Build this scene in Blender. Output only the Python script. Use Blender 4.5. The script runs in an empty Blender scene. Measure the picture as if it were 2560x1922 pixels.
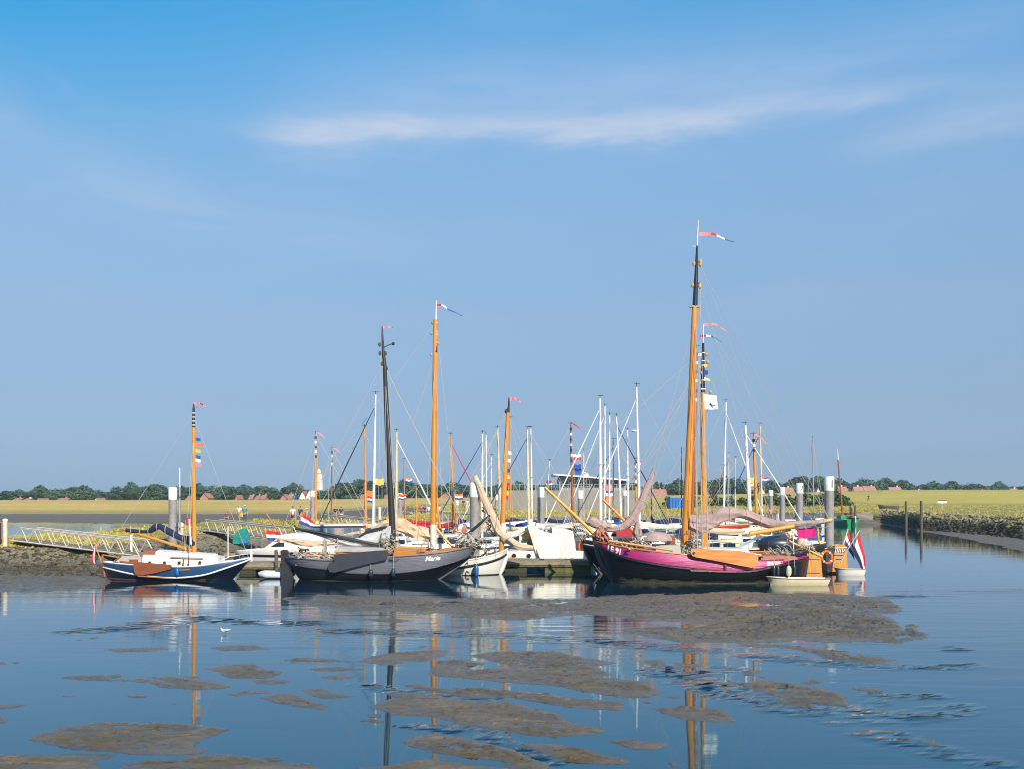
import bpy, bmesh, math, random
import numpy as np
from mathutils import Vector, Matrix
from mathutils.bvhtree import BVHTree
R = math.radians
SC = bpy.context.scene
COL = SC.collection
random.seed(7)
rng = np.random.default_rng(11)

# ------------------------------------------------------------------ camera, sky, sun, exposure
CAMH, FPX, CX, HY = 5.0, 2560.0, 1280.0, 1240.0     # eye height, focal length in photo pixels, principal column, horizon row
cam = bpy.data.cameras.new('camera'); camo = bpy.data.objects.new('camera', cam); COL.objects.link(camo)
camo.location = (0, 0, CAMH); camo.rotation_euler = (R(90), 0, 0)
cam.sensor_width = 36; cam.lens = 36; cam.shift_y = (HY-961)/2560.0
cam.clip_start = 0.5; cam.clip_end = 20000
SC.camera = camo
SUN_EL, SUN_AZ = R(31), R(25)      # azimuth measured from straight behind the camera towards the right
to_sun = Vector((math.sin(SUN_AZ)*math.cos(SUN_EL), -math.cos(SUN_AZ)*math.cos(SUN_EL), math.sin(SUN_EL)))
sl = bpy.data.lights.new('sun', 'SUN'); slo = bpy.data.objects.new('sun', sl); COL.objects.link(slo)
sl.energy = 5.0; sl.angle = R(0.5); sl.color = (1.0, 0.89, 0.73)
slo.rotation_euler = to_sun.to_track_quat('Z', 'Y').to_euler()
SC.view_settings.view_transform = 'Standard'; SC.view_settings.look = 'None'
SC.view_settings.exposure = 0.28; SC.view_settings.gamma = 1.0
SC.cycles.filter_width = 1.0; SC.cycles.max_bounces = 6; SC.cycles.diffuse_bounces = 2; SC.cycles.glossy_bounces = 3
SC.cycles.transparent_max_bounces = 6; SC.cycles.volume_bounces = 0
SC.cycles.caustics_reflective = False; SC.cycles.caustics_refractive = False

class NT:
    """tiny helper for node trees"""
    def __init__(s, tree): s.t = tree; s.n = tree.nodes; s.l = tree.links
    def new(s, typ, **kw):
        nd = s.n.new(typ)
        for k, v in kw.items():
            if k.startswith('i_'): nd.inputs[k[2:].replace('_', ' ')].default_value = v
            else: setattr(nd, k, v)
        return nd
    def link(s, a, b): s.l.new(a, b)
    def math(s, op, a, b=None, c=None, clamp=False):
        nd = s.n.new('ShaderNodeMath'); nd.operation = op; nd.use_clamp = clamp
        for i, v in enumerate((a, b, c)):
            if v is None: continue
            if isinstance(v, (int, float)): nd.inputs[i].default_value = v
            else: s.l.new(v, nd.inputs[i])
        return nd.outputs[0]
    def mix(s, f, a, b, mode='MIX'):
        nd = s.n.new('ShaderNodeMix'); nd.data_type = 'RGBA'; nd.blend_type = mode; nd.clamp_factor = True
        for sock, v in ((nd.inputs[0], f), (nd.inputs[6], a), (nd.inputs[7], b)):
            if isinstance(v, (int, float)): sock.default_value = v
            elif isinstance(v, (tuple, list)): sock.default_value = (*v[:3], 1)
            else: s.l.new(v, sock)
        return nd.outputs[2]
    def noise(s, vec, scale, detail=4, rough=0.5, dist=0.0):
        nd = s.n.new('ShaderNodeTexNoise'); nd.inputs['Scale'].default_value = scale
        nd.inputs['Detail'].default_value = detail; nd.inputs['Roughness'].default_value = rough
        nd.inputs['Distortion'].default_value = dist
        if vec is not None: s.l.new(vec, nd.inputs['Vector'])
        return nd.outputs[0]
    def ramp(s, f, stops):
        nd = s.n.new('ShaderNodeValToRGB'); cr = nd.color_ramp
        while len(cr.elements) < len(stops): cr.elements.new(0.5)
        for e, (p, c) in zip(cr.elements, stops):
            e.position = p; e.color = (*c[:3], 1) if isinstance(c, (tuple, list)) else (c, c, c, 1)
        s.l.new(f, nd.inputs[0]); return nd.outputs[0]
    def mapping(s, vec, scale=(1, 1, 1), rot=(0, 0, 0), loc=(0, 0, 0)):
        nd = s.n.new('ShaderNodeMapping'); nd.inputs['Scale'].default_value = scale
        nd.inputs['Rotation'].default_value = rot; nd.inputs['Location'].default_value = loc
        s.l.new(vec, nd.inputs['Vector']); return nd.outputs[0]

world = bpy.data.worlds.new('World'); SC.world = world; world.use_nodes = True
w = NT(world.node_tree); w.n.clear()
sky = w.new('ShaderNodeTexSky', sky_type='NISHITA', sun_disc=False)
sky.sun_elevation = SUN_EL
sky.sun_rotation = math.pi - SUN_AZ
sky.altitude = 0; sky.air_density = 1.0; sky.dust_density = 0.6; sky.ozone_density = 3.0
geo = w.new('ShaderNodeTexCoord'); sep = w.new('ShaderNodeSeparateXYZ'); w.link(geo.outputs['Generated'], sep.inputs[0])
# elevation dependent tint: a slightly hazy late-summer sky
elev = w.math('ARCSINE', sep.outputs[2])
e01 = w.math('DIVIDE', elev, 0.6, clamp=True)
GR = [(0.0, (.28, .41, .56)), (.035, (.29, .425, .585)), (.085, (.30, .445, .62)), (.156, (.298, .45, .64)), (.284, (.285, .455, .67)), (.408, (.262, .45, .70)), (.527, (.232, .44, .71)),
      (.643, (.17, .41, .73)), (.741, (.112, .376, .70)), (.85, (.07, .30, .62)), (1.0, (.05, .22, .50))]
GN = [(0.0, (.245, .353, .61)), (.02, (.245, .353, .61)), (.059, (.248, .31, .49)), (.156, (.335, .355, .43)), (.284, (.485, .483, .495)), (.408, (.615, .625, .605)), (.527, (.695, .76, .725)), (.643, (.61, .85, .86)), (.741, (.465, .9, .93)), (1.0, (.4, .8, .9))]
sk1 = w.mix(1.0, w.mix(1.0, sky.outputs[0], w.ramp(e01, GN), 'MULTIPLY'), (2, 2, 2), 'MULTIPLY')
sk2 = w.mix(1.0, w.ramp(e01, GR), (9.45, 9.45, 9.6), 'MULTIPLY')
skyc = w.mix(0.65, sk1, sk2)
# cirrus: soft streaks, in the direction sphere
az = w.math('ARCTAN2', sep.outputs[0], sep.outputs[1])
comb = w.new('ShaderNodeCombineXYZ'); w.link(az, comb.inputs[0]); w.link(elev, comb.inputs[1])
cv = w.mapping(comb.outputs[0], scale=(2.2, 9.0, 1), rot=(0, 0, R(-2)))
n1 = w.noise(cv, 2.0, 7, 0.62, 0.6)
cv2 = w.mapping(comb.outputs[0], scale=(5, 30.0, 1), rot=(0, 0, R(4)))
n2 = w.noise(cv2, 2.5, 6, 0.6, 0.3)
def band(a0, e0, sa, se, slope, gain):
    da = w.math('DIVIDE', w.math('SUBTRACT', az, a0), sa)
    de = w.math('SUBTRACT', w.math('SUBTRACT', elev, e0), w.math('MULTIPLY', w.math('SUBTRACT', az, a0), slope))
    de = w.math('DIVIDE', w.math('ADD', de, w.math('MULTIPLY', w.math('SUBTRACT', n1, 0.5), 0.05)), se)
    q = w.math('ADD', w.math('POWER', w.math('ABSOLUTE', da), 4.0), w.math('POWER', w.math('ABSOLUTE', de), 2.0))
    return w.math('MULTIPLY', w.math('EXPONENT', w.math('MULTIPLY', q, -1.0)), gain)
cl = band(0.09, 0.345, 0.31, 0.011, 0.020, 0.85)
for b in ((-0.15, 0.334, 0.085, 0.022, 0.02, 0.62), (0.06, 0.365, 0.26, 0.032, 0.02, 0.30), (0.44, 0.325, 0.12, 0.018, 0.10, 0.42), (-0.38, 0.285, 0.10, 0.03, -0.25, 0.22),
          (0.12, 0.39, 0.30, 0.03, 0.0, 0.16), (-0.50, 0.315, 0.06, 0.03, 0.2, 0.2), (-0.25, 0.255, 0.18, 0.018, -0.1, 0.16), (0.35, 0.385, 0.2, 0.02, 0.2, 0.12)):
    cl = w.math('ADD', cl, band(*b))
cl = w.math('MULTIPLY', cl, w.ramp(n1, [(0.30, 0.45), (0.62, 1.0)]), clamp=True)
cl = w.math('MULTIPLY', cl, w.ramp(n2, [(0.2, 0.55), (0.65, 1.0)]), clamp=True)
gen = w.math('MULTIPLY', w.ramp(n1, [(0.50, 0.0), (0.85, 0.16)]), w.ramp(elev, [(0.05, 0.0), (0.3, 1.0)]))
cl = w.math('MAXIMUM', cl, gen)
tl = w.math('MULTIPLY', w.ramp(w.math('MULTIPLY', az, -1.0), [(0.0, 0.0), (0.45, 1.0)]), w.ramp(elev, [(0.26, 0.0), (0.42, 1.0)]))
skyc = w.mix(tl, skyc, w.mix(1.0, skyc, (.34, .88, .97), 'MULTIPLY'))
cloudc = w.mix(cl, skyc, (5.2, 6.0, 7.5))
bg = w.new('ShaderNodeBackground'); bg.inputs['Strength'].default_value = 0.089
w.link(cloudc, bg.inputs['Color']); wo = w.new('ShaderNodeOutputWorld'); w.link(bg.outputs[0], wo.inputs['Surface'])

# ------------------------------------------------------------------ helpers
def W(px, py, Y): return Vector(((px-CX)/FPX*Y, Y, CAMH+(HY-py)/FPX*Y))
def YG(py, z=0.0): return FPX*(CAMH-z)/(py-HY)

MATS = {}
def mat(name, col, rough=0.6, metal=0.0, var=0.12, scale=3.0, bump=0.0, bscale=20.0, coat=0.0, stretch=(1, 1, 1), col2=None, spec=0.5, trans=0.0, sub=None):
    if name in MATS: return MATS[name]
    m = bpy.data.materials.new(name); m.use_nodes = True; t = NT(m.node_tree)
    b = t.n['Principled BSDF']; tc = t.new('ShaderNodeTexCoord')
    v = t.mapping(tc.outputs['Object'], scale=stretch)
    n = t.noise(v, scale, 5, 0.6)
    c2 = col2 if col2 else tuple(c*(1-2.2*var) for c in col)
    c1 = tuple(min(1, c*(1+var)) for c in col)
    t.link(t.mix(t.ramp(n, [(0.3, 0.0), (0.7, 1.0)]), c2, c1), b.inputs['Base Color'])
    b.inputs['Roughness'].default_value = rough; b.inputs['Metallic'].default_value = metal
    b.inputs['Specular IOR Level'].default_value = spec
    if coat: b.inputs['Coat Weight'].default_value = coat; b.inputs['Coat Roughness'].default_value = 0.12
    if trans:
        b.inputs['Transmission Weight'].default_value = 0
    if bump:
        bp = t.new('ShaderNodeBump'); bp.inputs['Strength'].default_value = bump; bp.inputs['Distance'].default_value = 0.05
        t.link(t.noise(v, bscale, 5, 0.6), bp.inputs['Height']); t.link(bp.outputs[0], b.inputs['Normal'])
    MATS[name] = m; return m

class MB:
    """mesh builder: collects shapes, build() links them as ONE mesh object"""
    def __init__(s): s.v = []; s.f = []; s.m = []; s.cur = 0
    def add(s, vs, fs):
        o = len(s.v); s.v += [tuple(p) for p in vs]
        for f in fs: s.f.append(tuple(i+o for i in f)); s.m.append(s.cur)
        return s
    def box(s, c, d, rz=0, ry=0, rx=0):
        hx, hy, hz = d[0]/2, d[1]/2, d[2]/2
        M = Matrix.Translation(c) @ Matrix.Rotation(rz, 4, 'Z') @ Matrix.Rotation(ry, 4, 'Y') @ Matrix.Rotation(rx, 4, 'X')
        vs = [M @ Vector((x, y, z)) for x in (-hx, hx) for y in (-hy, hy) for z in (-hz, hz)]
        return s.add(vs, [(0, 1, 3, 2), (4, 6, 7, 5), (0, 4, 5, 1), (2, 3, 7, 6), (0, 2, 6, 4), (1, 5, 7, 3)])
    def tube(s, pts, rad, n=6, cap=True):
        pts = [Vector(p) for p in pts]; k = len(pts)
        if not isinstance(rad, (list, tuple)): rad = [rad]*k
        rings = []; up = None
        for i in range(k):
            d = (pts[min(i+1, k-1)]-pts[max(i-1, 0)])
            if d.length < 1e-9: d = Vector((0, 0, 1))
            d.normalize()
            if up is None: up = Vector((0, 1, 0)) if abs(d.y) < 0.9 else Vector((1, 0, 0))
            a = up-d*up.dot(d)
            if a.length < 1e-6: a = d.orthogonal()
            a.normalize(); b = d.cross(a); up = a
            rings.append([pts[i]+(a*math.cos(2*math.pi*j/n)+b*math.sin(2*math.pi*j/n))*rad[i] for j in range(n)])
        vs = [p for r in rings for p in r]; fs = []
        for i in range(k-1):
            for j in range(n):
                fs.append((i*n+j, i*n+(j+1) % n, (i+1)*n+(j+1) % n, (i+1)*n+j))
        if cap: fs += [tuple(range(n))[::-1], tuple(range((k-1)*n, k*n))]
        return s.add(vs, fs)
    def grid(s, rows, closed=False):
        nr, nc = len(rows), len(rows[0]); fs = []
        for i in range(nr-1):
            for j in range(nc if closed else nc-1):
                fs.append((i*nc+j, i*nc+(j+1) % nc, (i+1)*nc+(j+1) % nc, (i+1)*nc+j))
        return s.add([p for r in rows for p in r], fs)
    def plate(s, pts, th, ax=Vector((0, 1, 0))):
        """polygon (3D points, planar) thickened by th along ax"""
        pts = [Vector(p) for p in pts]; n = len(pts); ax = Vector(ax)
        vs = [p-ax*th/2 for p in pts]+[p+ax*th/2 for p in pts]
        fs = [tuple(range(n)), tuple(range(n, 2*n))[::-1]]+[(i, i+n, (i+1) % n+n, (i+1) % n) for i in range(n)]
        return s.add(vs, fs)
    def ball(s, c, r, seg=10, rings=7, f=None):
        c = Vector(c); r = Vector(r) if not isinstance(r, (int, float)) else Vector((r, r, r)); rows = []
        for i in range(rings+1):
            th = math.pi*i/rings
            rows.append([c+Vector((r.x*math.sin(th)*math.cos(2*math.pi*j/seg), r.y*math.sin(th)*math.sin(2*math.pi*j/seg), r.z*math.cos(th))) for j in range(seg)])
        return s.grid(rows, True)
    def build(s, name, m, parent=None, smooth=False, loc=None):
        me = bpy.data.meshes.new(name); me.from_pydata(s.v, [], s.f)
        ms = m if isinstance(m, (list, tuple)) else [m]
        for x in ms: me.materials.append(x)
        if len(ms) > 1: me.polygons.foreach_set('material_index', s.m)
        bm = bmesh.new(); bm.from_mesh(me); bmesh.ops.remove_doubles(bm, verts=bm.verts, dist=1e-5)
        bmesh.ops.recalc_face_normals(bm, faces=bm.faces); bm.to_mesh(me); bm.free()
        if smooth:
            me.polygons.foreach_set('use_smooth', [True]*len(me.polygons))
            try: me.set_sharp_from_angle(angle=R(42))
            except Exception: pass
        me.update(); o = bpy.data.objects.new(name, me); COL.objects.link(o)
        if parent: o.parent = parent
        if loc is not None: o.location = loc
        return o

def tag(o, label=None, cat=None, group=None, kind=None):
    if label: o['label'] = label
    if cat: o['category'] = cat
    if group: o['group'] = group
    if kind: o['kind'] = kind
    return o
def empty(name, loc, rz, label, cat, group=None):
    o = bpy.data.objects.new(name, None); COL.objects.link(o); o.location = loc; o.rotation_euler = (0, 0, rz); o.empty_display_size = 0.3
    return tag(o, label, cat, group)
def copy_tree(o, parent=None):
    c = o.copy(); COL.objects.link(c); c.parent = parent
    for ch in [x for x in o.children]: copy_tree(ch, c)
    return c
def interp(pts, u):
    """pts [(x, y...)], monotone in x; smooth (catmull) interpolation by x"""
    n = len(pts)
    if u <= pts[0][0]: return pts[0][1:]
    if u >= pts[-1][0]: return pts[-1][1:]
    for i in range(n-1):
        if u <= pts[i+1][0]:
            a, b = pts[i], pts[i+1]; t = (u-a[0])/(b[0]-a[0]); h = b[0]-a[0]; out = []
            for k in range(1, len(a)):
                m0 = (b[k]-pts[i-1][k])/(b[0]-pts[i-1][0]) if i > 0 else (b[k]-a[k])/h
                m1 = (pts[i+2][k]-a[k])/(pts[i+2][0]-a[0]) if i+2 < n else (b[k]-a[k])/h
                out.append((2*t**3-3*t*t+1)*a[k]+(t**3-2*t*t+t)*h*m0+(-2*t**3+3*t*t)*b[k]+(t**3-t*t)*h*m1)
            return tuple(out)

def _hash(ix, iy, seed):
    h = (ix*374761393+iy*668265263+seed*982451653) & 0x7fffffff
    h = ((h ^ (h >> 13))*1274126177) & 0x7fffffff
    return ((h ^ (h >> 16)) & 0xffff)/65535.0
def vnoise(x, y, seed=0):
    ix = np.floor(x).astype(np.int64); iy = np.floor(y).astype(np.int64); fx = x-ix; fy = y-iy
    fx = fx*fx*(3-2*fx); fy = fy*fy*(3-2*fy)
    a = _hash(ix, iy, seed); b = _hash(ix+1, iy, seed); c = _hash(ix, iy+1, seed); d = _hash(ix+1, iy+1, seed)
    return (a*(1-fx)+b*fx)*(1-fy)+(c*(1-fx)+d*fx)*fy
def fbm(x, y, seed=0, oct=4):
    s = 0; a = 0.5; t = 0
    for k in range(oct):
        s = s+a*vnoise(x*2**k+17.3*k, y*2**k-9.1*k, seed+k); t += a; a *= 0.5
    return s/t
def np_mesh(name, verts, nr, nc, m, attrs=None, kind=None, smooth=True):
    """regular grid mesh from a (nr*nc, 3) array"""
    me = bpy.data.meshes.new(name); me.vertices.add(nr*nc); me.vertices.foreach_set('co', verts.astype(np.float32).ravel())
    i = np.arange(nr-1)[:, None]*nc+np.arange(nc-1)[None, :]
    q = np.stack([i, i+1, i+1+nc, i+nc], -1).reshape(-1, 4).astype(np.int32); nf = len(q)
    me.loops.add(nf*4); me.loops.foreach_set('vertex_index', q.ravel()); me.polygons.add(nf)
    me.polygons.foreach_set('loop_start', np.arange(nf, dtype=np.int32)*4)
    try: me.polygons.foreach_set('loop_total', np.full(nf, 4, np.int32))
    except Exception: pass
    me.update(calc_edges=True); me.validate()
    me.polygons.foreach_set('use_smooth', np.full(nf, smooth))
    for k, a in (attrs or {}).items():
        at = me.attributes.new(k, 'FLOAT', 'POINT'); at.data.foreach_set('value', a.astype(np.float32).ravel())
    me.materials.append(m); o = bpy.data.objects.new(name, me); COL.objects.link(o)
    if kind: o['kind'] = kind
    return o
# ------------------------------------------------------------------ water
def water_material():
    m = bpy.data.materials.new('tidal_water'); m.use_nodes = True; t = NT(m.node_tree); t.n.remove(t.n['Principled BSDF'])
    dif = t.new('ShaderNodeBsdfDiffuse'); dif.inputs['Color'].default_value = (0.004, 0.028, 0.050, 1)
    glo = t.new('ShaderNodeBsdfGlossy'); glo.inputs['Roughness'].default_value = 0.02
    fr = t.new('ShaderNodeFresnel'); fr.inputs['IOR'].default_value = 1.72; mx = t.new('ShaderNodeMixShader')
    t.link(t.mix(t.ramp(fr.outputs[0], [(.28, 0.), (.62, 1.)]), (0.64, 0.93, 1.0), (0.94, 0.98, 1.0)), glo.inputs['Color'])
    t.link(t.math('MULTIPLY', fr.outputs[0], 1.12, clamp=True), mx.inputs[0]); t.link(dif.outputs[0], mx.inputs[1]); t.link(glo.outputs[0], mx.inputs[2]); t.link(mx.outputs[0], t.n['Material Output'].inputs[0])
    g = t.new('ShaderNodeNewGeometry'); pos = g.outputs['Position']
    at = t.new('ShaderNodeAttribute', attribute_name='ripple')
    n1 = t.noise(t.mapping(pos, scale=(0.9, 3.6, 1), rot=(0, 0, R(6))), 1.5, 4, 0.6, 0.4)
    n2 = t.noise(t.mapping(pos, scale=(1.4, 5.0, 1), rot=(0, 0, R(-9))), 4.2, 3, 0.6, 0.3)
    n0 = t.noise(t.mapping(pos, scale=(0.16, 0.85, 1), rot=(0, 0, R(3))), 1.0, 2, 0.5, 0.5)
    big = t.noise(t.mapping(pos, scale=(0.06, 0.16, 1)), 1.0, 3, 0.5)
    s = t.math('MULTIPLY', at.outputs['Fac'], t.ramp(big, [(0.3, 0.35), (0.7, 1.0)]))
    h = t.math('ADD', t.math('MULTIPLY', n0, 2.6), t.math('ADD', t.math('MULTIPLY', n1, 0.30), t.math('MULTIPLY', n2, 0.12)))
    hh = t.math('MULTIPLY', h, t.math('ADD', t.math('MULTIPLY', s, 1.0), 0.014))
    bp = t.new('ShaderNodeBump'); bp.inputs['Strength'].default_value = 1.0; bp.inputs['Distance'].default_value = 0.05
    t.link(hh, bp.inputs['Height']); t.link(bp.outputs[0], glo.inputs['Normal']); t.link(bp.outputs[0], fr.inputs['Normal'])
    return m
def near_line(px, py, line, wpx, wpy):
    """soft mask round a polyline given in photo rows/columns turned into ground points by the caller"""
    out = np.zeros_like(px)
    for (x0, y0), (x1, y1) in zip(line[:-1], line[1:]):
        dx, dy = (x1-x0)/wpx, (y1-y0)/wpy; L2 = dx*dx+dy*dy+1e-9
        u = np.clip((((px-x0)/wpx)*dx+((py-y0)/wpy)*dy)/L2, 0, 1)
        d = np.hypot((px-x0)/wpx-u*dx, (py-y0)/wpy-u*dy); out = np.maximum(out, np.clip(1-d, 0, 1))
    return out
def build_water():
    rows = np.concatenate([np.linspace(8, 70, 340), np.geomspace(70.5, 400, 60), np.array([700, 1500, 6000.])])
    ks = np.concatenate([[-6, -3], np.linspace(-1.1, 1.1, 420), [3, 6]])
    Y, K = np.meshgrid(rows, ks, indexing='ij'); X = K*Y
    px = CX+K*FPX; py = HY+FPX*CAMH/Y
    r = 0.025+0.30*np.clip((1560-py)/110, 0, 1)*np.clip((py-1460)/30, 0, 1)
    r += 0.30*np.exp(-((py-1590)/55)**2)*np.exp(-((px-1250)/900)**4)*(0.25+1.2*fbm(X*.5, Y*2.5, 5))
    r += 0.2*np.clip((px-2000)/160, 0, 1)*np.clip((py-1420)/60, 0, 1)*(0.4+fbm(X*.25, Y*.6, 3))
    r += 0.05*np.clip((1440-py)/60, 0, 1)
    lines = [([(180, 1580), (350, 1568), (480, 1545), (620, 1556), (800, 1560)], 60, 8, 1.0), ([(850, 1578), (1000, 1582), (1250, 1586), (1500, 1605), (1750, 1625)], 90, 9, 1.0),
             ([(900, 1712), (1000, 1728), (1180, 1742), (1240, 1746)], 40, 7, 1.3), ([(1100, 1818), (1200, 1835), (1290, 1870), (1350, 1890)], 50, 8, 1.3), ([(1020, 1814), (1060, 1817)], 30, 5, 1.0),
             ([(1280, 1865), (1380, 1905)], 60, 9, 1.2), ([(1660, 1680), (1800, 1720), (1950, 1765), (2100, 1790), (2250, 1795), (2400, 1775)], 70, 22, 1.2),
             ([(1900, 1640), (2050, 1655), (2230, 1668), (2400, 1665)], 80, 9, 1.2), ([(2190, 1740), (2330, 1740)], 60, 9, 1.2), ([(2150, 1775), (2220, 1745)], 50, 7, 1.0),
             ([(2180, 1830), (2350, 1880), (2480, 1910)], 70, 16, 1.0), ([(1980, 1530), (2100, 1495), (2280, 1490)], 50, 5, 0.8), ([(1700, 1690), (1820, 1670)], 50, 8, 1.0),
             ([(2350, 1620), (2400, 1625)], 50, 6, .8)]
    for ln, wx, wy, gq in lines:
        r += gq*0.9*near_line(px, py, ln, wx, wy)**.8*np.clip((fbm(X*2.2, Y*5.5, 9, 4)-.40)/.22, 0.08, 1.2)
    v = np.stack([X, Y, np.zeros_like(X)], -1).reshape(-1, 3)
    o = np_mesh('water', v, len(rows), len(ks), water_material(), {'ripple': r}, 'structure')
    return o
build_water()

# ------------------------------------------------------------------ mud flat in the foreground
A = lambda *p: [(p[i]/1.728, 1440+p[i+1]/1.728) for i in range(0, len(p), 2)]
MUD = [A(115,708,160,680,240,665,255,652,400,632,470,626,620,630,800,636,900,645,995,655,960,675,890,700,850,718,830,735,905,750,870,765,700,768,560,765,450,755,330,745,200,728),
 A(-130,785,0,772,180,768,330,764,500,772,460,785,390,800,420,830,380,890,-130,890),
 A(500,835,560,808,660,795,800,790,830,775,900,768,1000,770,1100,785,1200,782,1220,795,1150,800,1250,812,1330,810,1380,830,1400,890,480,890),
 A(880,395,960,385,990,378,1100,378,1130,395,1205,410,1210,425,1150,440,1080,445,980,440,950,415), A(1090,452,1150,447,1250,450,1230,462,1160,468,1110,464),
 A(980,510,1050,498,1150,496,1165,503,1080,513,1010,518), A(1115,525,1200,508,1260,510,1340,535,1425,558,1390,577,1300,565,1200,552), A(1300,495,1380,488,1440,505,1550,515,1500,523,1400,527,1330,512),
 A(270,440,340,430,450,428,530,422,520,435,470,445,620,447,740,457,640,440,740,432,870,450,960,460,1005,475,930,490,830,492,740,480,640,462,560,455,460,452,330,452), A(785,430,860,430,880,440,830,440),
 A(440,320,500,312,620,310,720,305,725,312,640,322,480,327), A(910,310,1000,298,1110,296,1160,310,1080,318,960,322), A(360,270,425,265,400,274), A(328,279,365,276,350,283),
 A(1240,358,1300,352,1400,355,1520,365,1400,373,1280,370), A(1540,365,1620,345,1740,325,1850,315,1940,318,1920,345,1860,362,1700,378,1640,382,1580,372),
 A(1330,398,1440,391,1570,402,1480,412,1380,408), A(1370,432,1450,428,1540,436,1460,447), A(1785,302,1850,300,1840,308),
 A(1845,415,1890,385,1900,365,2000,357,2110,375,2070,388,2200,395,2190,378,2020,340,2150,322,2260,320,2400,325,2500,345,2650,378,2560,388,2640,425,2600,435,2700,445,2780,455,2850,500,2800,520,2700,525,2600,510,2480,490,2400,470,2250,462,2100,450,1950,440,1860,430),
 A(1660,510,1700,505,1850,510,2000,530,2212,545,2400,590,2450,625,2610,665,2560,680,2400,700,2300,690,2150,665,2000,640,1870,610,1700,600,1650,580,1600,570,1640,550,1680,535,1720,530),
 A(1740,470,1800,460,1850,475,1950,487,2060,500,2150,525,2000,520,1850,495), A(1950,480,2100,478,2250,490,2400,515,2500,530,2700,540,2690,575,2560,570,2420,560,2320,540,2212,525,2080,510),
 A(1555,628,1610,620,1660,630,1620,637), A(1585,600,1640,597,1650,608,1600,612), A(1750,715,1800,690,1900,682,2020,700,2212,745,2290,780,2400,830,2390,890,2260,890,2180,800,2000,780,1900,765,1780,735),
 A(1550,828,1700,815,1840,790,1900,795,2212,830,2212,890,1540,890), A(535,518,600,512,655,517,600,526), A(262,520,300,515,335,519,300,525), A(-80,568,60,556,110,560,50,570,-80,578),
 A(-80,604,20,600,45,612,10,630,-80,634), A(-60,372,20,372,25,380,-60,385), A(45,372,90,370,80,377), A(733,545,745,540,756,541,752,550),
 A(1215,100,1250,88,1350,92,1380,80,1500,82,1700,82,1900,92,2212,98,2260,100,2480,95,2600,85,2800,75,3000,78,3100,65,3200,63,3330,75,3500,72,3700,80,3830,95,3860,115,3905,150,3860,160,3800,165,3870,185,3880,210,3900,235,3915,210,3940,203,3965,215,3955,235,4020,252,3990,265,3950,280,3880,290,3700,280,3640,285,3450,275,3400,285,3250,292,3150,288,3050,284,2950,285,2850,270,2750,255,2680,240,2720,225,2850,216,2900,215,2940,225,3080,210,3000,205,2900,195,2800,190,2700,180,2570,168,2450,170,2350,180,2250,190,2212,188,2100,180,1900,160,1800,165,1700,150,1600,157,1500,150,1400,140,1320,120,1250,110),
 A(1570,190,1680,178,1800,190,1700,200), A(3180,290,3300,295,3480,305,3700,325,3750,345,3880,355,3820,370,3780,380,3660,372,3560,352,3500,327,3350,310,3200,300),
 A(3205,415,3240,405,3290,412,3270,430,3230,432), A(3270,435,3320,437,3300,445), A(3130,450,3200,462,3300,455,3400,460,3500,480,3640,505,3650,530,3660,560,3560,555,3450,540,3380,520,3300,505,3240,480),
 A(3320,525,3400,530,3480,550,3530,570,3460,570,3380,550), A(3455,460,3520,447,3570,460,3500,468), A(3680,482,3740,478,3820,495,3760,498), A(2820,568,2900,563,3000,558,3050,565,3130,580,3190,625,3100,628,2980,620,2880,595),
 A(2620,715,2700,705,2800,712,2870,715,2880,730,2830,748,2740,745,2680,730), A(2250,720,2400,728,2500,745,2600,770,2680,785,2725,800,2700,815,2600,815,2450,800,2350,765,2280,740), A(2890,800,2920,797,2925,812,2900,815),
 A(3970,710,4040,708,4060,730,4020,728), A(2780,370,2850,362,2880,380,2840,392), A(2910,375,3000,378,3020,390,2940,390), A(2770,420,2800,416,2815,425,2780,430), A(2785,540,2815,535,2822,545,2795,548), A(2540,400,2600,395,2600,402),
 A(-200,68,100,72,300,65,430,50,480,25,470,-10,430,-30,200,-60,-200,-60), A(2870,518,2920,516,2940,523,2900,528), A(1450,420,1490,419,1500,424,1460,425),
 A(-200,-20,0,-50,380,-40,430,-10,300,-8,0,-5)]
HOLE = [A(2010,388,2110,380,2190,388,2100,398,2040,405), A(470,645,520,640,545,646,500,656), A(3135,105,3180,98,3195,108,3150,112), A(3150,118,3250,116,3380,124,3370,130,3250,130,3160,126), A(2830,133,2870,129,2890,133,2850,138),
 A(3180,198,3280,194,3340,200,3260,206), A(2880,180,2920,177,2950,183,2910,187), A(3600,212,3680,208,3700,214,3640,218), A(1235,100,1330,84,1360,88,1330,106), A(3860,252,3930,250,3960,262,3880,268), A(3690,325,3720,335,3690,345,3660,335),
 A(3355,482,3390,485,3385,500,3365,498), A(2395,110,2460,108,2450,114,2400,115), A(2590,515,2650,512,2680,522,2610,525), A(1820,108,1950,106,2050,112,1930,118), A(1650,110,1720,112,1730,130,1640,125)]
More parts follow.
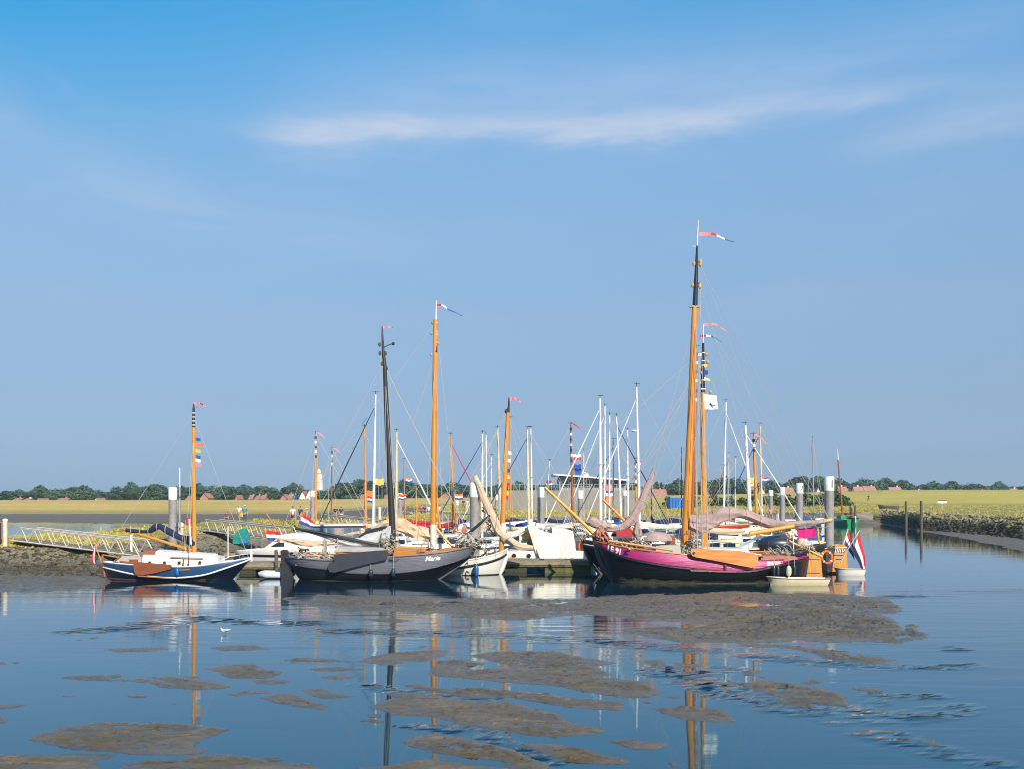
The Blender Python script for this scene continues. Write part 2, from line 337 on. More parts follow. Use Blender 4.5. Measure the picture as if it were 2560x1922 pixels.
def sdf_max(px, py, polys, sy=1.0):
    """signed value (+ inside) in photo-pixel units, vertical distances scaled by sy to undo the foreshortening"""
    out = np.full(px.shape, -1e3)
    for P in polys:
        xs = [p[0] for p in P]; ys = [p[1] for p in P]; mgn = 30
        msk = (px > min(xs)-mgn) & (px < max(xs)+mgn) & (py > min(ys)-mgn/sy) & (py < max(ys)+mgn/sy)
        if not msk.any(): continue
        x = px[msk]; y = py[msk]; d = np.full(x.shape, 1e9); ins = np.zeros(x.shape, bool); n = len(P)
        for i in range(n):
            x0, y0 = P[i]; x1, y1 = P[(i+1) % n]; ex, ey = x1-x0, (y1-y0)*sy
            u = np.clip(((x-x0)*ex+(y-y0)*sy*ey)/(ex*ex+ey*ey+1e-9), 0, 1)
            d = np.minimum(d, np.hypot(x-x0-u*ex, (y-y0)*sy-u*ey))
            if y0 != y1:
                c = ((y0 > y) != (y1 > y)) & (x < (x1-x0)*(y-y0)/(y1-y0)+x0); ins ^= c
        sd = np.where(ins, d, -d); out[msk] = np.maximum(out[msk], sd)
    return out
def mud_material():
    m = bpy.data.materials.new('wet_mud'); m.use_nodes = True; t = NT(m.node_tree); b = t.n['Principled BSDF']
    g = t.new('ShaderNodeNewGeometry'); pos = g.outputs['Position']; sp = t.new('ShaderNodeSeparateXYZ'); t.link(pos, sp.inputs[0])
    n1 = t.noise(t.mapping(pos, scale=(0.45, 1.3, 1)), 0.9, 6, 0.68); n2 = t.noise(pos, 5.0, 6, 0.65); n3 = t.noise(pos, 30.0, 3, 0.6)
    c = t.mix(t.ramp(n1, [(0.35, 0.0), (0.65, 1.0)]), (0.085, 0.064, 0.042), (0.190, 0.152, 0.104))
    alg = t.math('MULTIPLY', t.ramp(t.noise(t.mapping(pos, scale=(0.35, 0.8, 1)), 1.0, 4, 0.6), [(0.50, 0.0), (0.60, 1.0)]), t.ramp(n2, [(0.34, 0.0), (0.56, 0.95)]))
    c = t.mix(alg, c, (0.115, 0.076, 0.010))
    c = t.mix(t.ramp(n3, [(0.62, 0.0), (0.72, 0.55)]), c, (0.05, 0.042, 0.034))
    wet = t.math('MAXIMUM', t.ramp(sp.outputs[2], [(0.0, 1.0), (0.05, 0.0)]), t.math('MULTIPLY', t.ramp(t.noise(t.mapping(pos, scale=(.5, 1.6, 1)), 1.3, 4, .6), [(.55, 0.), (.62, .8)]), t.ramp(sp.outputs[2], [(0.05, 1.0), (0.13, 0.0)])))
    c = t.mix(t.math('MULTIPLY', wet, 0.45), c, (0.05, 0.043, 0.036)); t.link(c, b.inputs['Base Color'])
    rr = t.math('ADD', t.math('MULTIPLY', t.ramp(t.math('ADD', t.math('MULTIPLY', n1, 0.5), t.math('MULTIPLY', n2, 0.5)), [(0.42, 0.0), (0.6, 1.0)]), 0.34), 0.34)
    t.link(t.math('SUBTRACT', rr, t.math('MULTIPLY', wet, 0.38)), b.inputs['Roughness']); b.inputs['Specular IOR Level'].default_value = 0.42
    bp = t.new('ShaderNodeBump'); bp.inputs['Strength'].default_value = 0.8; bp.inputs['Distance'].default_value = 0.03
    t.link(t.math('ADD', n2, t.math('MULTIPLY', n3, 0.3)), bp.inputs['Height']); t.link(bp.outputs[0], b.inputs['Normal'])
    return m
MUDMAT = mud_material()
def build_mud():
    pyr = np.linspace(1990, 1432, 480); ks = np.linspace(-0.72, 0.72, 1300)
    Y1 = FPX*CAMH/(pyr-HY); Y, K = np.meshgrid(Y1, ks, indexing='ij'); X = K*Y; px = CX+K*FPX; py = HY+FPX*CAMH/Y
    wx = (fbm(X*1.3, Y*1.3, 21)-.5)*26; wy = (fbm(X*1.0, Y*1.0, 31)-.5)*9
    wx += (fbm(X*6, Y*6, 41, 3)-.5)*9; wy += (fbm(X*6, Y*6, 51, 3)-.5)*3.5
    s = sdf_max(px+wx, py+wy, MUD, 2.4); hl = sdf_max(px+wx*.6, py+wy*.6, HOLE, 2.4); s = np.where(hl > -6, np.minimum(s, -hl), s)
    mm = s/43.0*(Y/59.5)*1.0          # metres-ish
    n = fbm(X*.7, Y*.9, 61); n2 = fbm(X*3.2, Y*4.2, 71, 5); n3 = fbm(X*9, Y*11, 81, 3)
    rim = np.exp(-((mm-.25)/.28)**2)
    z = -0.12+0.12*np.clip((mm+.35)/.35, 0, 1)+np.clip(mm, 0, 1e9)**.5*0.05*np.clip(mm/.15, 0, 1)
    z = np.minimum(z, 0.16)+np.where(mm > 0, (n-.5)*.10*np.clip(mm/.5, 0, 1)+(n2-.47)*0.075*np.clip(mm/.25, 0, 1)+(n3-.5)*.02+rim*.02, 0)
    # little drainage gullies
    gl = np.abs(fbm(X*.45+3, Y*1.5, 91)-.5); z -= np.where(mm > .2, np.exp(-(gl/.012)**2)*.05, 0)
    lump = np.clip((fbm(X*2.3, Y*2.6, 101)-.66)/.1, 0, 1); z += np.where(mm > .08, lump*.035*np.clip((px-600)/500,0,1), 0)
    tr = fbm(X*.30+5, Y*1.25, 111, 4)*10; saw = tr-np.floor(tr); z += np.where(mm > .15, (saw-.5)*.07*np.clip(mm/.8, 0, 1)*(.35+.9*(py < 1600)), 0)
    z = np.where(mm > 0, np.maximum(z, -0.02), z)
    np_mesh('mudflat', np.stack([X, Y, z], -1).reshape(-1, 3), len(pyr), len(ks), MUDMAT, None, 'structure')
build_mud()

# ------------------------------------------------------------------ land: one sheet from the near banks to the horizon
PCOL = [ # column of the photo it is seen in, then (distance, height) of: mud edge, foot, slope, slope, bank top, drop, inlet end, mud end, dyke foot, dyke crest, behind
 (-2600, [40,48,56,60,66,80,185,258,264,320,345], [-.3,.05,.6,1.25,1.85,-.2,-.05,.3,.6,3.9,2]),
 (-300, [57,64,70,73,77,90,185,258,264,320,345], [-.3,.08,.6,1.25,1.85,-.2,-.05,.3,.6,3.9,2]),
 (0,   [57,64,70,73,77,90,185,258,264,320,345], [-.3,.08,.6,1.25,1.85,-.2,-.05,.3,.6,3.9,2]),
 (250, [58,64,69,73,84,100,172,258,264,320,345], [-.3,.05,.7,1.5,2.1,-.2,-.05,.3,.6,3.9,2]),
 (450, [65,70,78,88,100,118,160,258,264,320,345], [-.3,.0,.7,1.5,2.25,-.15,-.05,.3,.6,3.95,2]),
 (620, [74,80,88,98,111,128,165,258,264,320,345], [-.3,.0,.7,1.5,2.4,.0,.1,.3,.6,4.0,2]),
 (800, [82,88,93,99,106,124,180,258,264,320,345], [-.3,.0,.7,1.5,2.4,.3,.2,.35,.7,4.1,2]),
 (1000,[102,108,113,118,124,140,180,258,264,320,345], [-.3,.0,.7,1.5,2.4,2.0,2.2,2.3,2.5,4.4,2]),
 (1100,[132,138,142,146,150,170,200,258,264,320,345], [-.3,.0,.9,1.8,2.5,2.5,2.5,2.5,2.7,4.6,2]),
 (1600,[150,158,162,166,170,190,215,258,264,320,345], [-.3,.0,.9,1.8,2.5,2.5,2.6,2.8,3.0,5.2,2]),
 (1940,[184,191,192,194,198,215,235,258,266,310,335], [-.3,1.6,1.75,1.85,2.2,2.5,2.7,3.0,3.2,6.0,2]),
 (2140,[184,191,192,194,198,215,235,258,266,310,335], [-.3,1.6,1.75,1.85,2.2,2.5,2.7,3.0,3.2,6.6,2]),
 (2205,[176,189,193,198,206,220,240,258,266,305,330], [-.25,.1,.8,1.6,2.2,2.3,2.3,2.4,2.6,6.9,2]),
 (2300,[143,150,152,154,157,175,215,250,266,303,330], [-.12,.1,1.1,1.9,2.4,2.1,2.2,2.4,2.6,7.0,2]),
 (2450,[100,131,134,136.5,139,155,200,250,266,300,330], [-.10,.2,1.0,1.8,2.35,2.0,2.2,2.4,2.6,7.0,2]),
 (2560,[80,115,118,121,124,140,190,250,266,300,330], [-.10,.25,1.0,1.8,2.35,2.0,2.2,2.4,2.6,7.0,2]),
 (3200,[50,88,91,94,97,115,180,250,266,300,330], [-.10,.3,1.0,1.8,2.35,2.0,2.2,2.4,2.6,7.0,2]),
 (6000,[30,60,64,68,72,90,180,250,266,300,330], [-.10,.3,1.0,1.8,2.35,2.0,2.2,2.4,2.6,7.0,2])]
PX = np.array([c[0] for c in PCOL], float); PYY = np.array([c[1] for c in PCOL], float); PZ = np.array([c[2] for c in PCOL], float)
def land_z(X, Y, detail=True):
    """height and profile coordinate (0 mud edge .. 10 behind the dyke) at ground points"""
    X = np.atleast_1d(np.asarray(X, float)); Y = np.atleast_1d(np.asarray(Y, float)); px = np.clip(CX+X/np.maximum(Y, 1)*FPX, PX[0], PX[-1])
    prof = np.array([np.interp(px, PX, PYY[:, k]) for k in range(PYY.shape[1])]); pz = np.array([np.interp(px, PX, PZ[:, k]) for k in range(PZ.shape[1])])
    z = np.full(X.shape, -.45); u = np.zeros(X.shape)
    for k in range(prof.shape[0]-1):
        a, b = prof[k], prof[k+1]; msk = (Y >= a) & (Y < b); f = np.where(b > a, (Y-a)/np.maximum(b-a, 1e-6), 0); fs = f*f*(3-2*f) if k not in (1, 2) else f
        z = np.where(msk, pz[k]+(pz[k+1]-pz[k])*fs, z); u = np.where(msk, k+f, u)
    last = Y >= prof[-1]; z = np.where(last, pz[-1], z); u = np.where(last, 10.0, u)
    first = Y < prof[0]; z = np.where(first, pz[0]-.02*np.clip(prof[0]-Y, 0, 20), z)
    if detail:
        n = fbm(X*.25, Y*.25, 7)-.5; n2 = fbm(X*1.1, Y*1.1, 17, 4)-.5; n3 = fbm(X*3.5, Y*3.5, 27, 3)-.5
        a = np.interp(u, [0, 1, 1.6, 3, 4, 5, 8, 9, 10], [.15, .25, 1, 1, .8, .3, .3, .12, .5])
        z = z+a*(n*.5+n2*.3+n3*.14)
    return z, u
def land_material():
    m = bpy.data.materials.new('shore_land'); m.use_nodes = True; t = NT(m.node_tree); b = t.n['Principled BSDF']
    g = t.new('ShaderNodeNewGeometry'); pos = g.outputs['Position']; sp = t.new('ShaderNodeSeparateXYZ'); t.link(pos, sp.inputs[0])
    A_ = lambda k: t.new('ShaderNodeAttribute', attribute_name=k).outputs['Fac']
    n1 = t.noise(pos, .35, 5, .6); n2 = t.noise(pos, 2.2, 5, .65); n3 = t.noise(pos, 7.0, 4, .7)
    ns = t.noise(t.mapping(pos, scale=(.02, .12, .3)), 1.0, 5, .65)
    mud = t.mix(n2, (0.12, 0.105, 0.09), (0.20, 0.178, 0.15))
    rub = t.mix(t.ramp(n3, [(.35, 0.), (.62, 1.)]), (0.065, 0.052, 0.036), (0.46, 0.39, 0.28))
    rub = t.mix(t.math('MULTIPLY', t.ramp(n2, [(.45, 0.), (.6, .6)]), t.ramp(sp.outputs[2], [(0, .4), (1, .9)])), rub, (0.13, 0.12, 0.035))
    wetr = t.ramp(sp.outputs[2], [(.25, 1.), (1., 0.)]); rub = t.mix(t.math('MULTIPLY', wetr, t.ramp(n2, [(.3, .95), (.75, .4)])), rub, (0.035, 0.030, 0.022))
    gr = t.mix(t.ramp(n1, [(.3, 0.), (.7, 1.)]), (0.24, 0.235, 0.045), (0.52, 0.41, 0.11)); gr = t.mix(t.ramp(n3, [(.3, .5), (.6, 0.)]), gr, (0.07, 0.085, 0.02))
    dk = t.mix(t.ramp(ns, [(.3, 0.), (.72, 1.)]), (0.44, 0.34, 0.085), (0.70, 0.48, 0.165)); dk = t.mix(t.ramp(n1, [(.45, 0.), (.8, .35)]), dk, (0.22, 0.23, 0.05)); dk = t.mix(t.ramp(t.math('DIVIDE', sp.outputs[0], 200.0, clamp=True), [(.1, 0.), (.6, .6)]), dk, (0.36, 0.35, 0.08))
    c = t.mix(A_('rubble'), mud, rub)
    gm = t.math('ADD', A_('grass'), t.math('MULTIPLY', t.math('SUBTRACT', n2, .5), 1.1)); c = t.mix(t.ramp(gm, [(.42, 0.), (.58, 1.)]), c, gr)
    c = t.mix(A_('dyke'), c, dk); c = t.mix(t.math('MULTIPLY', A_('path'), .85), c, (0.36, 0.30, 0.25)); c = t.mix(A_('algae'), c, (0.055, 0.085, 0.04))
    t.link(c, b.inputs['Base Color']); b.inputs['Roughness'].default_value = .85; b.inputs['Specular IOR Level'].default_value = .2
    bp = t.new('ShaderNodeBump'); bp.inputs['Strength'].default_value = .9; bp.inputs['Distance'].default_value = .15
    t.link(t.math('ADD', n2, t.math('MULTIPLY', n3, .5)), bp.inputs['Height']); t.link(bp.outputs[0], b.inputs['Normal'])
    return m
def build_land():
    rows = np.concatenate([np.linspace(28, 58, 30), np.linspace(58.3, 210, 420), np.linspace(211, 350, 130), np.geomspace(355, 7000, 30)])
    ks = np.concatenate([np.linspace(-1.5, -.66, 30)[:-1], np.linspace(-.66, .66, 620), np.linspace(.66, 1.8, 40)[1:]])
    Y, K = np.meshgrid(rows, ks, indexing='ij'); X = K*Y
    z, u = land_z(X.ravel(), Y.ravel()); z = z.reshape(X.shape); u = u.reshape(X.shape); px = CX+K*FPX
    rub = np.clip((u-1)/.3, 0, 1)*np.clip((4.2-u)/.5, 0, 1)
    grass = np.interp(u, [0, 2.6, 3.4, 4, 4.9, 5.0, 7.4, 7.9, 8.3, 9], [0, 0, .55, .95, .9, .0, 0, .9, .95, 1])
    right = np.clip((px-1000)/120, 0, 1)*np.clip((u-3.2)/.6, 0, 1); grass = np.maximum(grass, right*.95)
    dyke = np.clip((u-8.15)/.15, 0, 1)
    path = np.clip(1-np.abs(u-8.08)/.13, 0, 1)*(px < 1100)+np.clip(1-np.abs(u-6.0)/.25, 0, 1)*(px > 2250)*.8+np.clip(1-np.abs(u-1.6)/1.2, 0, 1)*((px > 2143) & (px < 2196))*1.0
    algae = np.exp(-((Y-178)/16)**2)*((px < 560) & (px > -400))*(.5+.5*fbm(X*.06, Y*.06, 2))*np.clip((px-150)/200, 0.1, 1)
    np_mesh('ground', np.stack([X, Y, z], -1).reshape(-1, 3), len(rows), len(ks), land_material(), {'rubble': rub, 'grass': grass, 'dyke': dyke, 'path': np.clip(path, 0, 1), 'algae': np.clip(algae, 0, 1)}, 'structure')
build_land()
# ------------------------------------------------------------------ materials for the objects
M_ = {}
def P(k, *a, **kw): M_[k] = mat(k, *a, **kw)
P('varnished_mast', (0.70, 0.27, 0.028), .35, var=.12, scale=1.2, coat=.4, stretch=(6, 6, .6))
P('brown_mast', (0.33, 0.10, 0.03), .45, var=.15, stretch=(6, 6, .6))
P('pale_mast', (0.68, 0.55, 0.33), .4, var=.08)
P('white_mast', (0.78, 0.78, 0.76), .35, var=.04)
P('black_mast', (0.028, 0.024, 0.024), .35, var=.1, coat=.3)
P('grey_mast', (0.36, 0.38, 0.40), .4, metal=.3, var=.05)
P('white_paint', (0.78, 0.77, 0.73), .35, var=.04, scale=1.5, coat=.2)
P('cream_paint', (0.78, 0.68, 0.44), .4, var=.05, coat=.2)
P('white_hull', (0.74, 0.72, 0.67), .35, var=.06, scale=.9, coat=.3, stretch=(1, 1, .5))
P('navy_paint', (0.012, 0.055, 0.15), .3, var=.12, scale=1.2, coat=.4)
P('deep_navy', (0.006, 0.012, 0.035), .35, var=.2, coat=.3)
P('grey_hull', (0.115, 0.118, 0.145), .42, var=.10, scale=1.1, coat=.15, stretch=(.25, .25, 3), bump=.5, bscale=4)
P('dark_hull', (0.017, 0.018, 0.028), .42, var=.18, scale=1.3, coat=.15, stretch=(.25, .25, 3), bump=.5, bscale=4)
P('leeboard_grey', (0.030, 0.033, 0.050), .5, var=.12)
P('magenta_paint', (0.36, 0.009, 0.135), .38, var=.13, scale=2.2, coat=.2, stretch=(.3, .3, 3), bump=.4, bscale=4)
P('magenta_pale', (0.60, 0.30, 0.42), .5, var=.15, scale=6)
P('black_paint', (0.006, 0.006, 0.008), .4, var=.25, scale=2, coat=.2, stretch=(.25, .25, 3), bump=.5, bscale=4)
P('weed', (0.055, 0.050, 0.018), .8, var=.25, scale=5, col2=(0.018, 0.018, 0.012), bump=.6)
P('rust_red', (0.13, 0.045, 0.03), .7, var=.2, scale=3)
P('varnish', (0.50, 0.20, 0.035), .35, var=.16, scale=2.2, coat=.35, stretch=(.5, 5, 5))
P('varnish_rudder', (0.60, 0.27, 0.05), .4, var=.15, scale=2.2, coat=.3, stretch=(6, 5, .5))
P('mahogany', (0.26, 0.075, 0.025), .4, var=.15, scale=2, coat=.35, stretch=(.6, 5, 5))
P('leeboard_orange', (0.60, 0.26, 0.07), .45, var=.2, scale=1.6, coat=.2, stretch=(.4, 4, 4), col2=(0.48, 0.17, 0.04))
P('yellow_spar', (0.68, 0.36, 0.05), .4, var=.1, coat=.3)
P('navy_canvas', (0.012, 0.018, 0.075), .85, var=.15, scale=8)
P('blue_canvas', (0.012, 0.075, 0.28), .8, var=.12, scale=8)
P('mauve_canvas', (0.40, 0.29, 0.275), .85, var=.12, scale=3, bump=.25, bscale=8)
P('salmon_canvas', (0.45, 0.20, 0.14), .85, var=.15, scale=6, bump=.4, bscale=12)
P('tan_sail', (0.62, 0.47, 0.33), .85, var=.07, scale=2, bump=.2, bscale=6)
P('cream_canvas', (0.78, 0.72, 0.60), .85, var=.05, scale=2, bump=.2, bscale=5)
P('grey_sail', (0.52, 0.53, 0.54), .8, var=.12, scale=3, bump=.3, bscale=8)
P('red_canvas', (0.42, 0.02, 0.03), .8)
P('green_canvas', (0.01, 0.24, 0.19), .8)
P('magenta_cloth', (0.62, 0.005, 0.20), .75)
P('flag_red', (0.62, 0.02, 0.03), .75, var=.05); P('flag_white', (0.80, 0.80, 0.78), .75, var=.03); P('flag_blue', (0.02, 0.07, 0.34), .75, var=.05)
P('pennant_pink', (0.80, 0.25, 0.25), .75, var=.05); P('pennant_blue', (0.03, 0.13, 0.32), .75); P('pennant_orange', (.85, .22, .04), .75); P('pennant_yellow', (.85, .55, .08), .75)
P('rope', (0.50, 0.44, 0.34), .9, var=.1); P('wire', (0.50, 0.47, 0.43), .5, var=.05); P('dark_rope', (0.10, 0.08, 0.06), .9)
P('tackle', (0.44, 0.40, 0.32), .85, var=.3, scale=14, col2=(0.12, 0.10, 0.08))
P('fender_navy', (0.015, 0.03, 0.06), .35, coat=.3); P('fender_blue', (0.01, 0.13, 0.36), .35, coat=.3); P('fender_cream', (0.70, 0.60, 0.45), .4)
P('dark_glass', (0.015, 0.02, 0.028), .08, spec=.8); P('glass_blue', (0.10, 0.17, 0.24), .1, spec=.8)
P('red_curtain', (0.45, 0.03, 0.06), .7); P('grey_deck', (0.42, 0.42, 0.40), .7, var=.08, scale=4)
P('deck_sand', (0.50, 0.44, 0.33), .7, var=.1, scale=4)
P('teak', (0.42, 0.27, 0.15), .7, var=.2, scale=3)
P('iron', (0.03, 0.03, 0.033), .6); P('steel', (0.5, 0.5, 0.5), .35, metal=.6); P('gold', (.7, .5, .1), .4, metal=.6)
P('galvanised', (0.66, 0.61, 0.50), .5, metal=.0, var=.1, scale=6)
P('pile_grey', (0.30, 0.295, 0.30), .5, var=.10, scale=2, col2=(0.22, 0.20, 0.19)); P('pile_cap', (0.82, 0.80, 0.76), .45, var=.04); P('pile_weed', (0.16, 0.10, 0.045), .8, var=.3, scale=5)
P('dock_wood', (0.30, 0.25, 0.17), .8, var=.22, scale=3, bump=.4, bscale=14, stretch=(.5, 3, 3)); P('dock_algae', (0.12, 0.125, 0.035), .85, var=.25, scale=4, col2=(0.05, 0.05, 0.03))
P('old_wood', (0.13, 0.11, 0.08), .9, var=.25, scale=3, bump=.6)
P('orange_plastic', (0.85, 0.13, 0.02), .45); P('blue_plastic', (.01, .17, .6), .5); P('green_paint', (0.01, 0.33, 0.11), .35, coat=.3); P('outboard', (.03, .03, .035), .4); P('grey_rubber', (.45, .47, .50), .5)
P('skin', (0.50, 0.27, 0.19), .6); P('skin_tan', (0.42, 0.17, 0.10), .6); P('hair_dark', (.04, .025, .015), .7); P('hair_fair', (.42, .32, .2), .7)
P('cloth_white', (.78, .77, .75), .8); P('cloth_navy', (.03, .04, .09), .8); P('cloth_teal', (.03, .26, .30), .8); P('cloth_jeans', (.04, .10, .19), .85); P('cloth_khaki', (.35, .29, .2), .85); P('cloth_purple', (.14, .04, .14), .85); P('cloth_red', (.6, .03, .03), .8); P('cloth_black', (.02, .02, .022), .8)
P('roof_red', (0.44, 0.21, 0.16), .8, var=.15, scale=1.0); P('wall_white', (.72, .70, .66), .8); P('wall_brick', (.40, .20, .14), .85); P('concrete', (.25, .235, .225), .85, var=.12, scale=.35, col2=(.23, .21, .19)); P('roof_grey', (.75, .72, .68), .6); P('bldg_grey', (.26, .28, .31), .6)
P('yellow_boom', (.75, .40, .02), .6)
P('gull_white', (.82, .82, .80), .7); P('gull_grey', (.5, .52, .55), .7)
m = M_

def tube(name, parent, pts, r, ma, n=6, smooth=True): return MB().tube(pts, r, n).build(name, ma, parent, smooth)

class Boat:
    """a boat in its own frame: x along the hull, y across (near side negative), z up from the water; L() reads a photo point at a given distance across"""
    def __init__(s, name, px0, Y0, yaw, label, cat, group=None):
        s.X0 = (px0-CX)/FPX*Y0; s.Y0 = Y0; s.c, s.s = math.cos(yaw), math.sin(yaw); s.o = empty(name, (s.X0, Y0, 0), yaw, label, cat, group)
    def L(s, px, py, ly=0.0):
        k = (px-CX)/FPX
        t = (k*(s.Y0+ly*s.c)-s.X0+ly*s.s)/(s.c-k*s.s); Y = s.Y0+t*s.s+ly*s.c
        return Vector((t, ly, CAMH+(HY-py)/FPX*Y))
    def pl(s, pts, ly=0.0): return [s.L(*(p if len(p) == 3 else (p[0], p[1], ly))) for p in pts]
    def spar(s, name, pts, r, ma, ly=0, n=8, parent=None): return tube(name, parent or s.o, s.pl(pts, ly), r, ma, n)
    def lines(s, segs, r=.012, ma=None, name='rigging'):
        b = MB()
        for sg in segs: b.tube(s.pl([sg[0], sg[-1]]), r, 4, False)
        return b.build(name, ma or m['wire'], s.o)
    def hull(s, sheer, knuckle, water, beam, kn=.94, wt=.72, bluff=(2.6, 2.6), mats=None, N=44, names=('hull', 'topside_strake'), tumble=0.0, weed=None):
        """sheer/knuckle/water: photo polylines of the near side; beam: half beam"""
        def res(pl, hbf):
            xs = [p[0] for p in pl]; out = []
            for i in range(N+1):
                u = i/N; ue = .5-.5*math.cos(math.pi*u); ue = .35*u+.65*ue; x = xs[0]+(xs[-1]-xs[0])*ue
                y = interp([tuple(p) for p in (pl if xs[0] < xs[-1] else pl[::-1])], x)[0]
                t = 2*ue-1; e = bluff[0] if t < 0 else bluff[1]; hb = max(.03, beam*hbf*(1-abs(t)**e)**(1/1.7)); out.append(s.L(x, y, -hb))
            return out
        A_, K_, W_ = res(sheer, 1.0-tumble), res(knuckle, kn), res(water, wt)
        for p in W_: p.z = min(p.z, .04)
        keel = [Vector((p.x, 0, -.4)) for p in W_]; W2 = [Vector((p.x, p.y*.9, -.12)) for p in W_]
        mid = [a.lerp(b, .5)+Vector((0, -.05*beam*(abs(a.y)/beam)**.5, -.03)) for a, b in zip(K_, W_)]; mirror = lambda r: [Vector((p.x, -p.y, p.z)) for p in r]
        b = MB(); rows = [keel, W2, W_, mid, K_]
        b.grid(rows); b.grid([mirror(r) for r in rows])
        for e in (0, -1): b.add([rows[i][e] for i in range(5)]+[mirror(rows[i])[e] for i in range(4, 0, -1)], [tuple(range(9))])
        s.hb = b.build(names[0], mats[0], s.o, True)
        mid2 = [a.lerp(c, .5)+Vector((0, -.03*beam, 0)) for a, c in zip(A_, K_)]
        b2 = MB(); r2 = [K_, mid2, A_]; b2.grid(r2); b2.grid([mirror(r) for r in r2])
        for e in (0, -1): b2.add([K_[e], mid2[e], A_[e], mirror(A_)[e], mirror(mid2)[e], mirror(K_)[e]], [tuple(range(6))])
        # inner bulwark skin and deck
        dk = [Vector((p.x, p.y*.96, p.z-.10)) for p in A_]; b2.grid([A_, dk]); b2.grid([mirror(A_), mirror(dk)])
        s.sb = b2.build(names[1], mats[1], s.o, True)
        MB().grid([dk, [Vector((p.x, 0, p.z+.05)) for p in dk], mirror(dk)]).build('deck', mats[2], s.o, True)
        s.A, s.K, s.W, s.mid = A_, K_, W_, mid; s.bvh = [BVHTree.FromPolygons([v.co for v in o.data.vertices], [tuple(f.vertices) for f in o.data.polygons]) for o in (s.hb, s.sb)]
        if weed:
            MB().grid([[Vector((p.x, p.y-.03, -.1)) for p in W_[1:-1]], [Vector((p.x, p.y-.03, .05)) for p in W_[1:-1]], [p.lerp(q, weed*(.8+.3*math.sin(i*1.7)))+Vector((0, -.03, 0)) for i, (p, q) in enumerate(zip(W_[1:-1], mid[1:-1]))]]).build('waterline_weed', m['weed'], s.o, True)
    def near(s, x, z):
        best = None
        for b in s.bvh:
            h = b.ray_cast(Vector((x, -6, z)), Vector((0, 1, 0)))
            if h[0] is not None and (best is None or h[0].y < best): best = h[0].y
        return best if best is not None else 0.0
    def rail(s, name, row, r, ma, off=(0, -.01, .02), both=True, rng_=(0, 1), flat=1.0):
        n = len(row); rr = row[int(n*rng_[0]):max(2, int(n*rng_[1]))]; b = MB()
        for sg in ((1, -1) if both else (1,)): b.tube([Vector((p.x+off[0], (p.y+off[1])*sg, p.z+off[2])) for p in rr], r, 6)
        return b.build(name, ma, s.o, True)
    def text(s, body, px, py, hpx, ma, shear=0.0, name='name_lettering', slope=0.0, bold=0.0, wscale=1.0):
        cu = bpy.data.curves.new('t', 'FONT'); cu.body = body; cu.shear = shear; cu.offset = bold; cu.resolution_u = 3
        to = bpy.data.objects.new('t', cu); me0 = to.to_mesh(); bt = bmesh.new(); bt.from_mesh(me0); bmesh.ops.triangulate(bt, faces=bt.faces); bmesh.ops.subdivide_edges(bt, edges=bt.edges, cuts=3, use_grid_fill=True); bt.verts.index_update(); vs = [v.co.copy() for v in bt.verts]; fs = [tuple(v.index for v in f.verts) for f in bt.faces]; bt.free()
        to.to_mesh_clear(); bpy.data.objects.remove(to); bpy.data.curves.remove(cu)
        o0 = s.L(px, py, -s.beam*.9); h = hpx*s.Y0/FPX/.7; out = []
        for v in vs:
            x = o0.x+v.x*h*wscale; z = o0.z+v.y*h+slope*v.x*h*wscale; out.append(Vector((x, s.near(x, z)-.03, z)))
        b = MB(); b.add(out, fs); return b.build(name, ma, s.o)
    def flag(s, quad, ly=0, colours=('flag_red', 'flag_white', 'flag_blue'), name='flag', amp=.05, waves=2.0, along='hoist', nu=16, parent=None):
        """quad: hoist top, hoist bottom, fly bottom, fly top"""
        a, b_, c, d = s.pl(quad, ly); nv = 9; k = len(colours); b = MB(); rows = []
        for i in range(nv+1):
            v = i/nv; rows.append([(a.lerp(b_, v)).lerp(d.lerp(c, v), j/nu)+Vector((0, math.sin(j/nu*waves*6.28+v*1.5)*amp*(j/nu)**.5, math.sin(j/nu*waves*6.28+1)*amp*.25*(j/nu))) for j in range(nu+1)])
        for i in range(nv):
            b.cur = min(k-1, i*k//nv); b.grid([rows[i], rows[i+1]])
        return b.build(name, [m[x] for x in colours], parent or s.o, False)
    def pennant(s, pts, w0, cols, ly=0, name='masthead_pennant'):
        P_ = s.pl(pts, ly); n = 14; b = MB(); k = len(cols)
        L_ = len(P_)-1; c = [P_[min(L_-1, int(i/n*L_))].lerp(P_[min(L_-1, int(i/n*L_))+1], i/n*L_-min(L_-1, int(i/n*L_))) for i in range(n+1)]
        for i in range(n):
            b.cur = min(k-1, i*k//n); f = lambda j: w0*(1-.75*j/n)*.5; o = lambda j: Vector((0, math.sin(j*1.1)*.06, 0))
            b.grid([[c[i]+o(i)+Vector((0, 0, f(i))), c[i+1]+o(i+1)+Vector((0, 0, f(i+1)))], [c[i]+o(i)-Vector((0, 0, f(i))), c[i+1]+o(i+1)-Vector((0, 0, f(i+1)))]])
        return b.build(name, [m[x] for x in cols], s.o)
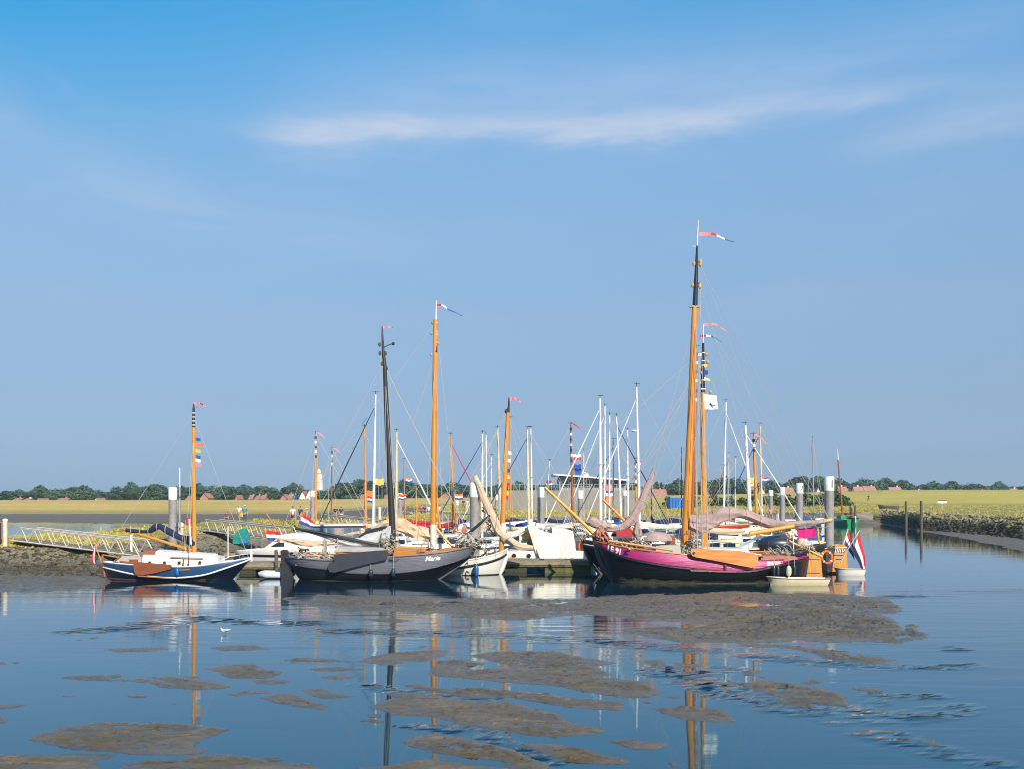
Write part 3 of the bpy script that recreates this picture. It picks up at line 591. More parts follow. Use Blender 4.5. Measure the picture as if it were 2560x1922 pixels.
    def sausage(s, name, top, bot, ly, thick, ma, folds=.03, N=34, seed=1, ring=20, parent=None, ties=0):
        """a rolled or hanging sail between an upper and a lower photo outline (both left to right)"""
        rows = []; r_ = random.Random(seed); x0, x1 = top[0][0], top[-1][0]; X0, X1 = bot[0][0], bot[-1][0]; ph = [r_.uniform(0, 6.28) for _ in range(8)]
        for i in range(N+1):
            u = i/N; xa = x0+(x1-x0)*u; xb = X0+(X1-X0)*u
            T = s.L(xa, interp(top, xa)[0], ly); B = s.L(xb, interp(bot, xb)[0], ly); C = (T+B)/2; hh = (T-B)/2; w = min(thick, hh.length*1.1)
            row = []
            for j in range(ring):
                a = 6.283*j/ring; f = 1+folds*(1.3*(1-2*abs(math.sin(4*a+u*6+ph[4]+math.sin(u*17)))**.5)+.9*(1-2*abs(math.sin(2.5*a-u*11+ph[5])))+math.sin(3*a+u*9+ph[0])+.8*math.sin(5*a-u*14+ph[1])+.7*math.sin(u*31+ph[2]+2*a)); row.append(C+hh*math.cos(a)*(1+.35*(f-1))+Vector((0, -math.sin(a)*w*f, 0)))
            rows.append(row)
        b = MB(); b.grid(rows, True); b.add(rows[0], [tuple(range(ring))]); b.add(rows[-1], [tuple(range(ring))[::-1]])
        sb = b.build(name, ma, parent or s.o, True)
        if ties:
            for k in range(ties):
                tb = MB()
                rw = rows[max(1, min(N-1, int((k+.6)/ties*N)))]; c = sum(rw, Vector())/ring; tb.tube([c+(p-c)*1.06 for p in rw]+[c+(rw[0]-c)*1.06], .022, 4, False)
                tb.build('sail_tie', m['rope'], sb)
        return sb
    def roll(s, name, pts, rad, ly, ma, seed=1, N=50, ring=20, parent=None, ties=0):
        """a sail bundled along a photo path, with lengthwise creases"""
        r_ = random.Random(seed); ph = [r_.uniform(0, 6.28) for _ in range(6)]; P_ = s.pl(pts, ly); K = len(P_)-1; rows = []
        q = [(i, *P_[i], rad[i]) for i in range(K+1)]
        cs = [interp(q, K*i/N) for i in range(N+1)]
        for i in range(N+1):
            c = Vector(cs[i][:3]); d = (Vector(cs[min(N, i+1)][:3])-Vector(cs[max(0, i-1)][:3])).normalized(); a = Vector((0, 1, 0)); a = (a-d*a.dot(d)).normalized(); b = d.cross(a); R_ = cs[i][3]; u = i/N
            rows.append([c+(a*math.cos(6.283*j/ring)*.6+b*math.sin(6.283*j/ring))*R_*(1+.15*math.sin(u*19+ph[3])*math.cos(6.283*j/ring+ph[4])+.15*(1-2*abs(math.sin(3.5*6.283*j/ring+u*3+ph[0]))**.6)+.07*math.sin(u*37+ph[1]+6.283*j/ring*2)+.05*math.sin(u*71+ph[2])) for j in range(ring)])
        b = MB(); b.grid(rows, True); b.add(rows[0], [tuple(range(ring))]); b.add(rows[-1], [tuple(range(ring))[::-1]]); sb = b.build(name, ma, parent or s.o, True)
        for k in range(ties):
            rw = rows[int((k+.6)/ties*N)]; c = sum(rw, Vector())/ring; MB().tube([c+(p-c)*1.06 for p in rw]+[c+(rw[0]-c)*1.06], .02, 4, False).build('sail_tie', m['rope'], sb)
        return sb
    def fender(s, px, py0, py1, ly, ma, r=.13, rope_to=None):
        a, b_ = s.L(px, py0, ly), s.L(px, py1, ly); b = MB(); n = 7
        f = b.tube([a.lerp(b_, i/n) for i in range(n+1)], [r*x for x in (.35, .8, 1, 1, 1, 1, .8, .3)], 10).build('fender', ma, s.o, True)
        if rope_to: MB().tube([a, s.L(px, rope_to, ly+.1)], .015, 4).build('rope', m['rope'], f)
        return f
    def plate(s, name, pts, th, ma, ly, parent=None):
        return MB().plate(s.pl(pts, ly), th).build(name, ma, parent or s.o)
    def blob(s, name, px, py, rx, rz, ly, ma, n=26, r=.07, seed=2):
        """a tangle of coiled rope, blocks and tackle"""
        b = MB(); q = random.Random(seed); c = s.L(px, py, ly)
        for i in range(n):
            p = c+Vector((q.gauss(0, .45)*rx, q.gauss(0, .45)*.3, q.gauss(0, .45)*rz)); t = [p]
            for _ in range(4): t.append(t[-1]+Vector((q.uniform(-1, 1), q.uniform(-.7, .7), q.uniform(-1, .8)))*.22*min(1, rx*2))
            b.tube(t, r*q.uniform(.25, .7), 5)
        return b.build(name, ma, s.o, True)

# ================================================================== the boats along the near edge
def boat_navy():
    B = Boat('sailing_boat', 440, 61.9, 0, 'navy blue sailing boat with white cabin, brown leeboard and dark blue sail cover', 'boat'); B.beam = 1.35
    B.hull([(258, 1404), (300, 1408), (340, 1411), (400, 1414), (448, 1415.5), (500, 1413), (552, 1405.5), (594, 1399), (624, 1394)],
           [(259, 1417), (302, 1427.6), (344, 1436), (406, 1442.5), (448, 1443), (510, 1436), (562, 1420), (604, 1405.5), (626, 1397)],
           [(271, 1449), (300, 1449), (350, 1449), (450, 1449), (530, 1449), (578, 1449)], 1.35, mats=(m['deep_navy'], m['navy_paint'], m['deck_sand']), kn=1.0, wt=.8, bluff=(3.2, 2.0))
    B.rail('rubbing_strake', B.K, .05, m['white_paint'], off=(0, -.035, 0)); B.rail('gunwale', B.A, .045, m['white_paint'], off=(0, -.01, .0))
    B.rail('bottom_paint', [Vector((p.x, p.y*1.0, .05)) for p in B.W], .07, m['rust_red'], rng_=(.02, .75))
    # cabin: lower house and raised top
    def house(name, x0, x1, yt, yb, hw, ma, taper=.15, parent=None, dz=0):
        a, b_ = B.L(x0, yb[0], -hw), B.L(x1, yb[1], -hw); at, bt = B.L(x0+2, yt[0], -hw), B.L(x1-2, yt[1], -hw); f = 1-taper
        vs = []
        for y in (-1, 1): vs += [(a.x, y*hw, a.z), (b_.x, y*hw*.9, b_.z), (bt.x, y*hw*f*.9, bt.z+dz), (at.x, y*hw*f, at.z+dz)]
        vs += [(at.x, 0, at.z+.08), (bt.x, 0, bt.z+.08)]
        return MB().add(vs, [(0, 1, 2, 3), (4, 7, 6, 5), (3, 2, 9, 8), (8, 9, 6, 7), (1, 5, 6, 9, 2), (0, 3, 8, 7, 4)]).build(name, ma, parent or B.o)
    cab = house('cabin', 353, 543, (1387, 1393), (1414, 1413), .98, m['white_paint'])
    house('cabin_roof', 386, 530, (1377, 1387), (1389, 1393), .78, m['white_paint']); hatch = house('companionway_hatch', 356, 390, (1373, 1376), (1387, 1387), .6, m['mahogany'])
    house('forehatch', 504, 531, (1385, 1385), (1391, 1391), .35, m['varnish'])
    for px in (374.5, 411.5, 448.5, 500):
        c = B.L(px, 1405.5 if px < 480 else 1405, -.985); p = MB().tube([c, c+Vector((0, -.035, 0))], .105, 14).build('porthole', m['gold'], cab); MB().tube([c+Vector((0, -.03, 0)), c+Vector((0, -.045, 0))], .075, 14).build('glass', m['dark_glass'], p)
    B.spar('handrail', [(426, 1392.5), (450, 1393), (508, 1394)], .03, m['mahogany'], -.93, 6)
    B.plate('leeboard', [(333.5, 1404.5), (352, 1404), (395, 1408), (427, 1410.5), (430, 1415), (428, 1421), (390, 1431), (356, 1436.5), (343, 1437), (335, 1428)], .07, m['mahogany'], -1.50)
    B.plate('wear_board', [(343, 1437), (432, 1443.5), (432, 1446), (345, 1440)], .03, m['varnish'], -1.47)
    B.plate('chafe_strip', [(447, 1422.5), (474, 1421.5), (474, 1424), (447, 1425)], .05, m['varnish'], -1.42)
    B.plate('cockpit_coaming', [(286, 1400), (302, 1388), (354, 1390), (354, 1408), (300, 1406)], .06, m['grey_deck'], -.7); B.plate('cockpit_coaming', [(286, 1400), (302, 1388), (354, 1390), (354, 1408), (300, 1406)], .06, m['grey_deck'], .7)
    B.spar('bulwark_rail', [(288, 1401), (304, 1389)], .05, m['mahogany'], -.72, 6); B.spar('seat_locker', [(300, 1404), (350, 1409)], .09, m['mahogany'], -.85, 6); MB().box(B.L(337, 1402, -.6), (.5, .5, .25)).build('locker', m['mahogany'], B.o)
    B.spar('rudder_head', [(256, 1385), (262, 1440)], [.07, .10], m['mahogany'], 0, 8); B.spar('tiller', [(257, 1386), (300, 1393)], .04, m['varnish'])
    # rig
    B.spar('mast', [(485.5, 1385), (484.5, 1200), (484, 1066)], [.14, .125, .10], m['varnished_mast'], 0, 12)
    B.spar('masthead', [(484, 1067), (484, 1020), (484.4, 1008)], [.105, .07, .04], m['black_mast'], 0, 10)
    for y in (1030, 1040, 1050, 1060): B.spar('mast_band', [(484.1, y), (484.1, y+2.2)], .107, m['white_paint'], 0, 10)
    B.spar('mast_step', [(485, 1378), (485, 1390)], .24, m['varnish'], 0, 8)
    B.pennant([(485, 1008), (500, 1007), (508, 1010), (516, 1017)], .16, ['pennant_pink', 'flag_red', 'pennant_pink'])
    B.spar('boom', [(342, 1332), (480, 1375)], .085, m['varnished_mast'], 0, 8)
    B.spar('gaff', [(304, 1320), (316, 1324)], .09, m['varnish'], 0, 8)
    B.sausage('sail_cover', [(315, 1319), (340, 1322), (360, 1324), (372, 1321), (384, 1309), (392, 1307.5), (407, 1310), (430, 1322), (455, 1337), (478, 1340), (489, 1352)],
              [(315, 1329), (340, 1332), (360, 1332.5), (380, 1331), (398, 1322), (412, 1332), (430, 1341), (455, 1352), (476, 1364), (486, 1367), (489, 1364)], 0, .22, m['navy_canvas'], .07, 40, ties=8)
    B.lines([[(304, 1318), (400, 1150), (484, 1030)], [(405, 1310), (415, 1292), (418, 1312)], [(488, 1050), (540, 1180), (622, 1394)], [(484, 1080), (463, 1378, -1.1)], [(484, 1080), (473, 1390, -1.1)], [(481, 1066), (481, 1370)], [(484, 1080), (478, 1380, 1.1)]], .012)
    b = MB(); b.tube(B.pl([(458, 1415), (464, 1300)], -1.2), .012, 4); b.tube(B.pl([(472, 1415), (476, 1300)], -1.2), .012, 4)
    b.build('shroud_wires', m['rope'], B.o)
    for px in (458, 471): B.spar('chainplate', [(px, 1414), (px+1, 1396)], .035, m['mahogany'], -1.36, 5)
    B.spar('shroud_fairlead', [(473, 1297), (477.5, 1360)], .05, m['white_mast'], -1.2, 6); B.spar('side_light_board', [(469.5, 1293), (469.5, 1311)], .09, m['flag_red'], -1.15, 6)
    fl = B.spar('flagstaff', [(254, 1405), (232, 1345)], .035, m['varnish'], .1, 6)
    B.flag([(235, 1352), (239, 1364), (241, 1412), (229, 1405)], .1, amp=.10, waves=1, parent=fl)
    for i, (y, c) in enumerate([(1096, 'pennant_blue'), (1110, 'pennant_orange'), (1125, 'pennant_yellow'), (1140, 'pennant_blue'), (1149, 'flag_white'), (1160, 'pennant_pink')]):
        wd = 19 if i == 1 else 12; B.flag([(489, y-4), (489, y+4), (489+wd, y+6), (489+wd, y-2)], .0, (c,), 'signal_flag', .05, 1, nu=6)
    B.fender(443, 1418, 1440, -1.52, m['fender_blue'], .12, 1404)
    for i, px in enumerate((552, 575, 598)): B.spar('stanchion', [(px, 1406-i*3, -.8+i*.22), (px, 1391-i*3, -.8+i*.22)], .018, m['steel'], 0, 5)
    B.spar('pulpit', [(545, 1404, -.9), (575, 1390, -.7), (612, 1384, -.2), (618, 1384, 0), (612, 1384, .2), (580, 1390, .6)], .022, m['white_mast'], 0, 6)
    MB().box(B.L(596, 1392, 0), (.55, .35, .22), ry=-.3).build('anchor_winch', m['outboard'], B.o)
boat_navy()

def boat_grey():
    B = Boat('sailing_barge', 945, 61.9, 0, 'dark grey sailing barge lettered Marie with a tall black mast', 'boat'); B.beam = 1.75
    B.hull([(712, 1393), (740, 1395), (790, 1399.5), (830, 1401), (880, 1398), (970, 1393), (1060, 1386), (1110, 1380), (1150, 1373), (1188, 1365)],
           [(722, 1408), (760, 1417), (820, 1424), (870, 1432), (930, 1434), (980, 1433), (1060, 1424), (1120, 1409), (1160, 1396), (1178, 1388)],
           [(752, 1451), (800, 1451), (900, 1451), (1000, 1451), (1086, 1451)], 1.75, kn=1.0, wt=.75, mats=(m['dark_hull'], m['grey_hull'], m['teak']), bluff=(4.0, 2.4), weed=.55)
    B.rail('gunwale', B.A, .05, m['grey_hull']); B.rail('chine_rail', B.K, .03, m['dark_hull'], off=(0, -.02, 0))
    B.rail('inner_rail', B.A, .035, m['varnish'], off=(0, .04, .05), rng_=(.5, .97))
    B.spar('stem_post', [(1188, 1361), (1182, 1385), (1150, 1411), (1115, 1436), (1088, 1453)], [.07, .08, .08, .07, .06], m['grey_hull'], 0, 6)
    # stern post + rudder
    B.plate('rudder', [(702, 1378), (707, 1374), (718, 1374), (722, 1380), (727, 1410), (735, 1452), (703, 1452), (704, 1410)], .22, m['black_mast'], 0)
    B.plate('rudder_cheek', [(702, 1377), (708, 1373), (717, 1373), (722, 1379), (719, 1383), (704, 1383)], .30, m['black_mast'], 0)
    for y in (1393, 1405, 1428): B.plate('rudder_strap', [(704, y), (722, y), (722, y+2), (704, y+2)], .25, m['iron'], 0)
    B.plate('leeboard', [(836, 1404), (835, 1385), (890, 1380), (945, 1375), (968, 1374.5), (971, 1384), (966, 1398), (930, 1406), (870, 1421), (838, 1430), (824, 1429), (820, 1418), (824, 1405)], .08, m['leeboard_grey'], -2.0)
    B.plate('bulwark_step', [(834, 1402), (834, 1383), (855, 1382), (962, 1374), (966, 1376), (966, 1396)], .07, m['varnish'], -1.6)
    # companion house / deckhouse
    def box(name, pts, hw, ma, parent=None):
        b = MB(); q = B.pl(pts, -hw); b.plate([Vector((p.x, 0, p.z)) for p in q], hw*2); return b.build(name, ma, parent or B.o)
    dh = box('deckhouse', [(838, 1388), (842, 1368), (958, 1371), (966, 1377), (960, 1384)], 1.0, m['varnish']); box('deckhouse_roof', [(836, 1378), (842, 1366), (955, 1369), (962, 1374), (905, 1378)], 1.12, m['grey_deck'])
    box('wood_trim', [(836, 1377), (875, 1382.5), (905, 1378), (905, 1380.5), (876, 1386), (836, 1380.5)], 1.16, m['varnish'])
    box('foredeck_hatch', [(1060, 1389), (1062, 1379), (1080, 1377), (1112, 1377), (1112, 1386)], .7, m['varnish']); box('samson_box', [(1108, 1381), (1110, 1370), (1150, 1368), (1150, 1375)], .6, m['varnish'])
    box('cockpit_locker', [(985, 1392), (985, 1370), (1040, 1374), (1042, 1386)], .9, m['varnish'])
    # mast + tabernacle
    B.spar('mast', [(984.5, 1392), (977, 1240), (968, 1060), (962, 920)], [.20, .19, .165, .125], m['black_mast'], 0, 14)
    B.spar('topmast', [(963, 925), (958, 880), (956, 840), (955.5, 816)], [.13, .09, .06, .03], m['black_mast'], 0, 10)
    B.plate('tabernacle', [(975, 1340), (989, 1338), (990, 1388), (976, 1390)], .5, m['black_mast'], 0)
    B.spar('crosstree', [(958, 870), (974, 862), (982, 860)], .03, m['iron'], 0, 5); MB().ball(B.L(983, 860), .10).build('wind_vane', m['iron'], B.o)
    for px, py in ((949, 862), (950, 884), (964, 884), (966, 922), (955, 910)): MB().ball(B.L(px, py), (.09, .06, .14), 8, 6).build('pulley_block', m['dark_rope'], B.o)
    B.pennant([(956, 819), (972, 818), (982, 820), (986, 826)], .13, ['pennant_pink'])
    B.blob('halyard_coils', 971, 1352, .45, .55, -.35, m['tackle'], 50, .06, 3); B.blob('halyard_coils', 978, 1372, .3, .4, -.4, m['tackle'], 34, .06, 5)
    B.spar('boom', [(738, 1320), (800, 1331), (900, 1352), (972, 1366)], [.07, .10, .10, .09], m['black_mast'], -.1, 8)
    B.spar('gaff', [(898, 1341), (915, 1330), (940, 1322), (975, 1316)], [.05, .08, .08, .07], m['black_mast'], 0, 8)
    B.sausage('furled_sail', [(750, 1324), (800, 1332), (850, 1343), (885, 1346), (910, 1335), (940, 1325), (972, 1318)], [(754, 1327), (800, 1340), (850, 1358), (890, 1366), (920, 1362), (950, 1362), (972, 1364)], .15, .22, m['grey_sail'], .10, 44, 3)
    B.sausage('furled_sail_head', [(958, 1322), (965, 1318), (973, 1312), (978, 1312)], [(950, 1358), (960, 1366), (970, 1368), (978, 1366)], -.1, .28, m['grey_sail'], .05, 16, 9)
    B.spar('bowsprit', [(1158, 1344), (1200, 1308), (1225, 1287)], [.10, .09, .06], m['black_mast'], 0, 8)
    b = MB()
    for k in range(5): b.tube(B.pl([(1160+k*6, 1360-k*3), (1180+k*8, 1336-k*8), (1222, 1290+k)], -.1+.05*k), .012, 4)
    for k in range(6): b.tube(B.pl([(1165+k*5, 1365), (1190+k*2, 1348-k*4), (1212-k*3, 1322-k*4)], -.15+.06*k), .02, 4)
    b.build('bowsprit_net', m['rope'], B.o)
    B.sausage('furled_jib', [(1140, 1350), (1155, 1338), (1172, 1336), (1186, 1344), (1196, 1352)], [(1142, 1358), (1158, 1364), (1172, 1366), (1186, 1362), (1196, 1356)], -.05, .35, m['grey_sail'], .14, 24, 11); B.blob('jib_gaskets', 1166, 1350, .6, .4, -.4, m['rope'], 34, .06, 11); B.blob('anchor_tackle', 1165, 1366, .9, .3, -.2, m['dark_rope'], 34, .09, 12); B.blob('rope_tangle', 1198, 1362, .4, .5, -.1, m['tackle'], 30, .06, 13)
    for k, (px, y0, y1) in enumerate([(812, 1344, 1393), (816, 1350, 1394), (844, 1344, 1384), (755, 1372, 1394), (808, 1350, 1396), (756, 1368, 1380)]): B.spar('mainsheet', [(px, y0), (px-2, y1)], .05 if k < 2 else .03, m['tackle'], -.2, 5)
    B.blob('deck_ropes', 755, 1391, .5, .16, -.9, m['tackle'], 22, .08, 21); B.blob('deck_ropes', 782, 1393, .5, .14, -.9, m['rope'], 18, .08, 22); B.blob('deck_ropes', 812, 1393, .3, .25, -.9, m['tackle'], 18, .09, 23); B.blob('mooring_line', 757, 1375, .2, .2, -.6, m['dark_rope'], 10, .1, 24)
    B.lines([[(966, 925), (1000, 1050), (1050, 1200), (1188, 1362)], [(965, 925), (1085, 1190), (1180, 1350)], [(962, 900), (900, 1130), (738, 1320)], [(962, 930), (970, 1380, -1.6)], [(962, 930), (995, 1380, -1.6)],
             [(951, 884), (949, 1200), (945, 1372)], [(955, 884), (957, 1180), (955, 1370)], [(967, 925), (980, 1200), (999, 1385)], [(720, 1386, -.9), (800, 1387, -1.2), (834, 1390, -1.5)]], .012)
    B.fender(927, 1422, 1443, -1.98, m['fender_navy'], .13, 1378); B.fender(983, 1420, 1441, -1.98, m['fender_navy'], .13, 1380)
    B.spar('leeboard_bracket', [(974, 1398), (982, 1398)], .05, m['iron'], -1.9, 6); B.plate('leeboard_bracket', [(973, 1396), (998, 1396), (990, 1402), (974, 1402)], .15, m['grey_hull'], -1.8)
    B.text('Marie', 1062, 1401.5, 11.0, m['white_paint'], .35, slope=.07, bold=.025)
boat_grey()

def boat_magenta():
    B = Boat('sailing_barge', 1745, 60.6, 0, 'large magenta and black sailing barge marked LE 91 with the tallest mast', 'boat'); B.beam = 2.2
    B.hull([(1484, 1352), (1500, 1356), (1560, 1368), (1640, 1379), (1720, 1387), (1800, 1394), (1880, 1400), (1930, 1400), (1980, 1396), (2022, 1390)],
           [(1488, 1357), (1505, 1368), (1560, 1392), (1640, 1409), (1720, 1420), (1800, 1427), (1870, 1427), (1930, 1416), (1985, 1403), (2020, 1393)],
           [(1528, 1455), (1600, 1455), (1750, 1455), (1900, 1455), (2004, 1455)], 2.2, kn=1.02, wt=.82, mats=(m['black_paint'], m['magenta_paint'], m['deck_sand']), bluff=(2.8, 3.0), tumble=.05, weed=.4)
    B.rail('rubbing_strake', B.K, .085, m['black_paint'], off=(0, -.05, -.02)); B.rail('gunwale', B.A, .05, m['varnish'], off=(0, 0, .03), rng_=(.0, .52)); B.rail('gunwale', B.A, .045, m['magenta_paint'], off=(0, 0, .02), rng_=(.5, 1))
    b = MB(); A_ = B.A; n = len(A_); i0, i1 = int(n*.12), int(n*.34)
    top = [Vector((p.x, p.y-.018, p.z+.0)) for p in A_[i0:i1]]; low = [Vector((p.x, p.y-.03, p.z-(.24 if 1 < k < i1-i0-2 else .1))) for k, p in enumerate(A_[i0:i1])]
    MB().grid([top, low]).build('bulwark_panel', m['deep_navy'], B.o); B.blob('bow_ornament', 1574, 1369, .10, .07, -1.95, m['gold'], 14, .08, 31)
    MB().tube(B.pl([(1486, 1338), (1490, 1352), (1496, 1380), (1507, 1410), (1522, 1435), (1540, 1458)], -.02), [.16, .20, .20, .19, .18, .15], 8).build('stem_post', mat('stem_paint', (.05, .055, .075), .4, coat=.2), B.o, True)
    B.plate('sternpost', [(2008, 1393), (2022, 1390), (2016, 1430), (2004, 1455), (1992, 1455), (2002, 1420)], .25, m['black_mast'], 0)
    # rudder, straps, tiller
    rd = B.plate('rudder', [(2017, 1382), (2030, 1378), (2050, 1380), (2052, 1394), (2056, 1448), (2014, 1448), (2018, 1420)], .14, m['varnish_rudder'], .05)
    for y in (1396, 1430): B.plate('rudder_strap', [(2014, y), (2048, y+1), (2048, y+2.5), (2014, y+1.5)], .18, m['iron'], .05, rd)
    B.spar('tiller', [(1968, 1348), (2000, 1365), (2056, 1391)], [.05, .07, .08], m['yellow_spar'], 0, 8)
    B.plate('leeboard', [(1728, 1372), (1733, 1370), (1745, 1370), (1790, 1373), (1850, 1376), (1888, 1384), (1894, 1391), (1895, 1404), (1893, 1412), (1886, 1417), (1878, 1418), (1840, 1411), (1780, 1399), (1740, 1392), (1730, 1388), (1727, 1380)], .10, m['leeboard_orange'], -2.42)
    c = B.L(1735, 1381, -2.48); MB().tube([c, c+Vector((0, -.05, 0))], .07, 10).build('leeboard_bolt', m['iron'], B.o)
    B.plate('leeboard_chock', [(1811, 1406), (1816, 1406), (1816, 1424), (1811, 1424)], .12, m['rust_red'], -2.28); B.plate('chafe_board', [(1724, 1423), (1845, 1427), (1838, 1430), (1728, 1427)], .14, mat('pinkish_wood', (.26, .12, .11), .6), -2.30)
    # white scuffed patch on quarter
    w_ = MB(); pts = []
    for i in range(9):
        px = 1918+i*5.4; a_, c_ = B.L(px, 1403, -2), B.L(px, 1413.5-i*.25, -2); pts.append((a_, c_))
    w_.grid([[Vector((q[0].x, B.near(q[0].x, q[0].z)-.014, q[0].z)) for q in pts], [Vector((q[0].x, B.near(q[0].x, (q[0].z+q[1].z)/2)-.014, (q[0].z+q[1].z)/2)) for q in pts], [Vector((q[1].x, B.near(q[1].x, q[1].z)-.014, q[1].z)) for q in pts]])
    w_.build('name_board', mat('scuffed_white', (.75, .66, .66), .6, col2=(.45, .2, .28), scale=5), B.o)
    B.text('LE 91', 1521, 1377.5, 14, m['white_paint'], .2, slope=-.27, bold=.045, wscale=.72)
    # mast
    B.spar('mast', [(1709, 1392), (1716, 1300), (1727, 1050), (1736, 780), (1737.5, 765)], [.25, .25, .215, .16, .155], m['varnished_mast'], 0, 16)
    B.spar('masthead', [(1737.3, 768), (1740, 700), (1743, 615)], [.16, .12, .065], mat('navy_black', (.012, .018, .04), .3, coat=.4), 0, 12)
    B.spar('topmast_pole', [(1743, 617), (1743.6, 585), (1744.5, 551)], [.05, .04, .03], m['white_mast'], 0, 8); B.spar('pole_tip', [(1744, 590), (1745, 551)], .045, m['pale_mast'], 0, 8)
    MB().box(B.L(1736.5, 767), (.55, .3, .10)).build('mast_collar', m['tackle'], B.o)
    for px, py in ((1735, 660), (1751, 661), (1731, 713), (1750, 716), (1751, 655)): MB().ball(B.L(px, py), (.10, .09, .17), 8, 6).build('pulley_block', m['yellow_spar'], B.o)
    B.spar('crosstree', [(1733, 655), (1752, 656)], .04, m['iron'], 0, 5); B.spar('crosstree', [(1731, 708), (1750, 709)], .04, m['iron'], 0, 5)
    B.spar('anchor_light', [(1731, 616), (1743, 617)], .025, m['white_mast'], 0, 5)
    B.pennant([(1748, 586), (1775, 585), (1792, 588), (1808, 598), (1835, 605)], .22, ['pennant_pink', 'flag_red', 'flag_white', 'pennant_blue'])
    # main sail cover along boom
    B.sausage('sail_cover', [(1722, 1285), (1760, 1283), (1800, 1268), (1840, 1269), (1872, 1274), (1900, 1286), (1945, 1299), (1985, 1302), (2030, 1300), (2066, 1295), (2076, 1299)],
              [(1722, 1310), (1745, 1320), (1790, 1312), (1840, 1294), (1880, 1304), (1920, 1320), (1950, 1319), (1985, 1316), (2030, 1313), (2068, 1305), (2076, 1301)], .05, .36, m['mauve_canvas'], .08, 60, 5, ties=9)
    B.sausage('sail_bunt', [(1722, 1300), (1745, 1306), (1775, 1302), (1812, 1296)], [(1722, 1322), (1748, 1334), (1775, 1324), (1812, 1302)], -.15, .28, m['mauve_canvas'], .14, 22, 8)
    B.spar('gaff', [(1715, 1318), (2076, 1299)], [.08, .05], m['varnish'], .15, 8); B.spar('boom', [(1874, 1333), (1930, 1324), (1985, 1314)], [.14, .14, .12], m['yellow_spar'], -.15, 10); B.spar('boom_end', [(2066, 1301), (2079, 1299)], .13, m['yellow_spar'], .05, 8)
    # lower spars, cockpit and deck clutter
    B.spar('boathook', [(1864, 1378), (1930, 1378)], .05, m['varnish'], -1.2, 6)
    def box(name, pts, hw, ma, cy=0): b = MB(); q = B.pl(pts, cy-hw); b.plate([Vector((p.x, cy, p.z)) for p in q], hw*2); return b.build(name, ma, B.o)
    box('cabin', [(1752, 1394), (1754, 1380), (1900, 1384), (1912, 1396), (1912, 1402)], 1.5, m['white_paint']); box('cabin_roof', [(1750, 1384), (1756, 1370), (1870, 1373), (1878, 1384)], 1.3, m['white_paint']); box('cabin_trim', [(1750, 1385), (1752, 1381), (1900, 1386), (1905, 1391)], 1.53, m['varnish'])
    box('cockpit_cover', [(1895, 1402), (1896, 1388), (1950, 1388), (1990, 1390), (1996, 1397), (1960, 1402)], 1.5, m['salmon_canvas']); box('hatch', [(1902, 1398), (1903, 1393), (1923, 1393), (1924, 1398)], 1.6, m['teak'])
    box('foredeck_box', [(1640, 1381), (1640, 1362), (1700, 1362), (1704, 1384)], .9, m['grey_deck']); box('foredeck_locker', [(1668, 1362), (1668, 1344), (1688, 1340), (1689, 1362)], .5, m['mahogany'])
    B.spar('toerail_spar', [(1523, 1351), (1682, 1375)], .075, m['varnish'], -1.3, 8)
    wh = MB(); c = B.L(1612, 1350, -1.0)
    for k in range(16):
        a = k*6.283/16; a2 = (k+1)*6.283/16; wh.tube([c+Vector((math.cos(a)*.24, 0, math.sin(a)*.24)), c+Vector((math.cos(a2)*.24, 0, math.sin(a2)*.24))], .05, 6)
        if k % 3 == 0: wh.tube([c, c+Vector((math.cos(a)*.24, 0, math.sin(a)*.24))], .03, 5)
    wh.build('windlass_wheel', m['white_paint'], B.o, True)
    B.blob('windlass_gear', 1600, 1355, .7, .2, -.8, m['tackle'], 30, .1, 41); B.blob('deck_gear', 1570, 1355, .8, .15, -.6, m['dark_rope'], 30, .09, 42); B.blob('halyard_coils', 1712, 1372, .35, .35, -.5, m['rope'], 30, .055, 43); B.blob('halyard_coils', 1733, 1350, .35, .6, -.6, m['tackle'], 44, .055, 44); B.blob('aft_ropes', 1945, 1380, .8, .2, -.8, m['tackle'], 40, .06, 45)
    b = MB(); c = B.L(1640, 1350, -.6); rows = []
    for i in range(8):
        r = .0+.95*math.sin(i/7*1.50)**.8*1.0; rows.append([c+Vector((r*math.cos(6.283*j/20)*(1+.03*(j % 2)), r*.8*math.sin(6.283*j/20), .62*math.cos(i/7*1.45)-.10+.02*(j % 2)*i/7)) for j in range(20)])
    b.grid(rows, True); b.build('skylight_cover', m['mauve_canvas'], B.o, False)
    B.sausage('bagged_sail', [(1580, 1332), (1588, 1307), (1596, 1303), (1606, 1330)], [(1582, 1336), (1592, 1348), (1600, 1350), (1606, 1338)], -.4, .3, m['mauve_canvas'], .08, 16, 3)
    # bowsprit, furled jib, bow sails
    B.spar('bowsprit', [(1362, 1217), (1440, 1290), (1492, 1340), (1508, 1354)], [.085, .11, .12, .12], m['yellow_spar'], -.05, 10)
    B.roll('furled_jib', [(1492, 1316), (1528, 1321), (1562, 1313), (1590, 1280), (1614, 1228), (1636, 1172)], [.10, .17, .21, .25, .22, .10], .1, m['mauve_canvas'], 6, ties=5)
    B.sausage('furled_jib_foot', [(1466, 1302), (1480, 1290), (1500, 1298), (1530, 1312)], [(1462, 1306), (1482, 1318), (1502, 1322), (1530, 1323)], .1, .26, m['mauve_canvas'], .08, 20, 7)
    B.sausage('stowed_sail', [(1482, 1338), (1495, 1316), (1505, 1318), (1515, 1326), (1526, 1342)], [(1488, 1345), (1500, 1352), (1510, 1358), (1520, 1358), (1527, 1354)], -.55, .34, m['salmon_canvas'], .22, 26, 9, 18)
    b = MB()
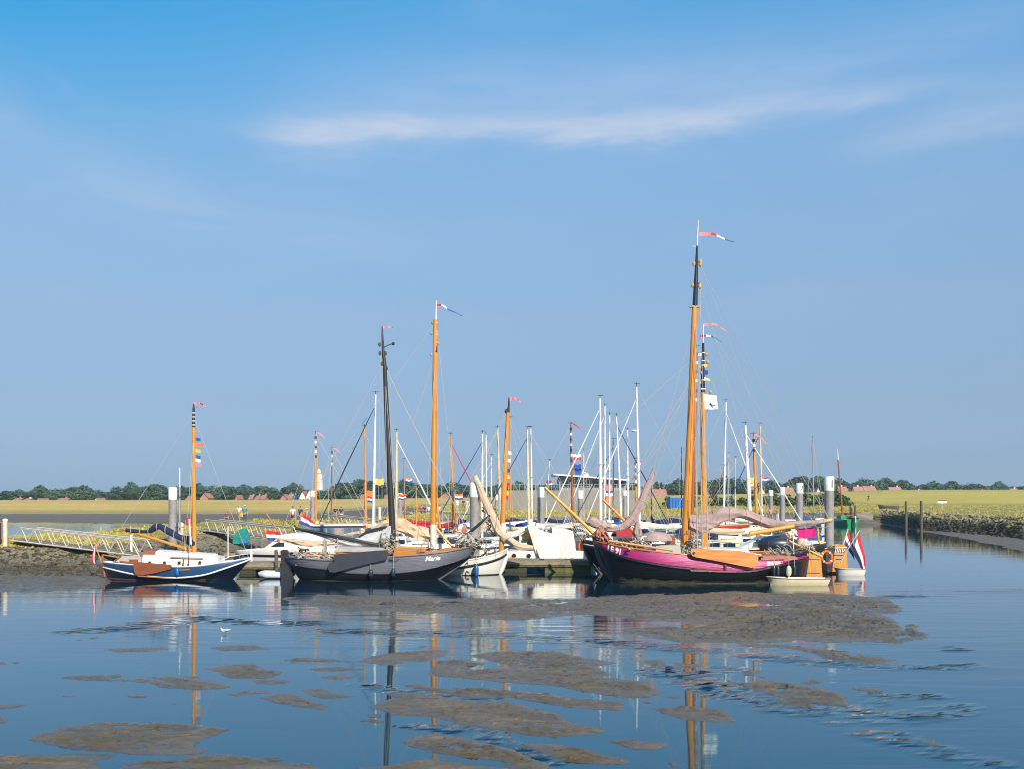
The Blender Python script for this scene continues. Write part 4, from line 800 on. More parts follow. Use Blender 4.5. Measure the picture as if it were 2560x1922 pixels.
    for k in range(7): b.tube(B.pl([(1452+k*5, 1352-k*1), (1425+k*7, 1315+k*2), (1385+k*8, 1240+k*8)], -.2+.06*k), .014, 4)
    for k in range(8): b.tube(B.pl([(1456, 1348-k*2), (1440+k*5, 1330), (1400+k*13, 1262+k*9)], -.1), .012, 4)
    b.build('bowsprit_net', m['rope'], B.o)
    B.spar('spare_spar', [(1508, 1248), (1560, 1300), (1600, 1346)], [.07, .10, .11], m['varnished_mast'], .5, 8); B.spar('spare_spar', [(1508, 1332), (1526, 1306)], .10, m['yellow_spar'], .2, 8)
    B.lines([[(1738, 770), (1790, 880), (2074, 1298)], [(1751, 665), (1800, 800), (1870, 960), (2050, 1240), (2074, 1298)], [(1751, 662), (1770, 850), (1875, 1060), (1990, 1300)], [(1751, 716), (1775, 860), (1840, 1000), (1870, 1060), (1920, 1316)],
             [(1733, 940), (1600, 1120), (1490, 1335)], [(1733, 955), (1650, 1080), (1560, 1245), (1500, 1340)], [(1731, 900), (1560, 1180), (1364, 1218)], [(1737, 770), (1722, 1180), (1742, 1392, -1.9)], [(1737, 770), (1745, 1200), (1760, 1392, -2.0)], [(1737, 770), (1750, 1180), (1776, 1392, -2.0)],
             [(1735, 660), (1733, 770), (1728, 1050), (1722, 1370)], [(1752, 660), (1748, 800), (1742, 1360)], [(1750, 720), (1762, 1000), (1768, 1370)], [(1634, 1170), (1700, 1040), (1736, 800)], [(1636, 1175), (1680, 1260), (1700, 1370)]], .013)
    for px, y in ((1744, 1300), (1756, 1300), (1770, 1330)): B.spar('shroud_lanyard', [(px-4, y-130), (px, y+92)], .028, m['rope'], -1.9, 5)
    B.fender(1972, 1413, 1440, -2.3, m['fender_cream'], .15, 1385); B.fender(1935, 1412, 1438, -2.15, m['fender_navy'], .09, 1395); B.fender(1945, 1414, 1440, -2.15, m['fender_navy'], .09, 1395); B.fender(1986, 1410, 1438, -2.1, m['fender_navy'], .09, 1392)
    B.spar('backstay_post', [(1983, 1330), (1984, 1384)], .035, m['white_mast'], -.4, 6); MB().ball(B.L(1982, 1388, -1.2), .12).build('bollard', m['navy_canvas'], B.o)
    hor = B.blob('stern_rigging', 2016, 1362, .3, .35, -.2, m['rope'], 24, .05, 46)
    B.flag([(1994, 1321), (1995, 1345), (2040, 1342), (2038, 1318)], .3, ('magenta_cloth',), 'hanging_cloth', .06, 1.5)
    B.sausage('bunched_sail', [(1960, 1322), (1975, 1318), (1990, 1322)], [(1962, 1336), (1975, 1346), (1992, 1340)], .3, .25, m['cream_canvas'], .16, 18, 14)
    B.spar('stern_bollard', [(2002, 1343), (2002, 1366)], .24, m['fender_cream'], .5, 12); B.spar('washing_line', [(1985, 1319, .3), (2076, 1316, .3)], .02, m['rope'], 0, 4)
boat_magenta()

def boat_black():
    B = Boat('sailing_barge', 1790, 66.2, 0, 'black sailing barge half hidden behind the magenta one, signal flags on its mast', 'boat'); B.beam = 2.1
    B.hull([(1458, 1350), (1500, 1358), (1600, 1372), (1700, 1380), (1850, 1386), (1960, 1380), (2010, 1372), (2062, 1358)],
           [(1460, 1364), (1500, 1376), (1600, 1392), (1700, 1402), (1850, 1406), (1960, 1398), (2010, 1388), (2064, 1368)],
           [(1512, 1434), (1600, 1434), (1750, 1434), (1900, 1434), (2072, 1434)], 2.1, kn=1.0, wt=.8, mats=(m['black_paint'], m['black_paint'], m['teak']), bluff=(2.8, 3.2))
    B.rail('gunwale', B.A, .05, m['black_mast'], rng_=(0, .9)); B.rail('bow_stripe', B.A, .04, m['white_paint'], off=(0, -.05, -.22), rng_=(.01, .12))
    B.spar('stem_post', [(1458, 1345), (1464, 1372), (1480, 1405), (1500, 1432), (1508, 1440)], [.14, .17, .17, .15, .12], m['black_paint'], 0, 8)
    B.plate('sternpost', [(2052, 1388), (2058, 1372), (2086, 1362), (2082, 1400), (2076, 1440), (2058, 1442), (2052, 1420)], .35, m['dark_hull'], 0)
    rd = B.plate('rudder', [(2081, 1380), (2078, 1368), (2092, 1360), (2108, 1362), (2116, 1370), (2116, 1380), (2119, 1431), (2080, 1433)], .16, m['varnish_rudder'], 0)
    B.plate('rudder_head', [(2072, 1370), (2078, 1362), (2092, 1359), (2110, 1361), (2116, 1368), (2116, 1372)], .22, m['leeboard_orange'], -.02, rd)
    B.plate('rudder_foot', [(2070, 1433), (2119, 1431), (2119, 1438), (2070, 1440)], .2, m['grey_hull'], 0, rd)
    for y, x0, x1 in ((1386, 2084, 2106), (1396, 2088, 2102), (1428, 2081, 2106)): B.plate('rudder_strap', [(x0, y), (x1, y), (x1, y+1.8), (x0, y+1.8)], .2, m['iron'], 0, rd)
    b = MB(); base = B.pl([(2088, 1371), (2088, 1380), (2112, 1379), (2112, 1370)], -.12); b.add(base, [(0, 1, 2, 3)]); b.build('rudder_emblem', m['flag_white'], rd)
    b = MB()
    for k in range(4):
        b.cur = k % 2; x = 2089+k*6; b.add(B.pl([(x, 1371), (x+3, 1371), (x+5.5, 1379.5), (x+2.5, 1379.5)], -.127), [(0, 1, 2, 3)])
    b.build('emblem_stripes', [m['flag_blue'], m['flag_red']], rd)
    B.spar('tiller', [(1996, 1374), (2060, 1371), (2117, 1368)], [.05, .06, .07], m['yellow_spar'], -.1, 8)
    B.spar('mast', [(1761, 1392), (1758, 1150), (1757, 980)], [.19, .18, .15], m['varnished_mast'], 0, 12); B.spar('masthead', [(1757, 982), (1757.5, 900), (1758, 858)], [.14, .10, .07], m['navy_canvas'], 0, 10)
    B.spar('topmast_pole', [(1758, 858), (1758.3, 812)], .03, m['white_mast'], 0, 6); MB().box(B.L(1757, 971), (.3, .3, .08)).build('mast_collar', m['white_paint'], B.o)
    for y in (882, 902, 913, 950): B.spar('mast_band', [(1757.5, y), (1757.5, y+2.5)], .15, m['white_paint'], 0, 8)
    for px, py in ((1766, 887), (1769, 906), (1750, 920), (1776, 978), (1750, 958), (1754, 933)): MB().ball(B.L(px, py), (.10, .09, .13), 8, 6).build('pulley_block', m['yellow_spar'], B.o)
    B.pennant([(1759, 813), (1778, 811), (1792, 812), (1805, 822), (1819, 830)], .18, ['pennant_pink']); B.pennant([(1747, 841), (1762, 840), (1778, 841), (1790, 847), (1804, 855)], .16, ['flag_red', 'flag_white', 'pennant_blue', 'pennant_blue'])
    for q, c in (([(1760, 926), (1760, 938), (1771, 937), (1770, 927)], ('flag_blue',)), ([(1758, 942), (1758, 953), (1777, 953), (1772, 948)], ('flag_white', 'pennant_yellow')), ([(1758, 912), (1758, 920), (1768, 918), (1768, 911)], ('pennant_yellow',)), ([(1746, 884), (1746, 891), (1754, 890), (1754, 884)], ('flag_white',))): B.flag(q, -.1, c, 'signal_flag', .04, 1, nu=6)
    B.flag([(1759, 983), (1759, 1022), (1796, 1022), (1792, 988)], -.15, ('flag_white',), 'white_flag', .09, 1.3)
    s_ = MB(); s_.tube(B.pl([(1776, 1006), (1781, 1013), (1787, 1012)], -.27), .035, 5); s_.build('flag_emblem', m['pennant_blue'], B.o)
    B.spar('aft_spar', [(2044, 1320), (2046, 1348), (2050, 1358), (2064, 1355)], .07, m['yellow_spar'], .1, 8); B.plate('aft_panel', [(2008, 1345), (2018, 1345), (2018, 1380), (2008, 1380)], .2, m['white_paint'], .2)
    c1 = B.spar('flagstaff', [(2102, 1405, -.1), (2122, 1368, -.1), (2149, 1325, -.1)], .03, m['fender_cream'], 0, 6)
    B.flag([(2149, 1327), (2131, 1380), (2160, 1430), (2166, 1416)], -.12, ('flag_red', 'flag_white', 'navy_canvas'), 'flag', .16, 1.2, parent=c1)
    c2 = B.spar('flagstaff', [(2106, 1368, .5), (2120, 1321, .5)], .04, m['fender_cream'], 0, 6)
    B.flag([(2120, 1323), (2109, 1358), (2138, 1400), (2135, 1370)], .5, name='flag', amp=.12, waves=1, parent=c2)
    # life ring
    b = MB(); c = B.L(2067, 1392, -1.4); pts = [c+Vector((math.cos(a*.3927)*.33, math.sin(a*.3927)*.10, math.sin(a*.3927)*.37)) for a in range(17)]
    lr = b.tube(pts, .085, 8, False).build('life_ring', m['orange_plastic'], B.o, True)
    b = MB()
    for a in (2, 6, 10, 14): b.tube([pts[a], pts[a]+(pts[a+1]-pts[a])*.45], .092, 8)
    b.build('ring_band', m['white_paint'], lr)
    B.lines([[(1757, 985), (1690, 1380, -1.8)], [(1757, 985), (1775, 1380, -1.8)], [(1758, 860), (1900, 1180), (2044, 1322)], [(1757, 985), (1762, 1390)], [(1766, 888), (1772, 1000), (1775, 1380)], [(1757, 985), (1600, 1200), (1460, 1345)]], .012)
    MB().ball(B.L(1945, 1360, -.4), (1.35, .75, .62), 18, 10).build('covered_tender', m['fender_navy'], B.o, True)
    B.plate('tender_canvas', [(1912, 1352), (1960, 1334), (1978, 1340), (1978, 1356), (1940, 1372), (1915, 1370)], 1.4, m['dark_hull'], -.3)
boat_black()
# ================================================================== generic moored yachts
def gen_hull(o, L, bm, fb, hm, dm, stripe=None, trad=False, name='hull'):
    """double ended or transom hull in local metres, bow at +x"""
    N = 20; rows = {k: [] for k in 'kwmst'}
    for i in range(N+1):
        u = i/N; x = (u-.5)*L; w = bm/2*(max(0, 1-max(0, (u-.42)/.58)**2.2)**.8)*(1-.35*max(0, (.25-u)/.25)**1.6); w = max(w, .03)
        sh = fb*(1+.28*max(0, (u-.5)*2)**2+(.22 if trad else .05)*max(0, (.5-u)*2)**2)
        xs = x+(.06*L*max(0, (u-.6)/.4) if not trad else .03*L*max(0, (u-.6)/.4))
        rows['k'].append(Vector((x*.9, 0, -.35))); rows['w'].append(Vector((x*.95, -w*.78, .0))); rows['m'].append(Vector((xs*.98, -w*.95, sh*.5))); rows['s'].append(Vector((xs, -w, sh*.86))); rows['t'].append(Vector((xs, -w*.98, sh)))
    mir = lambda r: [Vector((p.x, -p.y, p.z)) for p in r]
    b = MB(); seq = [rows[k] for k in 'kwms']; b.grid(seq); b.grid([mir(r) for r in seq])
    for e in (0, -1): b.add([r[e] for r in seq]+[mir(r)[e] for r in seq[:0:-1]], [tuple(range(7))])
    b.build(name, hm, o, True)
    b = MB(); b.grid([rows['s'], rows['t']]); b.grid([mir(rows['s']), mir(rows['t'])]); b.build('sheer_strake', stripe or hm, o, True)
    dk = [Vector((p.x, p.y*.97, p.z-.03)) for p in rows['t']]; MB().grid([dk, [Vector((p.x, 0, p.z+.08)) for p in dk], mir(dk)]).build('deck', dm, o, True)
    return rows['t']
def yacht(Y, yaw, L, mast, label, hull='white_hull', stripe=None, cover='blue_canvas', furl=None, spray=None, trad=False, cat='sailing boat', dx=0.0, spreaders=1, r=.07, pennant=None, bands=0, cabin=True, flagc=False, boomdir=-1, radar=False, fb=None, sig=()):
    """mast = (foot column, foot row, top column, top row, material); the boat lies under its mast"""
    mx, my, tx, ty, mm = mast; k = (mx-CX)/FPX; bm = max(2.1, L*.31); fb = fb or .085*L+.25
    base = Vector((k*Y, Y, 0)); c, s_ = math.cos(yaw), math.sin(yaw); mfx = (.08*L if not trad else .14*L)+dx
    loc = base-Vector((c*mfx, s_*mfx, 0)); o = empty('sailing_yacht' if not trad else 'sailing_boat', loc, yaw, label, cat, None)
    top = gen_hull(o, L, bm, fb, m[hull], m['grey_deck'] if not trad else m['deck_sand'], m[stripe] if stripe else None, trad)
    inv = Matrix.Rotation(-yaw, 4, 'Z') @ Matrix.Translation(-loc); T = inv @ W(tx, ty, Y); F = Vector((mfx, 0, fb*.9)); H_ = T-F
    mb = tube('mast', o, [F, F.lerp(T, .55), T], [r*1.1, r, r*.62], m[mm], 10)
    MB().tube([T, T+Vector((0, 0, .32))], .022, 4).tube([T+Vector((-.28, 0, .22)), T+Vector((.18, 0, .22))], .018, 4).build('wind_vane', m['iron'], mb)
    if bands:
        for q in range(bands): a = T.lerp(F, .02+q*.045); tube('mast_band', mb, [a, a+Vector((0, 0, -.22))], r*.85+.012, m['black_mast' if q % 2 == 0 else 'white_mast'], 8)
    if cabin:
        h = .48+.02*L; x0, x1 = (-.22*L, .24*L) if not trad else (-.18*L, .10*L); b = MB(); w0 = bm*.33
        vs = []
        for y in (-1, 1): vs += [(x0, y*w0, fb*.9), (x1, y*w0*.6, fb*.95), (x1-.5, y*w0*.5, fb+h*.7), (x0+.12, y*w0*.85, fb+h)]
        b.add(vs, [(0, 1, 2, 3), (4, 7, 6, 5), (3, 2, 6, 7), (1, 5, 6, 2), (0, 3, 7, 4)]); cb = b.build('cabin', m['white_paint'] if not trad else m['cream_paint'], o)
        for y in (-1, 1):
            q = MB()
            for t0, t1 in ((.12, .42), (.52, .80)):
                p = lambda t, v: Vector((x0+.06+(x1-x0-.3)*t, y*(w0*(1-.38*t)*(1-.11*v)+.012), fb*.93+h*(.25+v*.5)))
                q.add([p(t0, 0), p(t1, 0), p(t1, .8), p(t0, 1)], [(0, 1, 2, 3)])
            q.build('cabin_window', m['dark_glass'], cb)
    else: cb = None
    bh = fb+.95+.02*L; bl = L*.36; be = Vector((F.x+boomdir*bl, 0, bh+.05)); bs = Vector((F.x, 0, bh))
    bo = tube('boom', o, [bs, be], .055, m[mm if trad else 'white_mast'], 6)
    if cover:
        rows = []; rr = random.Random(int(mx*7+my))
        for i in range(13):
            u = i/12; p = bs.lerp(be, u*.97); w = (.17*(1-u*.55)+.03)*(1+.12*rr.uniform(-1, 1)); rows.append([p+Vector((0, w*.8*math.sin(6.283*j/8), .05+w*1.35*math.cos(6.283*j/8)+(.28*(1-u)**3))) for j in range(8)])
        MB().grid(rows, True).build('sail_cover', m[cover], bo, True)
    st = MB(); fore = Vector((L*.53, 0, fb*1.28)); aft = Vector((-L*.5, 0, fb))
    side = bm*.46; hd = T-H_*.03
    if furl: tube('furled_sail', o, [fore+Vector((0, 0, .3)), fore.lerp(hd, .5), hd-H_*.04], [.035, .055, .03], m[furl], 6)
    else: st.tube([fore, hd], .00017*Y, 4, False)
    st.tube([aft, T], .00016*Y, 4, False)
    for y in (-1, 1):
        if spreaders:
            sp = F.lerp(T, .55)+Vector((0, y*side*.62, 0)); st.tube([Vector((F.x-.2, y*side, fb)), sp, hd], .00016*Y, 4, False); st.tube([F.lerp(T, .55), sp], .028, 4)
        else: st.tube([Vector((F.x-.2, y*side, fb)), F.lerp(T, .85)], .00016*Y, 4, False)
    st.build('rigging', m['wire'], o)
    if not trad:
        rl = MB()
        for y in (-1, 1):
            for t in (.12, .3, .5, .7, .86):
                p = top[int(t*20)]; q = Vector((p.x, p.y*y*-.94, p.z)); rl.tube([q, q+Vector((0, 0, .55))], .016, 4)
            rl.tube([Vector((p.x, p.y*y*-.94, p.z+.55)) for p in top[2:19]], .012, 4)
        a = top[-1]; rl.tube([Vector((top[16].x, top[16].y*.9, a.z+.55)), Vector((a.x+.1, 0, a.z+.6)), Vector((top[16].x, -top[16].y*.9, a.z+.55))], .022, 5); rl.build('guard_rail', m['steel'], o)
    if spray:
        rows = []
        for i in range(5):
            u = i/4; rows.append([Vector((-.20*L-.9*u*1.0+.2, bm*.36*math.cos(math.pi*j/8), fb+.35+(.55+.3*math.sin(min(1, u*1.6)*1.57))*math.sin(math.pi*j/8)**.6)) for j in range(9)])
        MB().grid(rows).build('spray_hood', m[spray], o, True)
    if flagc:
        x = -L*.52; fs_ = tube('flagstaff', o, [(x, 0, fb), (x-.25, 0, fb+1.2)], .02, m['varnish'], 5); b = MB()
        for q in range(3):
            b.cur = q; b.grid([[Vector((x-.25-j*.11, .08*math.sin(j*1.2), fb+1.15-q*.17-dz-j*.03)) for j in range(7)] for dz in (0, .17)])
        b.build('flag', [m['flag_red'], m['flag_white'], m['flag_blue']], fs_)
    if pennant:
        b = MB(); n = 8
        f = lambda j: T+(inv.to_3x3() @ Vector((.14*j, 0, -.03*j-.012*j*j+.22))); b.grid([[f(j)+Vector((0, .04*math.sin(j), .08*(1-.08*j))) for j in range(n)], [f(j)+Vector((0, .04*math.sin(j), -.08*(1-.08*j))) for j in range(n)]]); b.build('masthead_pennant', m[pennant], mb)
    for fx, fy, fcs in sig:
        p = inv @ W(fx, fy, Y); b = MB(); rx = inv.to_3x3() @ Vector((1, 0, 0))
        for q, fc in enumerate(fcs): b.cur = q; hq = .5/len(fcs); b.grid([[p+rx*(.1*j)+Vector((0, 0, -q*hq-dz+.04*math.sin(j*1.3))) for j in range(8)] for dz in (0, hq)])
        b.build('courtesy_flag', [m[x] for x in fcs], mb)
    if radar: MB().ball(F.lerp(T, .72)+Vector((.3, -.1, 0)), (.25, .25, .12), 10, 6).build('radar_dome', m['white_paint'], mb)
    return o
D = math.radians
YS = [ # Y, yaw, L, mast(foot x, y, top x, y, material), label, options
 (96, D(170), 9, (790, 1300, 789, 1084, 'varnished_mast'), 'low wooden boat with orange mast and black and white banded masthead at far left', dict(trad=True, bands=5, hull='white_hull', cover='tan_sail', pennant='pennant_pink', r=.11, cabin=False)),
 (104, D(165), 8, (828, 1302, 830, 1122, 'brown_mast'), 'small wooden boat with thin brown mast and pink pennant', dict(trad=True, bands=4, hull='dark_hull', cover=None, pennant='pennant_pink', r=.07, cabin=False)),
 (88, D(10), 9, (916, 1320, 911, 1068, 'varnished_mast'), 'white yacht with slim orange mast left of the tall white mast', dict(sig=[(918, 1226, ('pennant_orange',)), (918, 1240, ('flag_red', 'flag_white', 'flag_blue'))], trad=True, hull='white_hull', cover='tan_sail', r=.10)),
 (82, D(186), 10.5, (932, 1330, 939, 985, 'white_mast'), 'white yacht with tall white mast behind the grey barge', dict(sig=[(938, 1196, ('pennant_yellow',))], r=.11, furl='black_mast', cover='cream_canvas', flagc=True, spray='grey_rubber')),
 (92, D(-8), 10, (990, 1320, 992, 1078, 'pale_mast'), 'yacht with cream coloured mast and slanting white furled sail', dict(sig=[(996, 1234, ('pennant_orange', 'flag_red', 'flag_white', 'flag_blue'))], r=.12, furl='white_mast', cover='tan_sail')),
 (112, D(190), 8, (1011, 1300, 1010, 1150, 'brown_mast'), 'small boat with short reddish brown mast', dict(sig=[(1014, 1194, ('pennant_orange', 'flag_white', 'flag_blue'))], trad=True, hull='mahogany', cover='red_canvas', r=.06)),
 (106, D(15), 8.5, (1041, 1305, 1040, 1213, 'varnished_mast'), 'small open boat with the shortest orange mast', dict(trad=True, hull='black_paint', cover=None, r=.06, cabin=False)),
 (90, D(-12), 10, (1136, 1325, 1127, 1088, 'varnished_mast'), 'boat with leaning orange mast and red furled sail', dict(sig=[(1137, 1234, ('pennant_orange', 'flag_white', 'flag_blue'))], trad=True, r=.12, furl='flag_red', hull='rust_red', cover='red_canvas')),
 (84, D(188), 10, (1205, 1340, 1206, 1083, 'white_mast'), 'white yacht with blue furled foresail beside a grey pile', dict(r=.10, furl='blue_canvas', spray='blue_canvas', cover='tan_sail')),
 (100, D(80), 9, (1217, 1320, 1215, 1086, 'white_mast'), 'white yacht with wide white crosstree seen bow on', dict(r=.08, cover='cream_canvas')),
 (118, D(175), 8.5, (1229, 1300, 1228, 1140, 'white_mast'), 'small white yacht with low grey mast and navy cover', dict(r=.07, cover='navy_canvas', furl='white_mast')),
 (93, D(5), 10, (1253, 1330, 1244, 1070, 'pale_mast'), 'yacht with cream mast close behind the orange leaning mast', dict(r=.13, cover='cream_canvas', spray='blue_canvas')),
 (112, D(185), 9, (1276, 1310, 1275, 1045, 'varnished_mast'), 'boat with thin orange topmast carrying small signal flags', dict(trad=True, r=.06, hull='navy_paint', cover='navy_canvas')),
 (87, D(172), 10.5, (1323, 1330, 1318, 1072, 'pale_mast'), 'yacht with cream mast and dark blue furled foresail', dict(r=.12, furl='blue_canvas', cover='cream_canvas', spray='navy_canvas')),
 (102, D(8), 9.5, (1331, 1320, 1327, 1070, 'white_mast'), 'white yacht with narrow white mast next to the cream mast', dict(r=.08, cover='white_paint', spray='navy_canvas')),
 (120, D(185), 7.5, (1362, 1290, 1374, 1152, 'white_mast'), 'small white boat with short tilted white mast', dict(sig=[(1366, 1200, ('flag_red', 'flag_blue', 'flag_white'))], r=.07, cover='navy_canvas')),
 (90, D(14), 9.5, (1433, 1330, 1427, 1062, 'brown_mast'), 'wooden boat with orange mast white banded top and red pennant', dict(sig=[(1433, 1135, ('flag_white', 'flag_red')), (1433, 1160, ('flag_blue',)), (1434, 1172, ('flag_blue', 'pennant_blue'))], trad=True, r=.11, bands=7, hull='varnish', pennant='flag_red', cover='tan_sail')),
 (125, D(95), 9, (1460, 1290, 1459, 1125, 'white_mast'), 'motor sailer with radar and aerials on a thin mast', dict(r=.05, radar=True, cover=None)),
 (83, D(184), 11, (1502, 1335, 1500, 994, 'white_mast'), 'large white yacht with tall white mast and slanting white furled sail', dict(r=.13, furl='white_mast', cover='white_paint', spray='navy_canvas')),
 (108, D(176), 10, (1512, 1310, 1512, 1014, 'white_mast'), 'white yacht with thick mast just right of the tallest white one', dict(r=.11, furl='white_mast', cover='navy_canvas')),
 (97, D(10), 10, (1523, 1320, 1524, 1037, 'white_mast'), 'white yacht with bare aluminium mast and dark cabin windows', dict(sig=[(1512, 1212, ('pennant_pink',)), (1514, 1226, ('flag_blue', 'flag_white')), (1512, 1240, ('pennant_orange',))], r=.09, cover='cream_canvas', spray='black_mast')),
 (110, D(170), 10, (1533, 1310, 1533, 1100, 'black_mast'), 'yacht with black carbon mast and black stays', dict(r=.07, furl='black_mast', cover='navy_canvas')),
 (91, D(-6), 10, (1556, 1330, 1541, 1040, 'white_mast'), 'white yacht with leaning white mast and blue furled sail', dict(r=.10, furl='navy_canvas', cover='blue_canvas', spray='blue_canvas')),
 (116, D(5), 9, (1570, 1300, 1569, 1074, 'white_mast'), 'white yacht with mast beside the raised mauve sail', dict(sig=[(1586, 1150, ('flag_red', 'flag_white'))], r=.09, cover='red_canvas')),
 (86, D(170), 11, (1600, 1330, 1591, 966, 'white_mast'), 'white yacht with the tallest white mast, left of the barges', dict(r=.12, furl='white_mast', cover='cream_canvas', spray='navy_canvas', radar=True)),
 (94, D(12), 8.5, (1593, 1325, 1588, 1150, 'varnished_mast'), 'short masted wooden boat with white banded masthead', dict(trad=True, r=.09, bands=7, hull='mahogany', cover='mauve_canvas')),
 (126, D(90), 8, (1629, 1290, 1629, 1205, 'black_mast'), 'little boat with very short black mast', dict(r=.06, cover='navy_canvas', hull='navy_paint')),
 (104, D(188), 9.5, (1704, 1310, 1704, 1124, 'black_mast'), 'yacht with thin dark mast left of the big orange mast', dict(r=.06, cover='navy_canvas', spray='navy_canvas', hull='navy_paint')),
 (76, D(176), 11, (1727, 1385, 1742, 872, 'brown_mast'), 'brown masted boat between the two tall sailing barges', dict(trad=True, r=.15, hull='white_hull', cover='tan_sail', bands=6)),
 (95, D(10), 10, (1808, 1320, 1815, 1004, 'white_mast'), 'white yacht with white mast right of the big orange masts', dict(r=.10, furl='white_mast', cover='cream_canvas', spray='blue_canvas')),
 (130, D(180), 8, (1822, 1280, 1822, 1135, 'white_mast'), 'small far yacht with thin white mast and red furled sail', dict(r=.04, furl='red_canvas', cover='red_canvas')),
 (122, D(172), 8, (1838, 1290, 1838, 1145, 'pale_mast'), 'small yacht with short cream mast', dict(r=.08, cover='cream_canvas')),
 (84, D(-8), 10.5, (1879, 1335, 1863, 1062, 'white_mast'), 'white yacht with thick leaning white mast above the mauve sail cover', dict(sig=[(1868, 1192, ('pennant_yellow',)), (1868, 1206, ('flag_white', 'pennant_orange'))], r=.16, furl='white_mast', cover='red_canvas', spray='navy_canvas')),
 (78, D(8), 9.5, (1895, 1360, 1884, 1090, 'varnished_mast'), 'boat with orange mast and white masthead above the mauve sail', dict(trad=True, r=.12, bands=3, hull='green_paint', cover='cream_canvas', pennant='pennant_pink')),
 (101, D(180), 10, (1906, 1310, 1900, 1062, 'pale_mast'), 'yacht with cream mast and long blue furled foresail', dict(sig=[(1903, 1192, ('flag_red', 'flag_white', 'flag_blue'))], r=.10, furl='blue_canvas', cover='blue_canvas', spray='blue_canvas')),
 (165, D(97), 8, (2035, 1285, 2031, 1093, 'grey_mast'), 'grey masted yacht moored alone by the timber quay', dict(r=.09, cover='cream_canvas')),
]
for Y_, ya, L_, ms, lb, kw in YS: yacht(Y_, ya, L_, ms, lb, **kw)
# two crowded rows of mastless or stern-on cruisers fill the basin
def cruiser(px, Y, yaw, L, label, canopy='blue_canvas', hull='white_hull', stripe='deep_navy', fly=False, fb=None):
    k = (px-CX)/FPX; o = empty('motor_cruiser', (k*Y, Y, 0), yaw, label, 'motor boat', None); bm = L*.33; fb = fb or .10*L+.25; top = gen_hull(o, L, bm, fb, m[hull], m['white_paint'], m[stripe])
    vs = []; w0 = bm*.40
    for y in (-1, 1): vs += [(-.30*L, y*w0, fb*.95), (.26*L, y*w0*.55, fb*1.02), (.08*L, y*w0*.6, fb+.75), (-.02*L, y*w0*.8, fb+1.05), (-.30*L, y*w0*.82, fb+1.0)]
    cb = MB().add(vs, [(0, 1, 2, 3, 4), (5, 9, 8, 7, 6), (4, 3, 8, 9), (3, 2, 7, 8), (2, 1, 6, 7), (0, 4, 9, 5)]).build('cabin', m['white_paint'], o)
    for y in (-1, 1):
        q = MB()
        for t0, t1 in ((-.27, -.16), (-.14, -.04), (-.02, .10)): q.add([(t0*L, y*(w0*(.93-.12*max(0, t0*4)))+y*.012, fb+.42), (t1*L, y*(w0*(.92-.5*max(0, t1)))+y*.012, fb+.42), (t1*L-.12, y*(w0*(.84-.45*max(0, t1)))+y*.02, fb+.82), (t0*L, y*w0*.86+y*.02, fb+.85)], [(0, 1, 2, 3)])
        q.build('cabin_window', m['dark_glass'], cb)
    MB().add([(.075*L, -w0*.55, fb+.80), (.075*L, w0*.55, fb+.80), (-.015*L, w0*.72, fb+1.08), (-.015*L, -w0*.72, fb+1.08)], [(0, 1, 2, 3)]).build('windscreen', m['glass_blue'], cb)
    if canopy:
        rows = [[Vector((-.30*L-1.5*u, w0*.95*math.cos(math.pi*j/8), fb+.75+(.75-.25*u*u)*math.sin(math.pi*j/8)**.5)) for j in range(9)] for u in (0, .33, .66, 1)]; MB().grid(rows).build('canopy', m[canopy], o, True)
    rl = MB()
    for y in (-1, 1):
        rl.tube([Vector((p.x, -p.y*y*.93, p.z+.5)) for p in top[9:20]], .018, 4)
        for t in (10, 13, 16, 18): p = top[t]; rl.tube([Vector((p.x, -p.y*y*.93, p.z)), Vector((p.x, -p.y*y*.93, p.z+.5))], .015, 4)
    rl.build('bow_rail', m['steel'], o)
    for px_ in (-.2, .1): 
        f = top[int((px_+.5)*20)]; MB().tube([(f.x, f.y-.14, f.z-.1+q) for q in (-.75, -.65, -.2, -.1)], [.05, .11, .11, .05], 8).build('fender', m['fender_navy'], o, True)
    return o
